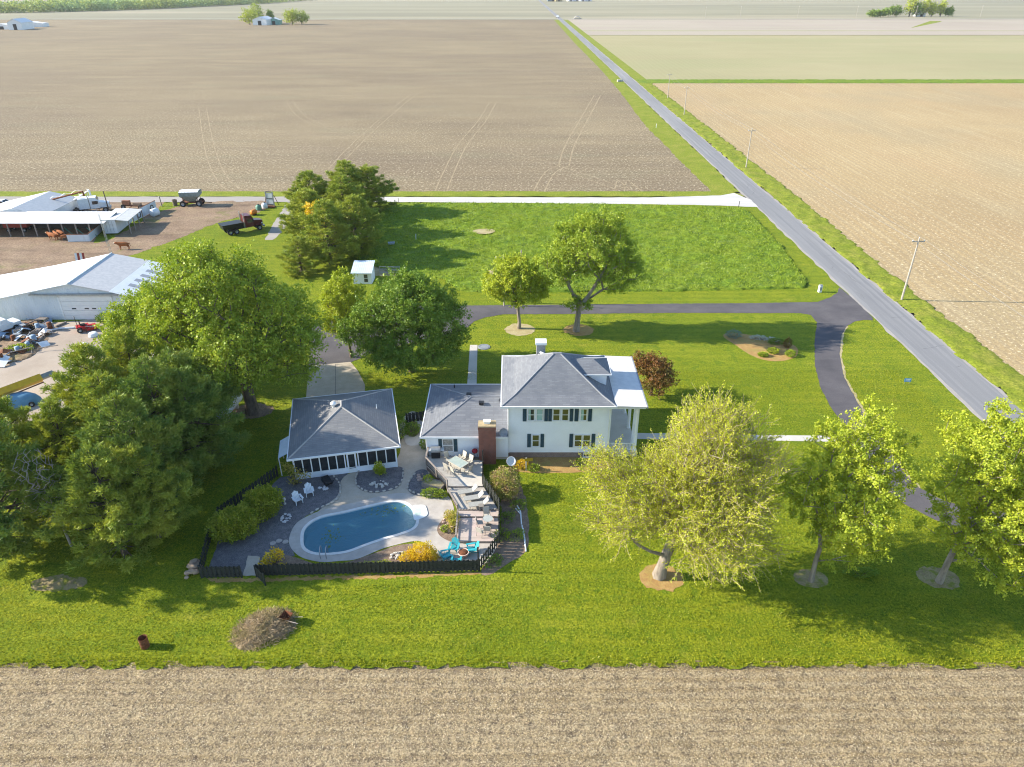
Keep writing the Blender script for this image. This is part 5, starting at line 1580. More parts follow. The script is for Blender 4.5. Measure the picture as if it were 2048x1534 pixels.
# a far-off wood along the top left
rng = np.random.RandomState(70)
Pp = []
edge_ = [(-80, 27), (60, 25), (180, 22), (300, 18), (420, 12), (550, 6)]
for i in range(2600):
    s_ = rng.rand() * (len(edge_) - 1); k = int(s_); q = s_ - k
    x = edge_[k][0] + (edge_[k + 1][0] - edge_[k][0]) * q; y = edge_[k][1] + (edge_[k + 1][1] - edge_[k][1]) * q
    gx_, gy_ = G(x, y)
    back = rng.rand() ** 1.5 * 500
    hgt = rng.uniform(9, 17)
    cx_, cy2 = gx_ + rng.normal(0, 4), gy_ + back
    k2 = 16
    d = rng.normal(0, 1, (k2, 3)); d /= np.linalg.norm(d, axis=1, keepdims=True)
    Pp.append(np.array([cx_, cy2, hgt * .55]) + d * np.array([5.5, 5.5, hgt * .45]))
Pp = np.concatenate(Pp); L = rng.uniform(2.2, 4.2, len(Pp))
o = obj('treeline', leafmesh('treeline', Pp, rng.normal(0, 1, Pp.shape), nrm(rng.normal(0, .7, Pp.shape) + np.array([0, 0, .6])), L, L * .8),
        leafmat('woodland', (.22, .31, .08), (.40, .44, .14), .25, (.25, .38, .18), .012))
tag(o, 'long belt of woodland along the distant edge of the fields', 'woodland', None, 'stuff')

# ------------------------------------------------------------------ picket fences
def shared(name, mb, m):
    me = mb.mesh(name)
    me.materials.append(m)
    return me


PICKET = shared('picket', MB().prism([(-.09, -.011), (.09, -.011), (.09, .011), (-.09, .011)], .06, 1.12).add(
    [(-.09, -.011, 1.12), (.09, -.011, 1.12), (.09, .011, 1.12), (-.09, .011, 1.12), (-.03, -.011, 1.17), (.03, -.011, 1.17), (.03, .011, 1.17), (-.03, .011, 1.17)],
    [(0, 1, 5, 4), (2, 3, 7, 6), (1, 2, 6, 5), (3, 0, 4, 7), (4, 5, 6, 7)]), BLACKP)


def fence(label, pts, z0=0.0, group='black picket fences round the pool', pitch=.335, name='picket_fence', hs=1.0):
    root = thing(name, label, 'fence', (pts[0][0], pts[0][1], z0), 0, group)
    ox, oy = pts[0]
    rng = random.Random(len(label))
    for a, b in zip(pts[:-1], pts[1:]):
        L = math.hypot(b[0] - a[0], b[1] - a[1]); an = math.atan2(b[1] - a[1], b[0] - a[0])
        ux, uy = math.cos(an), math.sin(an)
        for z in (.28, .92):
            MB().box(((a[0] + b[0]) / 2 - ox, (a[1] + b[1]) / 2 - oy, z * hs), (L, .045, .09), an).build('rail', BLACKP, root)
        k = max(1, round(L / 2.4))
        for i in range(k + 1):
            x, y = a[0] + ux * L * i / k - ox, a[1] + uy * L * i / k - oy
            MB().box((x, y, .60 * hs), (.10, .10, 1.24 * hs), an).build('post', BLACKP, root)
        n_ = int(L / pitch)
        for i in range(n_):
            for s_, off in ((-1, .0), (1, .5)):
                d = (i + .25 + off) * L / n_
                o = obj('picket', PICKET, None, root, (a[0] + ux * d - uy * s_ * -.036 - ox, a[1] + uy * d + ux * s_ * -.036 * -1 - oy, rng.uniform(-.01, .01)))
                o.rotation_euler = (0, 0, an + rng.uniform(-.02, .02)); o.scale = (1, 1, hs)
    return root


fence('black picket fence along the front of the pool, right of the open gate', PX([(517, 1152), (957, 1142)]))
fence('short black picket fence left of the open gate', PX([(404, 1156), (484, 1155)]))
fence('black picket fence running up past the round bushes to the porch', PX([(403, 1154), (420, 1085), (440, 1036), (538, 966), (556, 953)]))
fence('open black picket gate swung out over the lawn', PX([(514, 1154), (531, 1171)]), name='picket_gate', group=None)
fence('black picket fence beside the deck and steps, above the lilac', PX([(966, 931), (966, 978), (999, 1029), (998, 1083)]), hs=1.45)
fence('black picket fence angling from the steps to the front corner', PX([(998, 1086), (985, 1105), (959, 1141)]))
fence('black picket fence closing the gap between the two buildings', [(-11.0, 62.6), (-8.8, 63.2)])
tp_ = G(957, 1142)
cpost = thing('lamp_post', 'tall black post at the front corner of the picket fence', 'post', (tp_[0], tp_[1], 0))
MB().tube([(0, 0, -.05), (0, 0, 2.35)], .055, 8).build('pole', BLACK, cpost)
MB().lathe([(.0, 2.47), (.07, 2.44), (.09, 2.37), (.055, 2.33)], (0, 0, 0), 10).build('finial', BLACK, cpost)

# ------------------------------------------------------------------ deck
DECKA = mat('pale_deck_board', (.62, .58, .51), (.53, .49, .43), 3, .85, bump=.3, bscale=30)
DECKB = mat('grey_deck_board', (.50, .46, .41), (.41, .38, .34), 3, .85, bump=.3, bscale=30)
DECKC = mat('reddish_deck_board', (.54, .43, .39), (.48, .41, .36), 1.2, .85, bump=.3, bscale=30)
deck = thing('deck', 'stepped wooden deck with rails between house and pool', 'deck', (-5.0, 52.0, 0))


def decking(poly, z, ang, m, wd=.145, gap=.014, parent=deck, off=(-5.0, 52.0)):
    ca, sa = math.cos(ang), math.sin(ang)
    q = [((x - off[0]) * ca + (y - off[1]) * sa, -(x - off[0]) * sa + (y - off[1]) * ca) for x, y in poly]
    v0 = min(p[1] for p in q); v1 = max(p[1] for p in q)
    v = v0
    rng = random.Random(int(z * 100))
    while v + wd < v1 + .02:
        mid = v + wd / 2
        xs = []
        for i in range(len(q)):
            a, b = q[i], q[(i + 1) % len(q)]
            if (a[1] > mid) != (b[1] > mid):
                xs.append(a[0] + (b[0] - a[0]) * (mid - a[1]) / (b[1] - a[1]))
        xs.sort()
        for a, b in zip(xs[::2], xs[1::2]):
            if b - a > .2:
                cx, cy_ = (a + b) / 2, mid
                MB().box((cx * ca - cy_ * sa, cx * sa + cy_ * ca, z - .018 + rng.uniform(-.003, .003)), (b - a, wd - gap, .036), ang).build('board', m, parent)
        v += wd
    pl = [(x - off[0], y - off[1]) for x, y in poly]
    cx = sum(p[0] for p in pl) / len(pl); cy_ = sum(p[1] for p in pl) / len(pl)
    pl = [(cx + (x - cx) * .985, cy_ + (y - cy_) * .985) for x, y in pl]
    MB().prism(pl, .03, z - .045).build('skirt', mat('deck_skirt', (.16, .12, .10), (.10, .08, .07), 3, .9), parent)


up_p = PX([(857, 909), (966, 921), (966, 971), (896, 972), (852, 931)], .55)
mid_p = PX([(894, 974), (966, 972.5), (997, 1018), (916, 1018)], .40)
low_p = PX([(917, 1034), (997, 1034), (997, 1072), (986, 1082), (914, 1082)], .22)
stp_p = PX([(917, 1020), (997, 1020), (997, 1032), (917, 1032)], .32)
decking(up_p, .55, R(0), DECKA); decking(mid_p, .40, R(35), DECKB); decking(low_p, .22, R(0), DECKC); decking(stp_p, .31, R(0), DECKC)
for z, a, b in ((.55, (896, 972), (952, 972)), (.40, (916, 1018), (997, 1018)), (.31, (917, 1032), (997, 1032)), (.22, (914, 1082), (986, 1082))):
    p, q = G(*a, z), G(*b, z)
    MB().box(((p[0] + q[0]) / 2 + 5, (p[1] + q[1]) / 2 - 52 - .03, z - .10), (math.hypot(q[0] - p[0], q[1] - p[1]), .035, .15), math.atan2(q[1] - p[1], q[0] - p[0])).build('riser', WOODG, deck)
def deck_rail(a, b, z, wood=WOODG, bal=True, h=.95):
    p, q = G(*a, z), G(*b, z)
    p = (p[0] + 5, p[1] - 52); q = (q[0] + 5, q[1] - 52)
    L = math.hypot(q[0] - p[0], q[1] - p[1]); an = math.atan2(q[1] - p[1], q[0] - p[0])
    MB().box(((p[0] + q[0]) / 2, (p[1] + q[1]) / 2, z + h), (L + .1, .14, .05), an).build('hand_rail', wood, deck)
    MB().box(((p[0] + q[0]) / 2, (p[1] + q[1]) / 2, z + .12), (L, .05, .07), an).build('bottom_rail', BLACK, deck)
    for i in range(max(2, int(L / 1.6) + 1)):
        t_ = i / max(1, int(L / 1.6))
        MB().box((p[0] + (q[0] - p[0]) * t_, p[1] + (q[1] - p[1]) * t_, z + h / 2), (.11, .11, h + .1), an).build('rail_post', WOODG, deck)
    if bal:
        k = int(L / .13)
        for i in range(1, k):
            t_ = i / k
            MB().box((p[0] + (q[0] - p[0]) * t_, p[1] + (q[1] - p[1]) * t_, z + .12 + (h - .14) / 2), (.028, .028, h - .14), an).build('baluster', BLACK, deck)


deck_rail((853, 931), (895, 977), .55)
deck_rail((857, 912), (853, 929), .55, bal=False)
deck_rail((896, 985), (915, 1016), .40, bal=False, h=.35)
deck_rail((916, 1030), (912, 1081), .22, bal=False, h=.55)
# planter box on the deck side
px_, py_ = G(868, 973)
pb = thing('planter_box', 'wooden planter box of straw mulch at the deck corner', 'planter', (px_, py_, 0), R(-24))
for a, b in (((-1.0, -.5, 0), (1.0, -.44, .45)), ((-1.0, .44, 0), (1.0, .5, .45)), ((-1.0, -.44, 0), (-.94, .44, .45)), ((.94, -.44, 0), (1.0, .44, .45))):
    MB().b2(a, b).build('plank', WOODG, pb)
MB().b2((-.94, -.44, .02), (.94, .44, .38)).build('soil', STRAW, pb)


# ------------------------------------------------------------------ garden furniture
def adirondack(label, loc, rz, m, group):
    """slatted armchair that looks along -Y"""
    o = thing('adirondack_chair', label, 'chair', loc, rz, group)
    for s_ in (-1, 1):
        MB().b2((s_ * .30 - .03, -.42, 0), (s_ * .30 + .03, -.34, .52)).build('front_leg', m, o)
        MB().add([(s_ * .26 - .02, -.40, .38), (s_ * .26 + .02, -.40, .38), (s_ * .26 + .02, .52, .0), (s_ * .26 - .02, .52, .0), (s_ * .26 - .02, -.40, .28), (s_ * .26 + .02, -.40, .28), (s_ * .26 + .02, .40, .0), (s_ * .26 - .02, .40, .0)],
                 [(0, 1, 2, 3), (7, 6, 5, 4), (0, 4, 5, 1), (1, 5, 6, 2), (3, 2, 6, 7), (0, 3, 7, 4)]).build('rear_leg', m, o)
        MB().b2((s_ * .35 - .08, -.48, .54), (s_ * .35 + .08, .30, .57)).build('arm', m, o)
        MB().b2((s_ * .35 - .02, .24, .2), (s_ * .35 + .02, .30, .54)).build('arm_post', m, o)
    for k in range(5):
        y = -.40 + k * .115
        MB().box((0, y + .05, .385 - (y + .40) * .28), (.56, .10, .022), rx=R(-15.5)).build('seat_slat', m, o)
    for k in range(5):
        x = (k - 2) * .115
        h = .80 - abs(k - 2) * .07
        d = Vector((0, math.sin(R(28)), math.cos(R(28))))
        c = Vector((x, .17, .22)) + d * h / 2
        MB().box(c, (.10, .022, h), rx=R(-28)).build('back_slat', m, o)
    MB().box((0, .31, .50), (.62, .03, .07)).build('back_brace', m, o)
    return o


TEAL = mat('turquoise_paint', (.04, .42, .46), (.05, .36, .42), 3, .5)
CHW = mat('white_resin', (.72, .75, .77), (.66, .69, .72), 3, .5)


def spot(px, z=0.0):
    x, y = G(*px, z)
    return (x, y, z + .001)


adirondack('turquoise armchair beside the deck steps with its back to them', spot((909, 1100), .024), R(-8), TEAL, 'turquoise chairs round the fire pit')
adirondack('turquoise armchair behind the tall corner post', spot((946, 1103), .024), R(-75), TEAL, 'turquoise chairs round the fire pit')
adirondack('turquoise armchair beside the golden bush', spot((891, 1117), .024), R(110), TEAL, 'turquoise chairs round the fire pit')
adirondack('turquoise armchair half hidden behind the front picket fence', spot((912, 1131), .024), R(172), TEAL, 'turquoise chairs round the fire pit')
adirondack('white armchair on the slate bed nearest the round bushes', spot((596, 1004), .01), R(38), CHW, 'white chairs on the slate bed')
adirondack('white armchair on the slate bed nearest the porch', spot((619, 988), .01), R(22), CHW, 'white chairs on the slate bed')

fx, fy = G(927, 1112)
fp = thing('fire_pit', 'round fire bowl with rusty lid and pale rim among turquoise chairs', 'fire pit', (fx, fy, .024))
MB().lathe([(.30, .0), (.34, .1), (.44, .32), (.48, .36), (.48, .42), (.40, .42), (.38, .34)], (0, 0, 0), 20).build('bowl', mat('terracotta_concrete', (.56, .40, .32), (.62, .50, .43), 3, .8), fp, True)
MB().lathe([(.39, .38), (.34, .42), (.20, .47), (.0, .49)], (0, 0, 0), 20).build('lid', RUST, fp, True)

FRAME = mat('bronze_frame', (.28, .25, .21), (.22, .20, .17), 4, .5)
SLING = mat('beige_sling', (.52, .48, .40), (.45, .42, .36), 8, .8)


def patio_chair(label, loc, rz, group, fr_=FRAME, sl=SLING):
    o = thing('patio_chair', label, 'chair', loc, rz, group)
    MB().box((0, 0, .42), (.50, .48, .025), rx=R(3)).build('seat', sl, o)
    MB().box((0, .30, .74), (.50, .025, .62), rx=R(-14)).build('backrest', sl, o)
    for s_ in (-1, 1):
        MB().tube([(s_ * .28, -.24, 0), (s_ * .28, -.22, .62), (s_ * .28, .2, .64), (s_ * .27, .28, .60)], .02, 5).build('front_leg', fr_, o)
        MB().tube([(s_ * .26, .30, 0), (s_ * .26, .20, .42), (s_ * .26, .38, 1.05)], .02, 5).build('rear_leg', fr_, o)
    return o


tx, ty = G(917, 936, .55)
TR = R(-42)
tb = thing('patio_table', 'rectangular glass topped patio table on the upper deck', 'table', (tx, ty, .552), TR)
MB().b2((-.85, -.52, .70), (.85, .52, .715)).build('glass_top', mat('frosted_glass', (.34, .42, .38), (.42, .48, .44), 3, .15, 0, .6), tb)
MB().b2((-.88, -.55, .66), (.88, -.50, .72)).b2((-.88, .50, .66), (.88, .55, .72)).b2((-.88, -.50, .66), (-.85, .50, .72)).b2((.85, -.50, .66), (.88, .50, .72)).build('rim', SLING, tb)
for x in (-.7, .7):
    for y in (-.4, .4):
        MB().tube([(x, y, 0), (x * .95, y * .95, .66)], .028, 6).build('leg', FRAME, tb)
for i, (lx, ly, r_, l) in enumerate(((-.45, .95, 0, 'beige patio chair on the house side of the glass table, grill end'), (.45, .95, 0, 'beige patio chair on the house side of the glass table, chimney end'),
                                     (-.45, -.95, 180, 'beige patio chair on the pool side of the glass table, grill end'), (.45, -.95, 180, 'beige patio chair on the pool side of the glass table, steps end'),
                                     (-1.3, 0, 90, 'beige patio chair at the head of the glass table towards the grill'), (1.3, 0, -90, 'beige patio chair at the head of the glass table towards the loungers'))):
    patio_chair(l, (tx + lx * math.cos(TR) - ly * math.sin(TR), ty + lx * math.sin(TR) + ly * math.cos(TR), .552), TR + R(r_) + R(5 * (i % 3 - 1)), 'chairs round the glass patio table')


def lounger(label, px, rz):
    x, y = G(*px, .40)
    o = thing('sun_lounger', label, 'lounger', (x, y, .402), rz, 'loungers on the middle deck')
    gs = mat('grey_sling', (.36, .36, .33), (.30, .30, .28), 6, .8)
    MB().box((-.35, 0, .33), (1.25, .60, .025)).build('bed', gs, o)
    MB().box((.52, 0, .56), (.70, .60, .025), ry=R(-48)).build('backrest', gs, o)
    for s_ in (-1, 1):
        MB().tube([(-.98, s_ * .32, .33), (.30, s_ * .32, .33)], .022, 5).build('side_rail', FRAME, o)
        for xx in (-.85, .25):
            MB().tube([(xx, s_ * .32, 0), (xx, s_ * .32, .33)], .02, 5).build('leg', FRAME, o)
    return o


lounger('grey sling lounger nearest the upper deck', (938, 987), R(14))
lounger('middle one of the three grey sling loungers', (950, 1000), R(14))
lounger('grey sling lounger nearest the deck steps', (960, 1013), R(10))

# lower deck set
lx, ly = G(976, 1050, .22)
t2 = thing('bistro_table', 'small metal table with oval glass top on the lower deck', 'table', (lx, ly, .222), R(5))
MB().lathe([(0, .70), (.42, .70), (.43, .715), (0, .72)], (0, 0, 0), 18).build('glass_top', mat('smoked_glass', (.36, .38, .35), (.42, .44, .40), 3, .15, 0, .6), t2)
MB().lathe([(.05, 0.05), (.04, .68)], (0, 0, 0), 10).build('stem', FRAME, t2)
MB().lathe([(.0, .06), (.26, .04), (.28, 0), (0, 0)], (0, 0, 0), 14).build('base', FRAME, t2)
patio_chair('pale metal chair on the house side of the small table', spot((974, 1038), .22), R(10), 'chairs round the small deck table')
patio_chair('pale metal chair on the pool side of the small table', spot((960, 1052), .22), R(100), 'chairs round the small deck table')
patio_chair('pale metal chair on the front side of the small table', spot((975, 1066), .22), R(175), 'chairs round the small deck table')
patio_chair('low pale chair by the steps of the lower deck', spot((962, 1070), .22), R(150), 'chairs round the small deck table')
sx_, sy_ = G(965, 1013, .40)
st = thing('side_table', 'small square side table beside the loungers', 'table', (sx_ - .1, sy_ - .35, .402), R(8))
MB().b2((-.22, -.22, .40), (.22, .22, .43)).build('top', FRAME, st)
for x in (-.18, .18):
    for y in (-.18, .18):
        MB().tube([(x, y, 0), (x, y, .40)], .018, 5).build('leg', FRAME, st)

# grills
gx_, gy_ = G(872, 914, .55)
gg = thing('gas_grill', 'stainless gas grill with side shelves against the wing wall', 'grill', (gx_, gy_, .552), R(4))
MB().b2((-.42, -.28, .05), (.42, .28, .70)).build('cabinet', BLACK, gg)
MB().b2((-.46, -.30, .70), (.46, .30, .90)).build('firebox', STEEL, gg)
v = []; f = []
for k in range(7):
    a = math.pi * k / 6
    v += [(-.46, .30 * math.cos(a), .901 + .26 * math.sin(a)), (.46, .30 * math.cos(a), .901 + .26 * math.sin(a))]
for k in range(6):
    f.append((2 * k, 2 * k + 1, 2 * k + 3, 2 * k + 2))
f += [tuple(range(0, 14, 2)), tuple(range(13, 0, -2))]
MB().add(v, f).build('lid', STEEL, gg)
for s_ in (-1, 1):
    MB().b2((s_ * .48, -.26, .86), (s_ * .82, .26, .90)).build('side_shelf', CHW, gg)
MB().b2((-.4, -.34, .76), (.4, -.305, .86)).build('control_panel', STEEL, gg)
kx, ky = G(950, 915, .55)
kg = thing('kettle_grill', 'red kettle charcoal grill beside the brick chimney', 'grill', (kx, ky, .552))
MB().lathe([(.0, .52), (.16, .55), (.27, .66), (.29, .76)], (0, 0, 0), 18).build('bowl', mat('red_enamel', (.28, .012, .02), (.22, .01, .016), 3, .25), kg, True)
MB().lathe([(.295, .765), (.26, .88), (.15, .97), (0, 1.0)], (0, 0, 0), 18).build('lid', mat('red_enamel_lid', (.30, .014, .024), (.24, .01, .018), 3, .25), kg, True)
for a in (.4, 2.5, 4.6):
    MB().tube([(.16 * math.cos(a), .16 * math.sin(a), .56), (.30 * math.cos(a), .30 * math.sin(a), 0)], .014, 5).build('leg', BLACK, kg)
bx_, by_ = G(928, 917, .55)
ot = thing('ottoman', 'low cream bench with green cushion against the wing wall', 'bench', (bx_, by_, .552))
MB().b2((-.5, -.2, .02), (.5, .2, .36)).build('base', SLING, ot)
MB().b2((-.22, -.17, .362), (.22, .17, .42)).build('cushion', mat('olive_cushion', (.22, .22, .06), (.28, .27, .09), 4, .9), ot)

# black lounge bed in the corner of the porch
qx, qy = G(656, 968)
bl = thing('covered_lounger', 'black covered lounger on the slate bed in front of the porch', 'lounger', (qx, qy, .011), R(-58))
MB().box((-.3, 0, .22), (1.2, .70, .26)).build('bed', BLACK, bl)
MB().box((.55, 0, .50), (.85, .70, .10), ry=R(-42)).build('backrest', BLACK, bl)
bw = G(570, 1008)
ln = thing('garden_lantern', 'small pale stone lantern beside the round bushes', 'ornament', (bw[0], bw[1], .011))
MB().lathe([(.12, 0), (.12, .05), (.06, .1), (.06, .4), (.14, .44), (.14, .62), (.02, .72)], (0, 0, 0), 8).build('body', CONCW, ln)
SHX = mat('step_stone', (.42, .37, .33), (.34, .30, .27), 3, .9, bump=.4)
for i, (q, l) in enumerate((((546, 1087), 'round stepping stone nearest the round bushes'), ((558, 1082), 'middle round stepping stone of the three by the pool'), ((571, 1084), 'round stepping stone nearest the pool deck'))):
    x, y = G(*q)
    tag(MB().prism([(x + .24 * math.cos(a) * (1 + .08 * math.sin(3 * a + i)), y + .24 * math.sin(a)) for a in np.linspace(0, 6.283, 15)[:-1]], .006, .05).build('stepping_stone', SHX), l, 'stone', 'stepping stones by the pool')


# ------------------------------------------------------------------ stone edging and rocks
EDGE = mat('edging_stone', (.50, .46, .40), (.40, .36, .31), 2.5, .9, bump=.5, bscale=12)
EST = shared('stone', MB().rock((0, 0, .07), (.46, .20, .17), 3, 8), EDGE)
EST2 = shared('stone', MB().rock((0, 0, .07), (.42, .22, .16), 9, 8), EDGE)


def edging(label, pts, gap=.44):
    c = smooth(PX(pts), 10, False)
    root = thing('stone_edging', label, 'edging', (c[0][0], c[0][1], .015), 0, 'stone edgings of the pool garden')
    acc = 0; last = c[0]; k = 0
    for p in c[1:]:
        acc += math.hypot(p[0] - last[0], p[1] - last[1])
        if acc >= gap:
            an = math.atan2(p[1] - last[1], p[0] - last[0])
            o = obj('stone', EST if k % 2 else EST2, None, root, (p[0] - c[0][0], p[1] - c[0][1], 0), an + (math.pi if k % 3 else 0)); acc = 0; k += 1
        last = p
    return root


edging('curved stone edging between slate bed and patio path', [(662, 948), (678, 966), (681, 985), (670, 1003), (640, 1017), (617, 1031)])
edging('stone edging round the bed with the small conifer', [(721, 938), (712, 955), (716, 973), (742, 985), (785, 979), (803, 964), (807, 938)])
edging('stone edging of the bed beside the deck planter', [(836, 943), (822, 958), (816, 978), (838, 990), (862, 992)])


def rocks(label, px, n_, spread, size, m, seed, name='rock_group', z=.03, pile=0.0):
    rng = random.Random(seed)
    x, y = G(*px)
    root = thing(name, label, 'rocks', (x, y, z))
    for i in range(n_):
        s_ = size * rng.uniform(.6, 1.4)
        a = rng.random() * 6.283; d = math.sqrt(rng.random())
        MB().rock((spread[0] * d * math.cos(a), spread[1] * d * math.sin(a), s_ * .25 + pile * (1 - d)), (s_ * 1.2, s_ * rng.uniform(.7, 1.1), s_ * .7), seed * 50 + i).build('stone', m, root)
    return root


PALE = mat('pale_rock', (.58, .55, .50), (.44, .41, .37), 4, .9, bump=.4)
PINK = mat('pink_rock', (.50, .36, .30), (.38, .28, .23), 3, .9, bump=.4)
BLUEW = mat('white_quartz', (.62, .60, .60), (.50, .49, .50), 4, .8)
rocks('ring of white stones in the bed with the small conifer', (759, 969), 26, (.85, .55), .24, PALE, 1)
rocks('white quartz stones between the white chairs and the pool', (571, 1038), 22, (.45, .60), .18, BLUEW, 2)
rocks('white quartz stones beside the black lounger', (646, 978), 16, (.45, .30), .18, BLUEW, 3)
rocks('pink rocks in the bed beside the lower deck', (895, 1052), 20, (.55, .9), .26, PINK, 4)
rocks('white stones beside the golden bush', (795, 1112), 22, (.8, .4), .22, PALE, 5)
rocks('pinkish rocks at the top of the deck planter', (842, 955), 12, (.4, .6), .26, PINK, 6)
TANR = mat('tan_fieldstone', (.46, .33, .23), (.34, .25, .18), 2, .9, bump=.5)
rocks('heap of tan fieldstones outside the fence corner', (386, 1143), 16, (.45, 1.0), .52, TANR, 7, 'stone_heap', 0.0, .35)

# ------------------------------------------------------------------ burn barrel, brush heap, wheelbarrow
x, y = G(291, 1293)
br_ = thing('burn_barrel', 'rusty open burn barrel standing alone on the front lawn', 'barrel', (x, y, 0), 0)
MB().lathe([(.29, 0), (.30, .02), (.29, .28), (.305, .30), (.29, .32), (.29, .58), (.305, .60), (.29, .62), (.29, .86), (.305, .88), (.28, .88), (.275, .05), (0, .05)], (0, 0, 0), 20).build('drum', RUST, br_, True)
MB().lathe([(.27, .2), (.1, .26), (0, .24)], (0, 0, 0), 12).build('ash', DARK, br_)

x, y = G(528, 1258)
bp_ = thing('brush_heap', 'heap of dry brush and clippings with wheelbarrow tipped against it', 'brush heap', (x, y, 0))
hp = MB()
gx2 = np.linspace(-1, 1, 34)
XX, YY = np.meshgrid(gx2, gx2, indexing='ij')
rr = np.sqrt(XX ** 2 + YY ** 2)
ZZ = np.maximum(0, 1 - rr ** 1.6) * (.60 + .5 * fbm(XX * 5 + 3, YY * 5, 3)) - .03
wob_ = 1 + .18 * np.sin(np.arctan2(YY, XX) * 3 + 1)
V = np.stack([XX * 2.2 * wob_ + YY * .5, YY * 1.95 * wob_, ZZ], -1).reshape(-1, 3)
idx = np.arange(34 * 34).reshape(34, 34)
hpm = quads('heap', V, np.stack([idx[:-1, :-1], idx[1:, :-1], idx[1:, 1:], idx[:-1, 1:]], -1).reshape(-1, 4))
HAY = layered('dry_clippings', [(.3, (.26, .19, .11)), (.5, (.38, .29, .17)), (.7, (.47, .38, .24))], 3, patches=[(1.2, (.22, .22, .05), .52, .7, .6, (1, 1, 1))], fine=(12, (.10, .07, .045), .6), bump=(1, 12, .06))
obj('heap', hpm, HAY, bp_)
rng = np.random.RandomState(8)
n_ = 4200
a = rng.rand(n_) * 6.283; d = np.sqrt(rng.rand(n_))
px2 = np.cos(a) * d; py2 = np.sin(a) * d
z2 = np.maximum(0, 1 - d ** 1.6) * .85
Pp = np.stack([px2 * 2.5 + py2 * .5, py2 * 2.2, z2 + .02], 1)
D = nrm(rng.normal(0, 1, Pp.shape) * np.array([1, 1, .45]))
o = obj('twigs', leafmesh('twigs', Pp, D, nrm(rng.normal(0, .5, Pp.shape) + np.array([0, 0, 1])), rng.uniform(.25, .65, n_), rng.uniform(.025, .05, n_)), leafmat('dry_stalk', (.26, .18, .10), (.46, .35, .21), .1, (.22, .18, .07), .9), bp_)
o['kind'] = 'stuff'
bp_.scale = (.84, .84, .84)
x, y = G(576, 1244)
wb = thing('wheelbarrow', 'rusty wheelbarrow tipped up on the edge of the brush heap', 'wheelbarrow', (x, y, 0), R(160))
v = [(-.35, -.30, .75), (.40, -.36, .70), (.40, .36, .70), (-.35, .30, .75), (-.22, -.18, .42), (.28, -.22, .40), (.28, .22, .40), (-.22, .18, .42)]
MB().add(v, [(4, 5, 6, 7), (0, 1, 5, 4), (1, 2, 6, 5), (2, 3, 7, 6), (3, 0, 4, 7), (7, 6, 5, 4)]).build('tray', RUST, wb)
for s_ in (-1, 1):
    MB().tube([(-1.15, s_ * .32, .62), (-.3, s_ * .2, .40), (.60, s_ * .05, .28)], .025, 6).build('handle', WOODG, wb)
    MB().tube([(-.35, s_ * .22, .42), (-.45, s_ * .24, 0)], .02, 5).build('leg', BLACK, wb)
MB().lathe([(.06, -.05), (.19, -.05), (.21, 0), (.19, .05), (.06, .05)], (.62, 0, .21), 14, Matrix.Rotation(R(90), 4, 'X')).build('wheel', RUBBER, wb)


# ------------------------------------------------------------------ dishes, signs, posts, tank, poles
def dish(label, loc, rz, r_=.45, mast=.5, m=None, tilt=R(50), group='satellite dishes of the house'):
    o = thing('satellite_dish', label, 'satellite dish', loc, rz, group)
    MB().tube([(0, 0, 0), (0, 0, mast)], .03, 6).build('mast', STEEL, o)
    mtx = Matrix.Rotation(tilt, 4, 'X')
    MB().lathe([(.0, 0), (r_ * .5, .03), (r_ * .85, .09), (r_, .13), (r_ * .98, .10), (r_ * .5, .01), (0, -.02)], (0, -.05, mast), 18, mtx).build('reflector', m or CHW, o, True)
    MB().tube([(0, -.1, mast - r_ * .6), (0, -.55 * r_ * 2, mast + .1)], .015, 5).build('feed_arm', STEEL, o)
    return o


dish('white satellite dish on a post in the bed by the house', (*G(1022, 935), 0), 0.2, .46, .75, CHW)
dish('white satellite dish on the main roof beside the grey chimney', (3.0, 62.3, 7.78), 2.6, .40, .35, CHW)
dish('grey satellite dish on the wing eave beside the brick chimney', (-.75, 55.75, 2.97), -.3, .42, .35, GREYP)
# yellow sign and its post
x, y = G(1052, 941)
sg = thing('bird_feeder_sign', 'yellow board on a white post in the bed by the house', 'sign', (x, y, 0), R(4))
MB().b2((-.04, -.04, 0), (.04, .04, 1.45)).build('post', WHITE, sg)
MB().b2((-.12, -.06, 1.10), (.62, -.045, 1.42)).build('board', mat('yellow_board', (.50, .33, .02), (.44, .28, .02), 4, .6), sg)
MB().tube([(-.2, 0, 1.40), (-.2, 0, 1.62), (.12, 0, 1.66), (.14, 0, 1.5)], .018, 5).build('hook', BLACK, sg)
x, y = G(1035, 937)
sk = thing('wooden_stake', 'short wooden stake between white dish and yellow board', 'stake', (x, y, 0))
MB().b2((-.035, -.035, 0), (.035, .035, .6)).build('stake', WOODG, sk)
x, y = G(1813, 769)
ys = thing('yard_sign', 'small blue yard sign on the lawn beside the road', 'sign', (x, y, 0), R(-8))
MB().b2((-.36, -.012, .34), (.36, .012, .80)).build('panel', mat('blue_sign', (.06, .24, .46), (.07, .27, .50), 3, .5), ys)
for a_, b_ in (((-.26, -.016, .66), (.26, -.0125, .72)), ((-.20, -.016, .54), (.20, -.0125, .58)), ((-.26, -.016, .44), (.26, -.0125, .47))):
    MB().b2(a_, b_).build('print_line', CHW, ys)
for s_ in (-1, 1):
    MB().tube([(s_ * .25, 0, 0), (s_ * .25, 0, .34)], .012, 5).build('leg', STEEL, ys)
x, y = G(1639, 584)
ub = thing('utility_pedestal', 'pale grey utility cabinet on the grass at the drive entrance', 'utility box', (x, y, 0), R(10))
MB().b2((-.22, -.2, 0), (.22, .2, 1.05)).build('cabinet', CHW, ub)
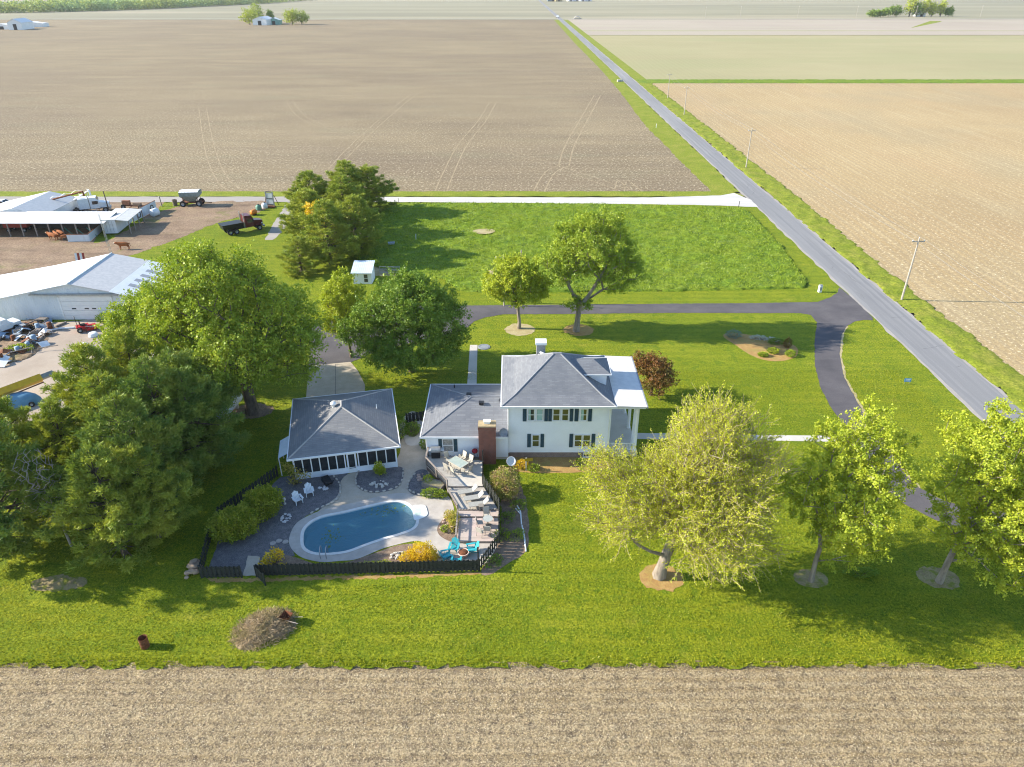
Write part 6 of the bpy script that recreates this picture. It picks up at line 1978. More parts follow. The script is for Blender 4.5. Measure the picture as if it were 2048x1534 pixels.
MB().add([(-.25, -.23, 1.05), (.25, -.23, 1.05), (.25, .23, 1.05), (-.25, .23, 1.05), (-.2, -.1, 1.16), (.2, -.1, 1.16), (.2, .1, 1.16), (-.2, .1, 1.16)], [(0, 1, 5, 4), (1, 2, 6, 5), (2, 3, 7, 6), (3, 0, 4, 7), (4, 5, 6, 7), (3, 2, 1, 0)]).build('cap', GREYP, ub)
MB().b2((-.15, -.215, .3), (.15, -.2005, .8)).build('door', GREYP, ub)
x, y = G(968, 694)
wc = thing('well_cover', 'round grey lid set in the lawn behind the house', 'manhole cover', (x, y, 0))
MB().lathe([(0, .06), (.75, .06), (.80, .04), (.80, 0)], (0, 0, 0), 20).build('lid', GREYP, wc)
MB().lathe([(.62, .062), (.62, .085), (.55, .085), (.55, .062)], (0, 0, 0), 20).build('rim', STEEL, wc)

ta = R(84)
x, y = G(462, 826)
tk = thing('propane_tank', 'long white propane tank lying under the huge maple', 'tank', (x, y, 0), ta)
prof_ = [(0, -2.45), (.28, -2.40), (.45, -2.22), (.54, -1.95), (.54, 1.95), (.45, 2.22), (.28, 2.40), (0, 2.45)]
MB().lathe(prof_, (0, 0, .85), 18, Matrix.Rotation(R(90), 4, 'Y')).build('shell', CHW, tk, True)
MB().lathe([(.16, 1.34), (.18, 1.38), (.18, 1.50), (.0, 1.56)], (0, 0, 0), 12).build('dome', GREYP, tk)
for xx in (-1, 1):
    MB().b2((xx - .15, -.4, 0), (xx + .15, .4, .42)).build('foot', CONCW, tk)

POLE = mat('grey_pole_wood', (.42, .38, .33), (.32, .29, .25), 4, .9)
pl_ = None
for px, l, h in (((1803, 600), 'utility pole in the verge opposite the drive entrance', 9.2), ((1492, 335), 'utility pole in the verge beyond the gravel road junction', 9.2),
                 ((1368, 230), 'third utility pole along the far verge of the road', 9.2), ((1335, 197), 'utility pole at the end of the green grass strip', 9.2)):
    x, y = G(*px)
    if pl_ is None:
        pl_ = thing('utility_pole', l, 'utility pole', (x, y, 0), 0, 'utility poles along the road')
        MB().tube([(0, 0, -.1), (0, 0, h)], [.16, .10], 8).build('pole', POLE, pl_)
        MB().b2((-.9, -.05, h - .5), (.9, .05, h - .38)).build('crossarm', POLE, pl_)
        for xx in (-.8, 0, .8):
            MB().lathe([(.03, 0), (.06, .05), (.06, .15), (.0, .2)], (xx, 0, h - .38 if xx else h), 8).build('insulator', CHW, pl_)
    else:
        clone(pl_, (x, y, 0), 0, l)
wx = [G(1803, 600), G(1492, 335), G(1368, 230), G(1335, 197)]
wpts = [(road_x(10) + 6.0, 10)] + wx
for k, xo in enumerate((-.8, .8)):
    pts = []
    for a, b in zip(wpts[:-1], wpts[1:]):
        for q in range(8):
            t_ = q / 8
            pts.append((a[0] + (b[0] - a[0]) * t_ + xo, a[1] + (b[1] - a[1]) * t_, 9.0 - 1.0 * 4 * t_ * (1 - t_)))
    tag(MB().tube(pts, .012, 4).build('power_line', STEEL), ('thin power line strung along the road verge poles, field side', 'thin power line strung along the road verge poles, road side')[1 - k], 'wire', 'power lines of the verge')
for i, (px, l) in enumerate((((1410, 38), 0), ((1480, 36), 0), ((1595, 35), 0), ((1712, 35), 0), ((1960, 34), 0), ((1830, 35), 0))):
    x, y = G(*px)
    clone(pl_, (x, y, 0), R(90), ('first', 'second', 'third', 'fourth', 'last', 'fifth')[i] + ' distant utility pole from the crossing along the far gravel road', 'distant poles of the far road', (1.6, 1.6, 1.5))
# yard light and bare pole in the meadow edge
x, y = G(1008, 612)
yl = thing('yard_light', 'slim pole with arm and lamp behind the round-headed tree', 'lamp', (x, y, 0))
MB().tube([(0, 0, 0), (0, 0, 7.4)], [.10, .07], 8).build('pole', POLE, yl)
MB().tube([(0, 0, 7.1), (-.9, 0, 7.3)], .03, 5).build('arm', STEEL, yl)
MB().lathe([(.06, .1), (.18, -.02), (.12, -.16), (0, -.18)], (-1.0, 0, 7.3), 10).build('lamp_head', GREYP, yl)
x, y = G(1042, 606)
yp = thing('service_pole', 'plain wooden pole behind the round-headed tree', 'pole', (x, y, 0))
MB().tube([(0, 0, 0), (0, 0, 7.9)], [.14, .09], 8).build('pole', POLE, yp)
MB().b2((-.12, -.2, 1.2), (.12, -.12, 1.7)).build('meter_box', GREYP, yp)
for i, (px, l) in enumerate((((790, 413), 'dark fence post at the meadow corner by the gravel road'), ((797, 409), 'thin stake at the meadow corner by the gravel road'), ((1477, 415), 'short dark stake at the gravel road junction'), ((1312, 256), 'white marker stake at the field edge west of the road'), ((832, 482), 'thin white stake standing in the meadow'))):
    x, y = G(*px)
    s_ = thing('stake', l, 'stake', (x, y, 0), 0, 'stakes round the meadow')
    MB().tube([(0, 0, 0), (.05, 0, 1.3)], .06, 6).build('stake', (BLACK, WOODG, BLACK, CHW, CHW)[i], s_)
# white pipes lying outside the fence
for i, (pp, l) in enumerate((([(1034, 1012), (1041, 1024), (1043, 1050)], 'white drain pipe lying along the lawn edge, upper length'), ([(1044, 1052), (1049, 1080), (1052, 1104)], 'white drain pipe lying along the lawn edge, lower length'), ([(1031, 1018), (1042, 1030)], 'short white pipe crossing the drain pipe'), ([(1046, 1058), (1050, 1083)], 'white pipe lying beside the lower drain pipe'))):
    tag(MB().tube([(*G(*q), .07) for q in pp], .06, 7).build('drain_pipe', CHW), l, 'pipe', 'white pipes outside the fence')
# pipe gate and panel in the meadow
for i, (a_, b_, l) in enumerate((((760, 548), (800, 547), 'grey tube livestock gate standing at the meadow edge'),)):
    p, q = G(*a_), G(*b_)
    L = math.hypot(q[0] - p[0], q[1] - p[1])
    o = thing('livestock_gate', l, 'gate', (p[0], p[1], 0), math.atan2(q[1] - p[1], q[0] - p[0]))
    for z in (.2, .45, .7, .95, 1.2):
        MB().tube([(0, 0, z), (L, 0, z)], .035, 6).build('bar', STEEL, o)
    for x in (0, L / 2, L):
        MB().tube([(x, 0, 0), (x, 0, 1.25)], .04, 6).build('upright', STEEL, o)
x, y = G(783, 491)
fd = thing('feed_trough', 'pale blue plastic trough in the shade of the meadow', 'trough', (x, y, .1), .1)
MB().add([(-.6, -.3, .5), (.6, -.3, .5), (.6, .3, .5), (-.6, .3, .5), (-.5, -.2, 0), (.5, -.2, 0), (.5, .2, 0), (-.5, .2, 0), (-.52, -.24, .5), (.52, -.24, .5), (.52, .24, .5), (-.52, .24, .5), (-.45, -.17, .1), (.45, -.17, .1), (.45, .17, .1), (-.45, .17, .1)],
         [(0, 1, 5, 4)[::-1], (1, 2, 6, 5)[::-1], (2, 3, 7, 6)[::-1], (3, 0, 4, 7)[::-1], (4, 5, 6, 7)[::-1], (0, 8, 9, 1)[::-1], (1, 9, 10, 2)[::-1], (2, 10, 11, 3)[::-1], (3, 11, 8, 0)[::-1], (8, 12, 13, 9)[::-1], (9, 13, 14, 10)[::-1], (10, 14, 15, 11)[::-1], (11, 15, 12, 8)[::-1], (12, 15, 14, 13)[::-1]]).build('tub', mat('blue_plastic', (.40, .46, .62), (.48, .53, .66), 3, .5), fd)

# ------------------------------------------------------------------ farm machinery
TYRE = shared('tyre', MB().lathe([(.26, -.13), (.40, -.16), (.49, -.12), (.50, 0), (.49, .12), (.40, .16), (.26, .13)], (0, 0, 0), 18, Matrix.Rotation(R(90), 4, 'X')), RUBBER)
RIM = shared('rim', MB().lathe([(0, -.06), (.18, -.06), (.26, -.12), (.27, 0), (.26, .12), (.18, .06), (0, .06)], (0, 0, 0), 14, Matrix.Rotation(R(90), 4, 'X')), STEEL)


def wheel(root, x, y, r_, wd=1.0):
    """wheel rolling along the thing's x axis"""
    o = obj('wheel', TYRE, None, root, (x, y, r_))
    o.scale = (r_ / .5, wd, r_ / .5)
    obj('rim', RIM, None, o)
    return o


MAROON = mat('maroon_paint', (.09, .018, .024), (.13, .028, .034), 2, .35)
CABW = mat('white_cab_paint', (.74, .76, .78), (.64, .67, .69), 2, .4)


def tractor_unit(name, label, loc, rz, paint, bed=None, tank=None):
    """conventional lorry, nose towards +x"""
    o = thing(name, label, 'truck', loc, rz)
    MB().b2((-3.4, -.45, .70), (2.9, .45, .92)).build('chassis', BLACK, o)
    MB().b2((-.2, -1.15, .95), (1.35, 1.15, 2.45)).add([(-.2, -1.1, 2.45), (1.35, -1.1, 2.45), (1.05, -1.0, 3.0), (-.2, -1.0, 3.05), (-.2, 1.1, 2.45), (1.35, 1.1, 2.45), (1.05, 1.0, 3.0), (-.2, 1.0, 3.05)],
                                                   [(0, 1, 2, 3), (7, 6, 5, 4), (3, 2, 6, 7), (0, 3, 7, 4)]).build('cab', paint, o)
    MB().add([(1.36, -1.0, 2.30), (1.08, -.92, 2.95), (1.08, .92, 2.95), (1.36, 1.0, 2.30)], [(3, 2, 1, 0)]).build('windshield', GLASS, o)
    for s_ in (-1, 1):
        MB().b2((.25, s_ * 1.155, 1.75), (1.15, s_ * 1.17, 2.40)).build('side_window', GLASS, o)
        MB().b2((1.2, s_ * 1.2, 1.9), (1.3, s_ * 1.42, 2.4)).build('mirror', BLACK, o)
        MB().tube([(-.35, s_ * 1.0, .9), (-.35, s_ * 1.0, 3.5)], .08, 8).build('exhaust_stack', STEEL, o)
    MB().add([(1.36, -.85, .95), (3.1, -.72, .95), (3.1, -.72, 1.75), (1.36, -.95, 2.05), (1.36, .85, .95), (3.1, .72, .95), (3.1, .72, 1.75), (1.36, .95, 2.05)],
             [(0, 1, 2, 3), (7, 6, 5, 4), (1, 5, 6, 2), (3, 2, 6, 7)]).build('hood', paint, o)
    MB().b2((3.1, -.6, 1.0), (3.16, .6, 1.7)).build('grille', STEEL, o)
    MB().b2((3.0, -1.15, .55), (3.3, 1.15, .85)).build('bumper', STEEL, o)
    for s_ in (-1, 1):
        wheel(o, 2.3, s_ * .98, .52); wheel(o, -2.0, s_ * .92, .52, 1.5); wheel(o, -3.1, s_ * .92, .52, 1.5)
        MB().b2((1.75, s_ * .84, 1.02), (2.85, s_ * 1.16, 1.18)).build('fender', paint, o)
        MB().b2((2.75, s_ * .95, 1.2), (2.95, s_ * 1.1, 1.4)).build('headlight', CHW, o)
    if bed is not None:
        MB().add([(-4.4, -1.2, 2.0), (-.55, -1.2, 2.0), (-.55, 1.2, 2.0), (-4.4, 1.2, 2.0), (-4.1, -.9, 1.0), (-.6, -.9, 1.0), (-.6, .9, 1.0), (-4.1, .9, 1.0)],
                 [(4, 5, 1, 0), (5, 6, 2, 1), (6, 7, 3, 2), (7, 4, 0, 3), (4, 7, 6, 5), (0, 1, 2, 3)]).build('dump_box', bed, o)
    if tank is not None:
        MB().b2((-2.2, -1.15, 1.0), (-.35, 1.15, 3.0)).build('sleeper', tank, o)
    return o


x, y = G(492, 462)
tractor_unit('dump_truck', 'dark red dump truck with black box standing beside the light green maple', (x, y, 0), R(38), MAROON, BLACK)
x, y = G(188, 424)
tractor_unit('road_tractor', 'white sleeper cab lorry parked behind the long shed', (x, y, 0), R(24), CABW, None, CABW)

x, y = G(386, 411)
gc = thing('grain_cart', 'grey hopper grain cart with white cover beside the gravel road', 'grain cart', (x, y, 0), R(6))
HOP = mat('faded_green_paint', (.16, .20, .19), (.26, .28, .26), 2, .7)
MB().add([(-1.9, -1.35, 2.2), (1.9, -1.35, 2.2), (1.9, 1.35, 2.2), (-1.9, 1.35, 2.2), (-.7, -.5, .95), (.7, -.5, .95), (.7, .5, .95), (-.7, .5, .95), (-1.9, -1.35, 3.0), (1.9, -1.35, 3.0), (1.9, 1.35, 3.0), (-1.9, 1.35, 3.0)],
         [(4, 5, 1, 0), (5, 6, 2, 1), (6, 7, 3, 2), (7, 4, 0, 3), (0, 1, 9, 8), (1, 2, 10, 9), (2, 3, 11, 10), (3, 0, 8, 11), (7, 6, 5, 4)]).build('hopper', HOP, gc)
for k in range(6):
    x0 = -1.9 + k * .635
    MB().add([(x0, -1.36, 3.02), (x0 + .6, -1.36, 3.02), (x0 + .6, 0, 3.25), (x0, 0, 3.25), (x0 + .6, 1.36, 3.02), (x0, 1.36, 3.02)], [(0, 1, 2, 3), (3, 2, 4, 5)]).build('cover_panel', CHW, gc)
MB().b2((-2.2, -.7, .68), (2.2, .7, .85)).build('running_gear', RUST, gc)
MB().tube([(2.2, 0, .7), (3.9, 0, .5)], .08, 6).build('drawbar', RUST, gc)
for sx_ in (-1.6, 1.6):
    for s_ in (-1, 1):
        wheel(gc, sx_, s_ * 1.0, .62, 1.3)
        MB().tube([(sx_, s_ * .85, .85), (sx_ * .8, s_ * 1.2, 2.2)], .06, 5).build('strut', RUST, gc)


def auger(label, base_px, top_px, ztop, m, rz_off=0):
    a = G(*base_px); u_ = G(*top_px, ztop)
    L = math.hypot(u_[0] - a[0], u_[1] - a[1]); an = math.atan2(u_[1] - a[1], u_[0] - a[0])
    o = thing('grain_auger', label, 'auger', (a[0], a[1], 0), an, 'augers in the machinery yard')
    MB().tube([(0, 0, .35), (L, 0, ztop)], .16, 8).build('tube', m, o)
    MB().b2((-.5, -.35, .05), (.4, .35, .6)).build('intake_hopper', m, o)
    for s_ in (-1, 1):
        MB().tube([(L * .12, s_ * .9, .45), (L * .55, s_ * .12, ztop * .55)], .05, 5).build('lift_arm', STEEL, o)
        wheel(o, L * .12, s_ * 1.0, .42)
    MB().tube([(L * .12, -.95, .42), (L * .12, .95, .42)], .05, 6).build('axle', STEEL, o)
    MB().tube([(L, 0, ztop), (L + .05, 0, ztop - .9)], .17, 8).build('spout', m, o)
    for k in range(5):
        t_ = .25 + k * .15
        MB().tube([(L * t_, 0, .35 + (ztop - .35) * t_ + .15), (L * (t_ + .07), 0, .35 + (ztop - .35) * (t_ + .07) + .55), (L * (t_ + .15), 0, .35 + (ztop - .35) * (t_ + .15) + .15)], .025, 4).build('truss', STEEL, o)
    return o


auger('white grain auger raised above the gravel road', (128, 416), (178, 381), 5.2, CHW)
auger('rusty conveyor slanting over the grey gable building', (20, 425), (165, 383), 5.0, RUST)
# bale, bin, wagon, drums
x, y = G(311, 432)
bale = thing('wrapped_bale', 'white wrapped round bale beside the long white wall', 'bale', (x, y, 0), R(70))
MB().lathe([(0, -.75), (.60, -.72), (.75, -.6), (.76, .6), (.60, .72), (0, .75)], (0, 0, .75), 18, Matrix.Rotation(R(90), 4, 'Y')).build('wrap', CHW, bale, True)
x, y = G(351, 411)
bn = thing('rusty_bin', 'small dark bin standing between wall and grain cart', 'bin', (x, y, 0))
MB().lathe([(0, 0), (.42, 0), (.48, 1.1), (.52, 1.1), (.52, 1.2), (.40, 1.2), (.36, .2)], (0, 0, 0), 14).build('drum', mat('brown_steel', (.14, .11, .09), (.2, .16, .12), 3, .8), bn)
x, y = G(40, 462)
wg = thing('red_wagon', 'red hay wagon sheltered under the long shed roof', 'wagon', (x, y, 0), R(3))
RED = mat('faded_red_paint', (.33, .05, .035), (.26, .04, .03), 2, .6)
MB().b2((-2.1, -1.0, .95), (2.1, 1.0, 1.05)).build('floor', RED, wg)
for a_, b_ in (((-2.1, -1.0, 1.05), (2.1, -.95, 1.9)), ((-2.1, .95, 1.05), (2.1, 1.0, 1.9)), ((-2.1, -.95, 1.05), (-2.05, .95, 1.9)), ((2.05, -.95, 1.05), (2.1, .95, 1.9))):
    MB().b2(a_, b_).build('side_panel', RED, wg)
for sx_ in (-1.4, 1.4):
    for s_ in (-1, 1):
        wheel(wg, sx_, s_ * .85, .40)
    MB().b2((sx_ - .06, -.85, .36), (sx_ + .06, .85, .94)).build('bolster', BLACK, wg)
x, y = G(508, 430)
od = thing('orange_tank', 'orange steel drum lying on the lane verge', 'drum', (x, y, 0), R(60))
MB().lathe([(0, -.55), (.45, -.53), (.47, 0), (.45, .53), (0, .55)], (0, 0, .62), 14, Matrix.Rotation(R(90), 4, 'Y')).build('drum', mat('orange_paint', (.70, .22, .02), (.6, .18, .02), 3, .5), od, True)
MB().b2((-.5, -.35, 0), (.5, .35, .2)).build('skid', BLACK, od)
for i, (px, l, m_) in enumerate((((518, 420), 'green topped white tank on the lane verge', mat('green_plastic', (.10, .24, .18), (.14, .28, .2), 3, .5)), ((530, 416), 'white plastic tank beside the tall grey mast', CHW))):
    x, y = G(*px)
    o = thing('plastic_tank', l, 'tank', (x, y, 0), 0, 'tanks on the lane verge')
    MB().lathe([(0, 0), (.55, .0), (.58, .15), (.58, .8), (.40, 1.0), (.16, 1.08), (.16, 1.15), (0, 1.15)], (0, 0, 0), 16).build('shell', m_, o, True)
    MB().lathe([(.18, 1.13), (.18, 1.2), (0, 1.22)], (0, 0, 0), 10).build('cap', BLACK, o)
x, y = G(542, 413)
ms = thing('forklift_mast', 'tall grey lifting mast with bare frame beside the gravel road', 'machine', (x, y, 0), R(-10))
for s_ in (-1, 1):
    MB().b2((s_ * .75 - .09, -.1, 0), (s_ * .75 + .09, .1, 3.0)).build('upright', GREYP, ms)
    MB().tube([(s_ * .9, .2, 2.3), (s_ * 1.5, .6, .2)], .07, 6).build('brace', RUST, ms)
MB().b2((-.62, -.05, .5), (.62, .05, 2.8)).build('panel', mat('pale_panel', (.46, .50, .50), (.54, .57, .56), 2, .5), ms)
for z in (.35, 1.6, 2.95):
    MB().b2((-.66, -.12, z), (.66, .12, z + .12)).build('crossbar', BLACK, ms)
MB().b2((-1.0, -1.0, 0), (1.1, .0, .22)).build('base', RUST, ms)
x, y = G(268, 418)
im = thing('field_implement', 'rusty seed drill frame behind the trailer roof', 'implement', (x, y, 0), R(-8))
MB().b2((-2.2, -.3, .6), (2.2, .3, .8)).build('frame', RUST, im)
MB().b2((-2.1, -.35, .82), (-.6, .35, 1.7)).build('seed_box', mat('rust_red_paint', (.26, .12, .07), (.2, .09, .05), 3, .8), im)
MB().b2((.2, -.3, .82), (1.8, .3, 1.3)).build('hopper', mat('old_wood', (.24, .17, .12), (.18, .13, .1), 4, .9), im)
for s_ in (-1, 1):
    wheel(im, s_ * 1.9, -.5, .5)
MB().tube([(0, -.3, .7), (0, -2.2, .5)], .06, 6).build('drawbar', RUST, im)
rngp = random.Random(91)
for i in range(5):
    x, y = G(150 + i * 11, 425 + (i % 3) * 2.5)
    o = thing('scrap_truss', ('bent steel frame lying behind the shed, nearest the auger', 'steel frame leaning behind the shed beside the lorry', 'pale truss lying behind the long shed', 'tangled grey frame beside the lorry wheels', 'low steel rack behind the shed end')[i], 'scrap', (x, y, 0), rngp.uniform(0, 3), 'scrap frames behind the shed')
    for k in range(5):
        MB().tube([(-1.2 + k * .6, -.5, .1), (-1.2 + k * .6 + .3, .5, rngp.uniform(.4, 1.0))], .045, 5).build('rung', (STEEL, RUST, GREYP)[(i + k) % 3], o)
    for s_ in (-1, 1):
        MB().tube([(-1.5, s_ * .5, .1 if s_ < 0 else .6), (1.6, s_ * .5, .1 if s_ < 0 else .7)], .05, 5).build('side_bar', STEEL, o)
# white car at the road edge
def car(label, loc, rz, paint, sc=1.0, group=None):
    o = thing('parked_car', label, 'car', loc, rz, group)
    body = [(-2.2, .45), (-2.25, .85), (-1.5, .95), (-.9, 1.42), (.6, 1.45), (1.25, .98), (2.1, .85), (2.25, .5), (2.2, .35), (-2.15, .35)]
    n_ = len(body)
    v = [(x_, -.85, z_) for x_, z_ in body] + [(x_, .85, z_) for x_, z_ in body]
    MB().add(v, [tuple(range(n_)), tuple(range(2 * n_ - 1, n_ - 1, -1))] + [((i + 1) % n_, i, n_ + i, n_ + (i + 1) % n_) for i in range(n_)]).build('body', paint, o)
    for s_ in (-1, 1):
        MB().add([(-1.25, s_ * .858, 1.0), (1.0, s_ * .858, 1.0), (.52, s_ * .858, 1.36), (-.85, s_ * .858, 1.36)], [(0, 1, 2, 3) if s_ < 0 else (3, 2, 1, 0)]).build('side_window', GLASS, o)
        for x_ in (-1.4, 1.4):
            wheel(o, x_, s_ * .80, .32, .7)
        MB().b2((2.2, s_ * .5 - .15, .62), (2.265, s_ * .5 + .15, .76)).build('headlight', CHW, o)
    MB().add([(.64, -.72, 1.44), (1.22, -.75, 1.01), (1.22, .75, 1.01), (.64, .72, 1.44)], [(0, 1, 2, 3)]).build('windshield', GLASS, o)
    o.scale = (sc, sc, sc)
    return o


x, y = G(6, 414)
car('white car parked beyond the grey gable building', (x, y, .01), R(0), CABW)
x, y = G(1115, 35.5)
car('pale vehicle on the road far beyond the crossing', (x, y, .02), R(88), CABW, 1.8)
# lattice mast behind the barn
x, y = G(226, 520)
lm_ = thing('lattice_mast', 'thin leaning lattice antenna mast behind the big barn', 'mast', (x, y, 0))
for k in range(3):
    a = k * 2.09
    MB().tube([(.22 * math.cos(a), .22 * math.sin(a), 0), (.10 * math.cos(a) - .2, .10 * math.sin(a), 7.8)], .025, 5).build('leg', STEEL, lm_)
for k in range(12):
    z = .4 + k * .6
    MB().tube([(.2 * math.cos(k * 2.09) - .025 * k * .6, .2 * math.sin(k * 2.09), z), (.2 * math.cos(k * 2.09 + 2.09) - .025 * k * .6, .2 * math.sin(k * 2.09 + 2.09), z + .5)], .014, 4).build('lacing', STEEL, lm_)
x, y = G(219, 424)
wp = thing('timber_pole', 'dark timber pole standing beside the white lorry', 'pole', (x, y, 0))
MB().tube([(0, 0, 0), (-.1, 0, 4.2)], [.13, .09], 7).build('pole', mat('dark_pole', (.10, .08, .07), (.14, .11, .09), 4, .9), wp)
MB().b2((-.15, -.16, .0), (.15, .16, .3)).build('footing', CONCW, wp)
x, y = G(324, 413)
wp = thing('gate_post', 'dark gate post between the long wall and the grain cart', 'post', (x, y, 0))
MB().tube([(0, 0, 0), (-.08, 0, 2.0)], [.11, .10], 7).build('pole', WOODG, wp)
MB().lathe([(.12, 2.0), (.08, 2.06), (0, 2.07)], (-.08, 0, 0), 7).build('cap', STEEL, wp)
x, y = G(163, 524)
pt = thing('pallet_stack', 'leaning red and white panels behind the barn ridge', 'panels', (x, y, 0), R(8))
for k in range(4):
    MB().box((-.6 + k * .38, 0, .75), (.30, .08, 1.5), rx=R(-14)).build('panel', (CHW, RED)[k % 2], pt)

# ------------------------------------------------------------------ cattle
HIDE = mat('brown_hide', (.34, .115, .035), (.27, .085, .028), 2.5, .85)
FACE = mat('cream_face', (.62, .55, .45), (.5, .43, .34), 4, .85)


def cow_mesh():
    """one skinned body: spine, neck, head, four jointed legs, tail"""
    v = []; e = []; r_ = []
    def ad(p, r, par=None):
        v.append(p); r_.append(r)
        if par is not None: e.append((par, len(v) - 1))
        return len(v) - 1
    hip_ = ad((-.75, 0, 1.10), (.30, .33)); b1 = ad((-.3, 0, 1.05), (.34, .40), hip_); b2 = ad((.25, 0, 1.04), (.34, .42), b1); sh_ = ad((.7, 0, 1.10), (.27, .36), b2)
    nk = ad((1.05, 0, 1.28), (.16, .22), sh_); hd = ad((1.32, 0, 1.36), (.13, .15), nk); ad((1.62, 0, 1.18), (.085, .09), hd)
    tl_ = ad((-1.02, 0, 1.15), (.05, .05), hip_); ad((-1.10, 0, .55), (.03, .03), tl_)
    for s_ in (-1, 1):
        k = ad((-.62, s_ * .20, .78), (.13, .15), hip_); h = ad((-.80, s_ * .20, .45), (.065, .075), k); f = ad((-.74, s_ * .20, .16), (.05, .055), h); ad((-.70, s_ * .20, .0), (.06, .07), f)
        k = ad((.66, s_ * .19, .72), (.11, .13), sh_); h = ad((.70, s_ * .19, .40), (.06, .065), k); f = ad((.68, s_ * .19, .15), (.048, .05), h); ad((.72, s_ * .19, .0), (.06, .065), f)
        ad((1.26, s_ * .24, 1.42), (.035, .05), hd)
    me = bpy.data.meshes.new('body')
    me.from_pydata(v, e, [])
    return me, r_


cme, crad = cow_mesh()
cme.materials.append(HIDE)


def cow(label, px, rz, sc=1.0, head=True, group='brown cattle by the corral'):
    x, y = G(*px)
    o = thing('cow', label, 'cow', (x, y, 0), rz, group)
    b_ = obj('body', cme.copy(), None, o)
    md = b_.modifiers.new('skin', 'SKIN'); md.use_smooth_shade = True
    sv = b_.data.skin_vertices
    lay = sv[0] if len(sv) else None
    if lay is not None:
        for q, r_ in zip(lay.data, crad):
            q.radius = r_
        lay.data[0].use_root = True
    b_.modifiers.new('sub', 'SUBSURF').levels = 1
    MB().rock((1.50, 0, 1.27), (.36, .24, .26), 3, 8).build('face_patch', FACE, o, True)
    o.scale = (sc, sc, sc)
    return o


cow('brown cow walking alone across the trampled lot', (250, 499), R(190), .95)
cow('cow facing left at the front of the huddle', (108, 480), R(160), .95)
cow('second cow of the huddle, head to the shed', (116, 478), R(140), .9)
cow('cow at the back of the huddle nearest the board wall', (124, 475), R(150), .95)
cow('small dark legged calf between the huddle and the wall', (131, 480), R(20), .7)

# ------------------------------------------------------------------ farmyard in front of the barn
x, y = G(6, 668)
pk = thing('white_pickup', 'white pickup standing at the edge of the scrap heap', 'truck', (x - .6, y, 0), R(60))
MB().b2((-2.4, -.95, .55), (.0, .95, 1.15)).build('bed', CABW, pk)
MB().b2((.02, -.95, .55), (1.5, .95, 1.25)).add([(.02, -.9, 1.25), (1.5, -.9, 1.25), (1.15, -.8, 1.85), (.1, -.8, 1.85), (.02, .9, 1.25), (1.5, .9, 1.25), (1.15, .8, 1.85), (.1, .8, 1.85)], [(0, 1, 2, 3), (7, 6, 5, 4), (3, 2, 6, 7), (1, 5, 6, 2), (0, 3, 7, 4)]).build('cab', CABW, pk)
MB().b2((1.52, -.92, .55), (2.7, .92, 1.12)).build('hood', CABW, pk)
MB().b2((-2.35, -.85, 1.151), (-.05, .85, 1.2)).build('bed_cover', BLACK, pk)
for sx_ in (-1.5, 1.9):
    for s_ in (-1, 1):
        wheel(pk, sx_, s_ * .86, .40)
x, y = G(172, 660)
mw = thing('lawn_tractor', 'red zero-turn mower with roll bar in front of the barn door', 'mower', (x, y, .01), R(35))
REDM = mat('mower_red', (.48, .022, .03), (.38, .018, .025), 3, .35)
MB().b2((-1.0, -.5, .3), (.5, .5, .75)).build('body', REDM, mw)
MB().b2((.1, -.75, .15), (1.3, .75, .42)).build('mower_deck', REDM, mw)
MB().b2((-.5, -.28, .76), (.1, .28, .9)).b2((-.55, -.28, .9), (-.42, .28, 1.35)).build('seat', BLACK, mw)
MB().tube([(-.8, -.45, .7), (-.85, -.45, 2.0), (-.85, .45, 2.0), (-.8, .45, .7)], .04, 6).build('roll_bar', BLACK, mw)
for s_ in (-1, 1):
    wheel(mw, -.7, s_ * .65, .34, 1.0); wheel(mw, 1.35, s_ * .5, .18, .6)
# yellow boom of a telehandler parked behind the pines
a = G(-30, 800, 1.4); b = G(108, 742, 2.0)
L = math.hypot(b[0] - a[0], b[1] - a[1])
bm_ = thing('boom_lift', 'yellow telescopic boom machine parked on the farmyard gravel', 'boom lift', (a[0], a[1], 0), math.atan2(b[1] - a[1], b[0] - a[0]))
YEL = mat('machine_yellow', (.78, .48, .03), (.66, .39, .03), 2, .5)
MB().tube([(-2.5, 0, 1.5), (L * .80, 0, 1.75)], .52, 4).build('boom', YEL, bm_)
MB().tube([(L * .70, 0, 1.73), (L * .98, 0, 1.82)], .36, 4).build('inner_boom', GREYP, bm_)
MB().tube([(-.5, -.5, 1.0), (L * .8, -.45, 1.35)], .07, 6).build('hydraulic_ram', RUST, bm_)
MB().tube([(L * .96, 0, 1.85), (L * 1.05, -.1, 1.1), (L * 1.06, -.2, .2)], .26, 4).build('boom_head', YEL, bm_)
MB().b2((-2.6, -1.1, .4), (1.4, 1.1, 1.1)).build('carriage', YEL, bm_)
for sx_ in (-1.9, .9):
    for s_ in (-1, 1):
        wheel(bm_, sx_, s_ * 1.15, .62, 1.4)
x, y = G(44, 808)
bt = thing('tarped_car', 'small car under a blue tarpaulin beside the boom', 'car', (x, y, .01), R(15))
MB().lathe([(0, 1.3), (.7, 1.25), (1.1, .9), (1.35, .4), (1.4, .05)], (0, 0, 0), 14, Matrix.Diagonal((1.5, .75, 1, 1))).build('tarpaulin', mat('blue_tarp', (.10, .24, .38), (.14, .30, .45), 2, .5), bt, True)
for x_ in (-1.3, 1.3):
    wheel(bt, x_, -.95, .30, .6)
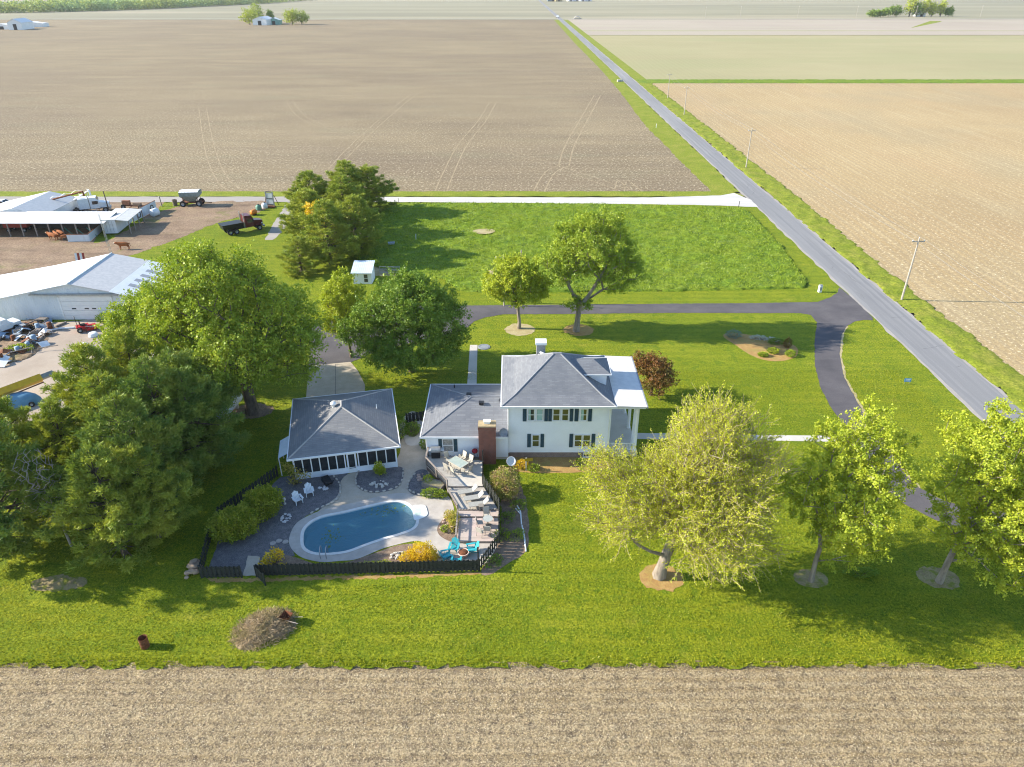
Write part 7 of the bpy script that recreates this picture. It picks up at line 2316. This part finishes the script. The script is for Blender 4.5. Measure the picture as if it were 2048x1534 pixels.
for i, (px, l) in enumerate((((187, 672), 'white upturned tub on the gravel behind the mower'), ((168, 694), 'white upturned tub beside the pine tip'))):
    x, y = G(*px)
    o = thing('stock_tub', l, 'tub', (x, y, .011), R(20), 'white tubs on the farmyard')
    MB().lathe([(.62, 0), (.60, .05), (.52, .42), (.48, .45), (0, .46)], (0, 0, 0), 16).build('shell', CHW, o, True)
    MB().lathe([(.64, 0), (.64, .05), (.60, .05)], (0, 0, 0), 16).build('rim', GREYP, o)
x, y = G(190, 662)
hw_ = thing('metal_rack', 'low rusty pipe rack beside the red mower', 'rack', (x, y, .01), R(10))
for k in range(4):
    MB().tube([(-.9 + k * .6, -.4, 0), (-.9 + k * .6, 0, .7), (-.9 + k * .6, .4, 0)], .035, 5).build('hoop', RUST, hw_)
MB().tube([(-1.0, 0, .7), (1.0, 0, .7)], .035, 5).build('spine', STEEL, hw_)
sh_w = shrub('weed_bush', 'green weed bush against the barn wall by the open bay', G(214, 645), [(0, 0, .6, 1.2, .7, .7)], 900, .18, LEAF_D, 130)
# timber laid as the yard border
for i, (pp, l) in enumerate((([(76, 685), (100, 660)], 'weathered beam bordering the scrap heap'), ([(100, 663), (118, 659), (150, 657)], 'pale pipe lying from the scrap heap towards the mower'), ([(112, 655), (133, 646)], 'dark beam lying before the barn door'))):
    tag(MB().tube([(*G(*q), .14) for q in pp], .13, 6).build('beam', (WOODG, CHW, WOODG)[i]), l, 'beam', 'beams round the scrap heap')

# scrap heap: single pieces of a few kinds
BLS = mat('blue_scrap', (.16, .26, .38), (.26, .34, .42), 2, .6)
kinds = {}
def kind_tyre():
    o = thing('discarded_rubber_ring', 'x', 'tyre'); obj('tread', TYRE, None, o).rotation_euler = (R(90), 0, 0); o.children[0].location = (0, 0, .14); return o
def kind_sheet(m):
    o = thing('scrap_sheet', 'x', 'sheet'); MB().add([(-.8, -.5, .1), (0, -.55, .45), (.8, -.4, .15), (.8, .5, .25), (0, .5, .6), (-.8, .45, .12), (-.8, -.5, .06), (0, -.55, .41), (.8, -.4, .11), (.8, .5, .21), (0, .5, .56), (-.8, .45, .08)], [(0, 1, 4, 5), (1, 2, 3, 4), (11, 10, 7, 6), (10, 9, 8, 7), (0, 6, 7, 1), (1, 7, 8, 2), (5, 4, 10, 11), (4, 3, 9, 10)]).build('sheet', m, o); return o
def kind_drum(m):
    o = thing('scrap_drum', 'x', 'drum'); MB().lathe([(0, 0), (.29, 0), (.30, .3), (.31, .32), (.29, .34), (.29, .85), (0, .85)], (0, 0, 0), 12).build('drum', m, o, True); return o
def kind_crate():
    o = thing('scrap_crate', 'x', 'crate')
    for k in range(4):
        MB().b2((-.5, -.36 + k * .2, .45), (.5, -.22 + k * .2, .48)).build('slat', WOODG, o)
    for a_ in (-.45, .45):
        MB().b2((a_ - .05, -.4, 0), (a_ + .05, .4, .44)).build('side', WOODG, o)
    return o
def kind_pipe(m):
    o = thing('scrap_pipe', 'x', 'pipe'); MB().tube([(-1.3, 0, .1), (0, .1, .22), (1.3, 0, .35)], .07, 6).build('pipe', m, o); return o
def kind_engine():
    o = thing('scrap_engine', 'x', 'engine'); MB().b2((-.4, -.25, .1), (.4, .25, .6)).build('block', GREYP, o); MB().lathe([(.0, -.1), (.22, -.1), (.22, .1), (0, .1)], (.45, 0, .35), 10, Matrix.Rotation(R(90), 4, 'Y')).build('flywheel', RUST, o); return o
protos = [(kind_sheet(BLS), 'bent blue metal sheet in the scrap heap before the barn', 9), (kind_sheet(CHW), 'bent white metal sheet in the scrap heap before the barn', 7), (kind_sheet(RUST), 'rusty bent sheet in the scrap heap before the barn', 5),
          (kind_drum(BLS), 'blue drum in the scrap heap before the barn', 4), (kind_drum(RUST), 'rusty drum in the scrap heap before the barn', 3), (kind_tyre(), 'old tyre in the scrap heap before the barn', 7),
          (kind_crate(), 'wooden crate in the scrap heap before the barn', 4), (kind_pipe(STEEL), 'steel pipe in the scrap heap before the barn', 8), (kind_pipe(WOODG), 'timber length in the scrap heap before the barn', 8), (kind_engine(), 'grey engine block in the scrap heap before the barn', 5)]
rngp = random.Random(17)
heap_px = [(10, 690), (30, 675), (50, 665), (75, 652), (90, 648), (60, 690), (40, 700), (20, 715), (5, 722), (85, 672), (55, 678), (70, 660), (30, 660), (45, 648), (15, 705), (75, 690), (95, 655), (8, 675)]
for k, (o, l, n_) in enumerate(protos):
    g_ = l.split(' in the')[0] + ' pieces of the scrap heap'
    for i in range(n_):
        q = heap_px[rngp.randrange(len(heap_px))]
        x, y = G(q[0] + rngp.gauss(0, 9), q[1] + rngp.gauss(0, 6))
        loc = (x, y, rngp.choice((.01, .01, .12, .3)))
        if i == 0:
            o.location = loc; o.rotation_euler = (0, 0, rngp.uniform(0, 6.28)); o['label'] = l; o['group'] = g_
        else:
            clone(o, loc, rngp.uniform(0, 6.28), l, g_, rngp.uniform(.7, 1.2))
shrub('weed_bush', 'low weeds growing at the near side of the scrap heap', G(42, 700), [(0, 0, .3, 1.6, .8, .35)], 900, .18, LEAF_M, 131)
turf('scrap_mound', smooth(PX([(-60, 690), (0, 652), (60, 640), (100, 648), (95, 680), (60, 715), (0, 730), (-60, 740)]), 3), .3, lambda X, Y: .03 + .35 * np.maximum(0, fbm(X * .9, Y * .9, 3) - .25), LOT)


# ------------------------------------------------------------------ far farmsteads
def far_barn(label, px, wd, dp, h, rz, wallm, roofm, group=None):
    x, y = G(*px)
    o = thing('distant_barn', label, 'barn', (x, y, 0), rz, group)
    w_ = MB().add([(-wd / 2, 0, 0), (wd / 2, 0, 0), (wd / 2, 0, h), (0, 0, h * 1.5), (-wd / 2, 0, h)], [(0, 1, 2, 3, 4)])
    w_.add([(-wd / 2, dp, 0), (wd / 2, dp, 0), (wd / 2, dp, h), (0, dp, h * 1.5), (-wd / 2, dp, h)], [(4, 3, 2, 1, 0)])
    w_.add([(wd / 2, 0, 0), (wd / 2, dp, 0), (wd / 2, dp, h), (wd / 2, 0, h)], [(0, 1, 2, 3)]).add([(-wd / 2, 0, 0), (-wd / 2, dp, 0), (-wd / 2, dp, h), (-wd / 2, 0, h)], [(3, 2, 1, 0)])
    w_.build('wall', wallm, o)
    for s_ in (-1, 1):
        MB().add([(s_ * (wd / 2 + .4), -.5, h - .2), (0, -.5, h * 1.5 + .1), (0, dp + .5, h * 1.5 + .1), (s_ * (wd / 2 + .4), dp + .5, h - .2)], [(0, 1, 2, 3) if s_ < 0 else (3, 2, 1, 0)]).build('roof', roofm, o)
    MB().b2((-wd * .12, -.15, 0), (wd * .12, -.02, h * .8)).build('door', DARK, o)
    return o


FW = mat('far_white', (.72, .74, .76), (.66, .68, .70), .3, .6)
FG = mat('far_green', (.16, .34, .30), (.2, .38, .33), .3, .6)
far_barn('distant white barn with open dark door among the field trees', (520, 50.5), 16, 22, 5.5, R(-8), FW, FW)
far_barn('distant green shed beside the white barn', (548, 49.5), 14, 16, 4.5, R(8), FG, FW)
far_barn('white barn standing far off at the left edge of the fields', (32, 60), 13, 26, 6.5, R(8), FW, FW, 'white barns far left')
far_barn('long low white shed left of the far-off barn', (2, 59), 26, 12, 3.4, R(2), FW, FW, 'white barns far left')
far_barn('long low white shed right of the far-off barn', (58, 54), 30, 12, 3.4, R(2), FW, FW, 'white barns far left')
far_barn('small white house in the far grove', (1842, 33), 12, 10, 4, R(4), FW, FW)
far_barn('dark shed beside the road at the top of the picture', (1106, 2.6), 26, 24, 6, R(4), mat('far_dark', (.10, .14, .17), (.13, .17, .2), .3, .7), FW, 'sheds near the horizon')
far_barn('small tan shed beside the dark one at the top of the picture', (1118, 2.8), 18, 20, 5, R(10), STRAW, STRAW, 'sheds near the horizon')
for i, px in enumerate(((1142, 2.6), (1154, 2.4), (1166, 2.6), (1178, 2.5))):
    far_barn(('first white shed of the row right of the road near the horizon', 'second white shed of the row right of the road near the horizon', 'third white shed of the row right of the road near the horizon', 'last white shed of the row right of the road near the horizon')[i], px, 14, 30, 5, R(4), FW, FW, 'white sheds near the horizon')
x, y = G(1154, 38.5)
bd = thing('culvert', 'pale concrete culvert beside the far gravel road', 'culvert', (x, y, 0))
MB().tube([(4 * math.cos(a), 0, 3.2 * math.sin(a)) for a in np.linspace(0, math.pi, 9)], .8, 6).build('arch', CONCW, bd)
MB().b2((-6, .8, 0), (6, 2, 1.2)).build('deck', CONCW, bd)
x, y = G(1240, 163)
cv = thing('drain_headwall', 'small pale drain outlet in the verge west of the road', 'drain', (x, y, 0), R(30))
MB().b2((-1.6, -.3, 0), (1.6, .3, .9)).build('headwall', CONCW, cv)
MB().tube([(0, -.5, .4), (0, .5, .4)], .34, 10).build('pipe', STEEL, cv)

# ------------------------------------------------------------------ loose straw on the near field, blades on the front lawn
rng = np.random.RandomState(77)
n_ = 52000
Pp = np.stack([rng.uniform(-38, 38, n_), rng.uniform(23.5, 32.3, n_), np.zeros(n_)], 1)
cl = fbm(Pp[:, 0] * .35, Pp[:, 1] * 1.1, 3)
Pp = Pp[rng.rand(n_) < (cl * 1.6 - .2)]
k = len(Pp)
Pp[:, 2] = -.03 + .20 * np.maximum(0, fbm(Pp[:, 0] * 4.4, Pp[:, 1] * 5.6, 3) - .36) + rng.uniform(0, .03, k)
D = nrm(rng.normal(0, 1, (k, 3)) * np.array([1.2, 1, .35]))
o = obj('straw', leafmesh('straw', Pp, D, nrm(rng.normal(0, .4, (k, 3)) + np.array([0, 0, 1])), rng.uniform(.05, .15, k), rng.uniform(.012, .03, k)), leafmat('straw_bit', (.52, .43, .27), (.78, .68, .47), .08, (.42, .33, .2), .6))
tag(o, 'dry straw and stalk bits strewn over the tilled front field', 'straw', None, 'stuff')

n_ = 210000
X = rng.uniform(-40, 46, n_); Y = 32.2 + (rng.rand(n_) ** 1.25) * 42
ok = ~inside(PX([(395, 1175), (398, 1150), (440, 1030), (550, 945), (545, 900), (575, 780), (800, 770), (850, 760), (1010, 760), (1300, 700), (1310, 890), (1230, 950), (1050, 950), (1066, 1110), (985, 1160), (540, 1178)]), X, Y)
ok &= ~inside(drive, X, Y) & (X < np.array([road_x(q) for q in (0,)])[0] + Y * .0104 - 3.5)
ok &= ~inside(PX([(1270, 862), (1700, 868), (1700, 888), (1270, 882)]), X, Y) & ~inside(PX([(590, 715), (735, 715), (735, 800), (590, 800)]), X, Y)
for (q, r_) in (((1325, 1155), 2.0), ((1622, 1157), 1.5), ((1876, 1155), 1.9), ((118, 1167), 2.3), ((528, 1258), 2.2), ((505, 822), 1.8)):
    c = G(*q); ok &= (X - c[0]) ** 2 + (Y - c[1]) ** 2 > r_ * r_
X, Y = X[ok], Y[ok]; k = len(X)
tall = .6 + .8 * fbm(X * .5, Y * .5, 3) + np.where(Y < 33.0, .6, 0)
Pp = np.stack([X, Y, np.full(k, -.01)], 1)
D = nrm(rng.normal(0, .55, (k, 3)) * np.array([1, 1, .2]) + np.array([0, 0, 1.]))
N = nrm(rng.normal(0, 1, (k, 3)) * np.array([1, 1, .2]) + np.array([0, 0, .6]))
o = obj('grass', leafmesh('grass', Pp, D, N, rng.uniform(.07, .15, k) * tall, rng.uniform(.03, .06, k)), leafmat('grass_blade', (.20, .232, .008), (.39, .385, .022), .28, (.29, .31, .014), .35))
tag(o, 'short mown grass of the front lawn', 'grass', None, 'stuff')

n_ = 90000
bbx = [p[0] for p in mead]; bby = [p[1] for p in mead]
X = rng.uniform(min(bbx), max(bbx), n_); Y = rng.uniform(min(bby), max(bby), n_)
ok = inside(mead, X, Y) & (fbm(X * .9, Y * .9, 3) > .36 * rng.rand(n_) + .18)
X, Y = X[ok], Y[ok]; k = len(X)
Zm = .10 + .50 * np.maximum(0, fbm(X * .75, Y * .75, 3) - .30)
D = nrm(rng.normal(0, .6, (k, 3)) * np.array([1, 1, .2]) + np.array([0, 0, 1.]))
N = nrm(rng.normal(0, 1, (k, 3)) * np.array([1, 1, .2]) + np.array([0, 0, .6]))
o = obj('meadow_grass', leafmesh('meadow_grass', np.stack([X, Y, Zm], 1), D, N, rng.uniform(.18, .42, k), rng.uniform(.06, .13, k)), leafmat('meadow_blade', (.15, .24, .014), (.32, .39, .03), .3, (.24, .32, .03), .2))
tag(o, 'tufted long grass of the square meadow', 'grass', None, 'stuff')

# ------------------------------------------------------------------ summer haze over the plain
hz = MB().b2((-4400, -50, -1.4), (4400, 6900, 48)).build('haze', None)
hz['kind'] = 'stuff'
hm = bpy.data.materials.new('haze_air')
hm.use_nodes = True
ht = hm.node_tree
ht.nodes.remove(ht.nodes['Principled BSDF'])
pv = ht.nodes.new('ShaderNodeVolumePrincipled')
pv.inputs['Color'].default_value = (.93, .96, 1.0, 1)
pv.inputs['Density'].default_value = .00006
pv.inputs['Anisotropy'].default_value = .2
ht.links.new(pv.outputs[0], ht.nodes['Material Output'].inputs['Volume'])
hz.data.materials.append(hm)
tag(hz, 'thin pale haze lying over the whole plain', 'haze')
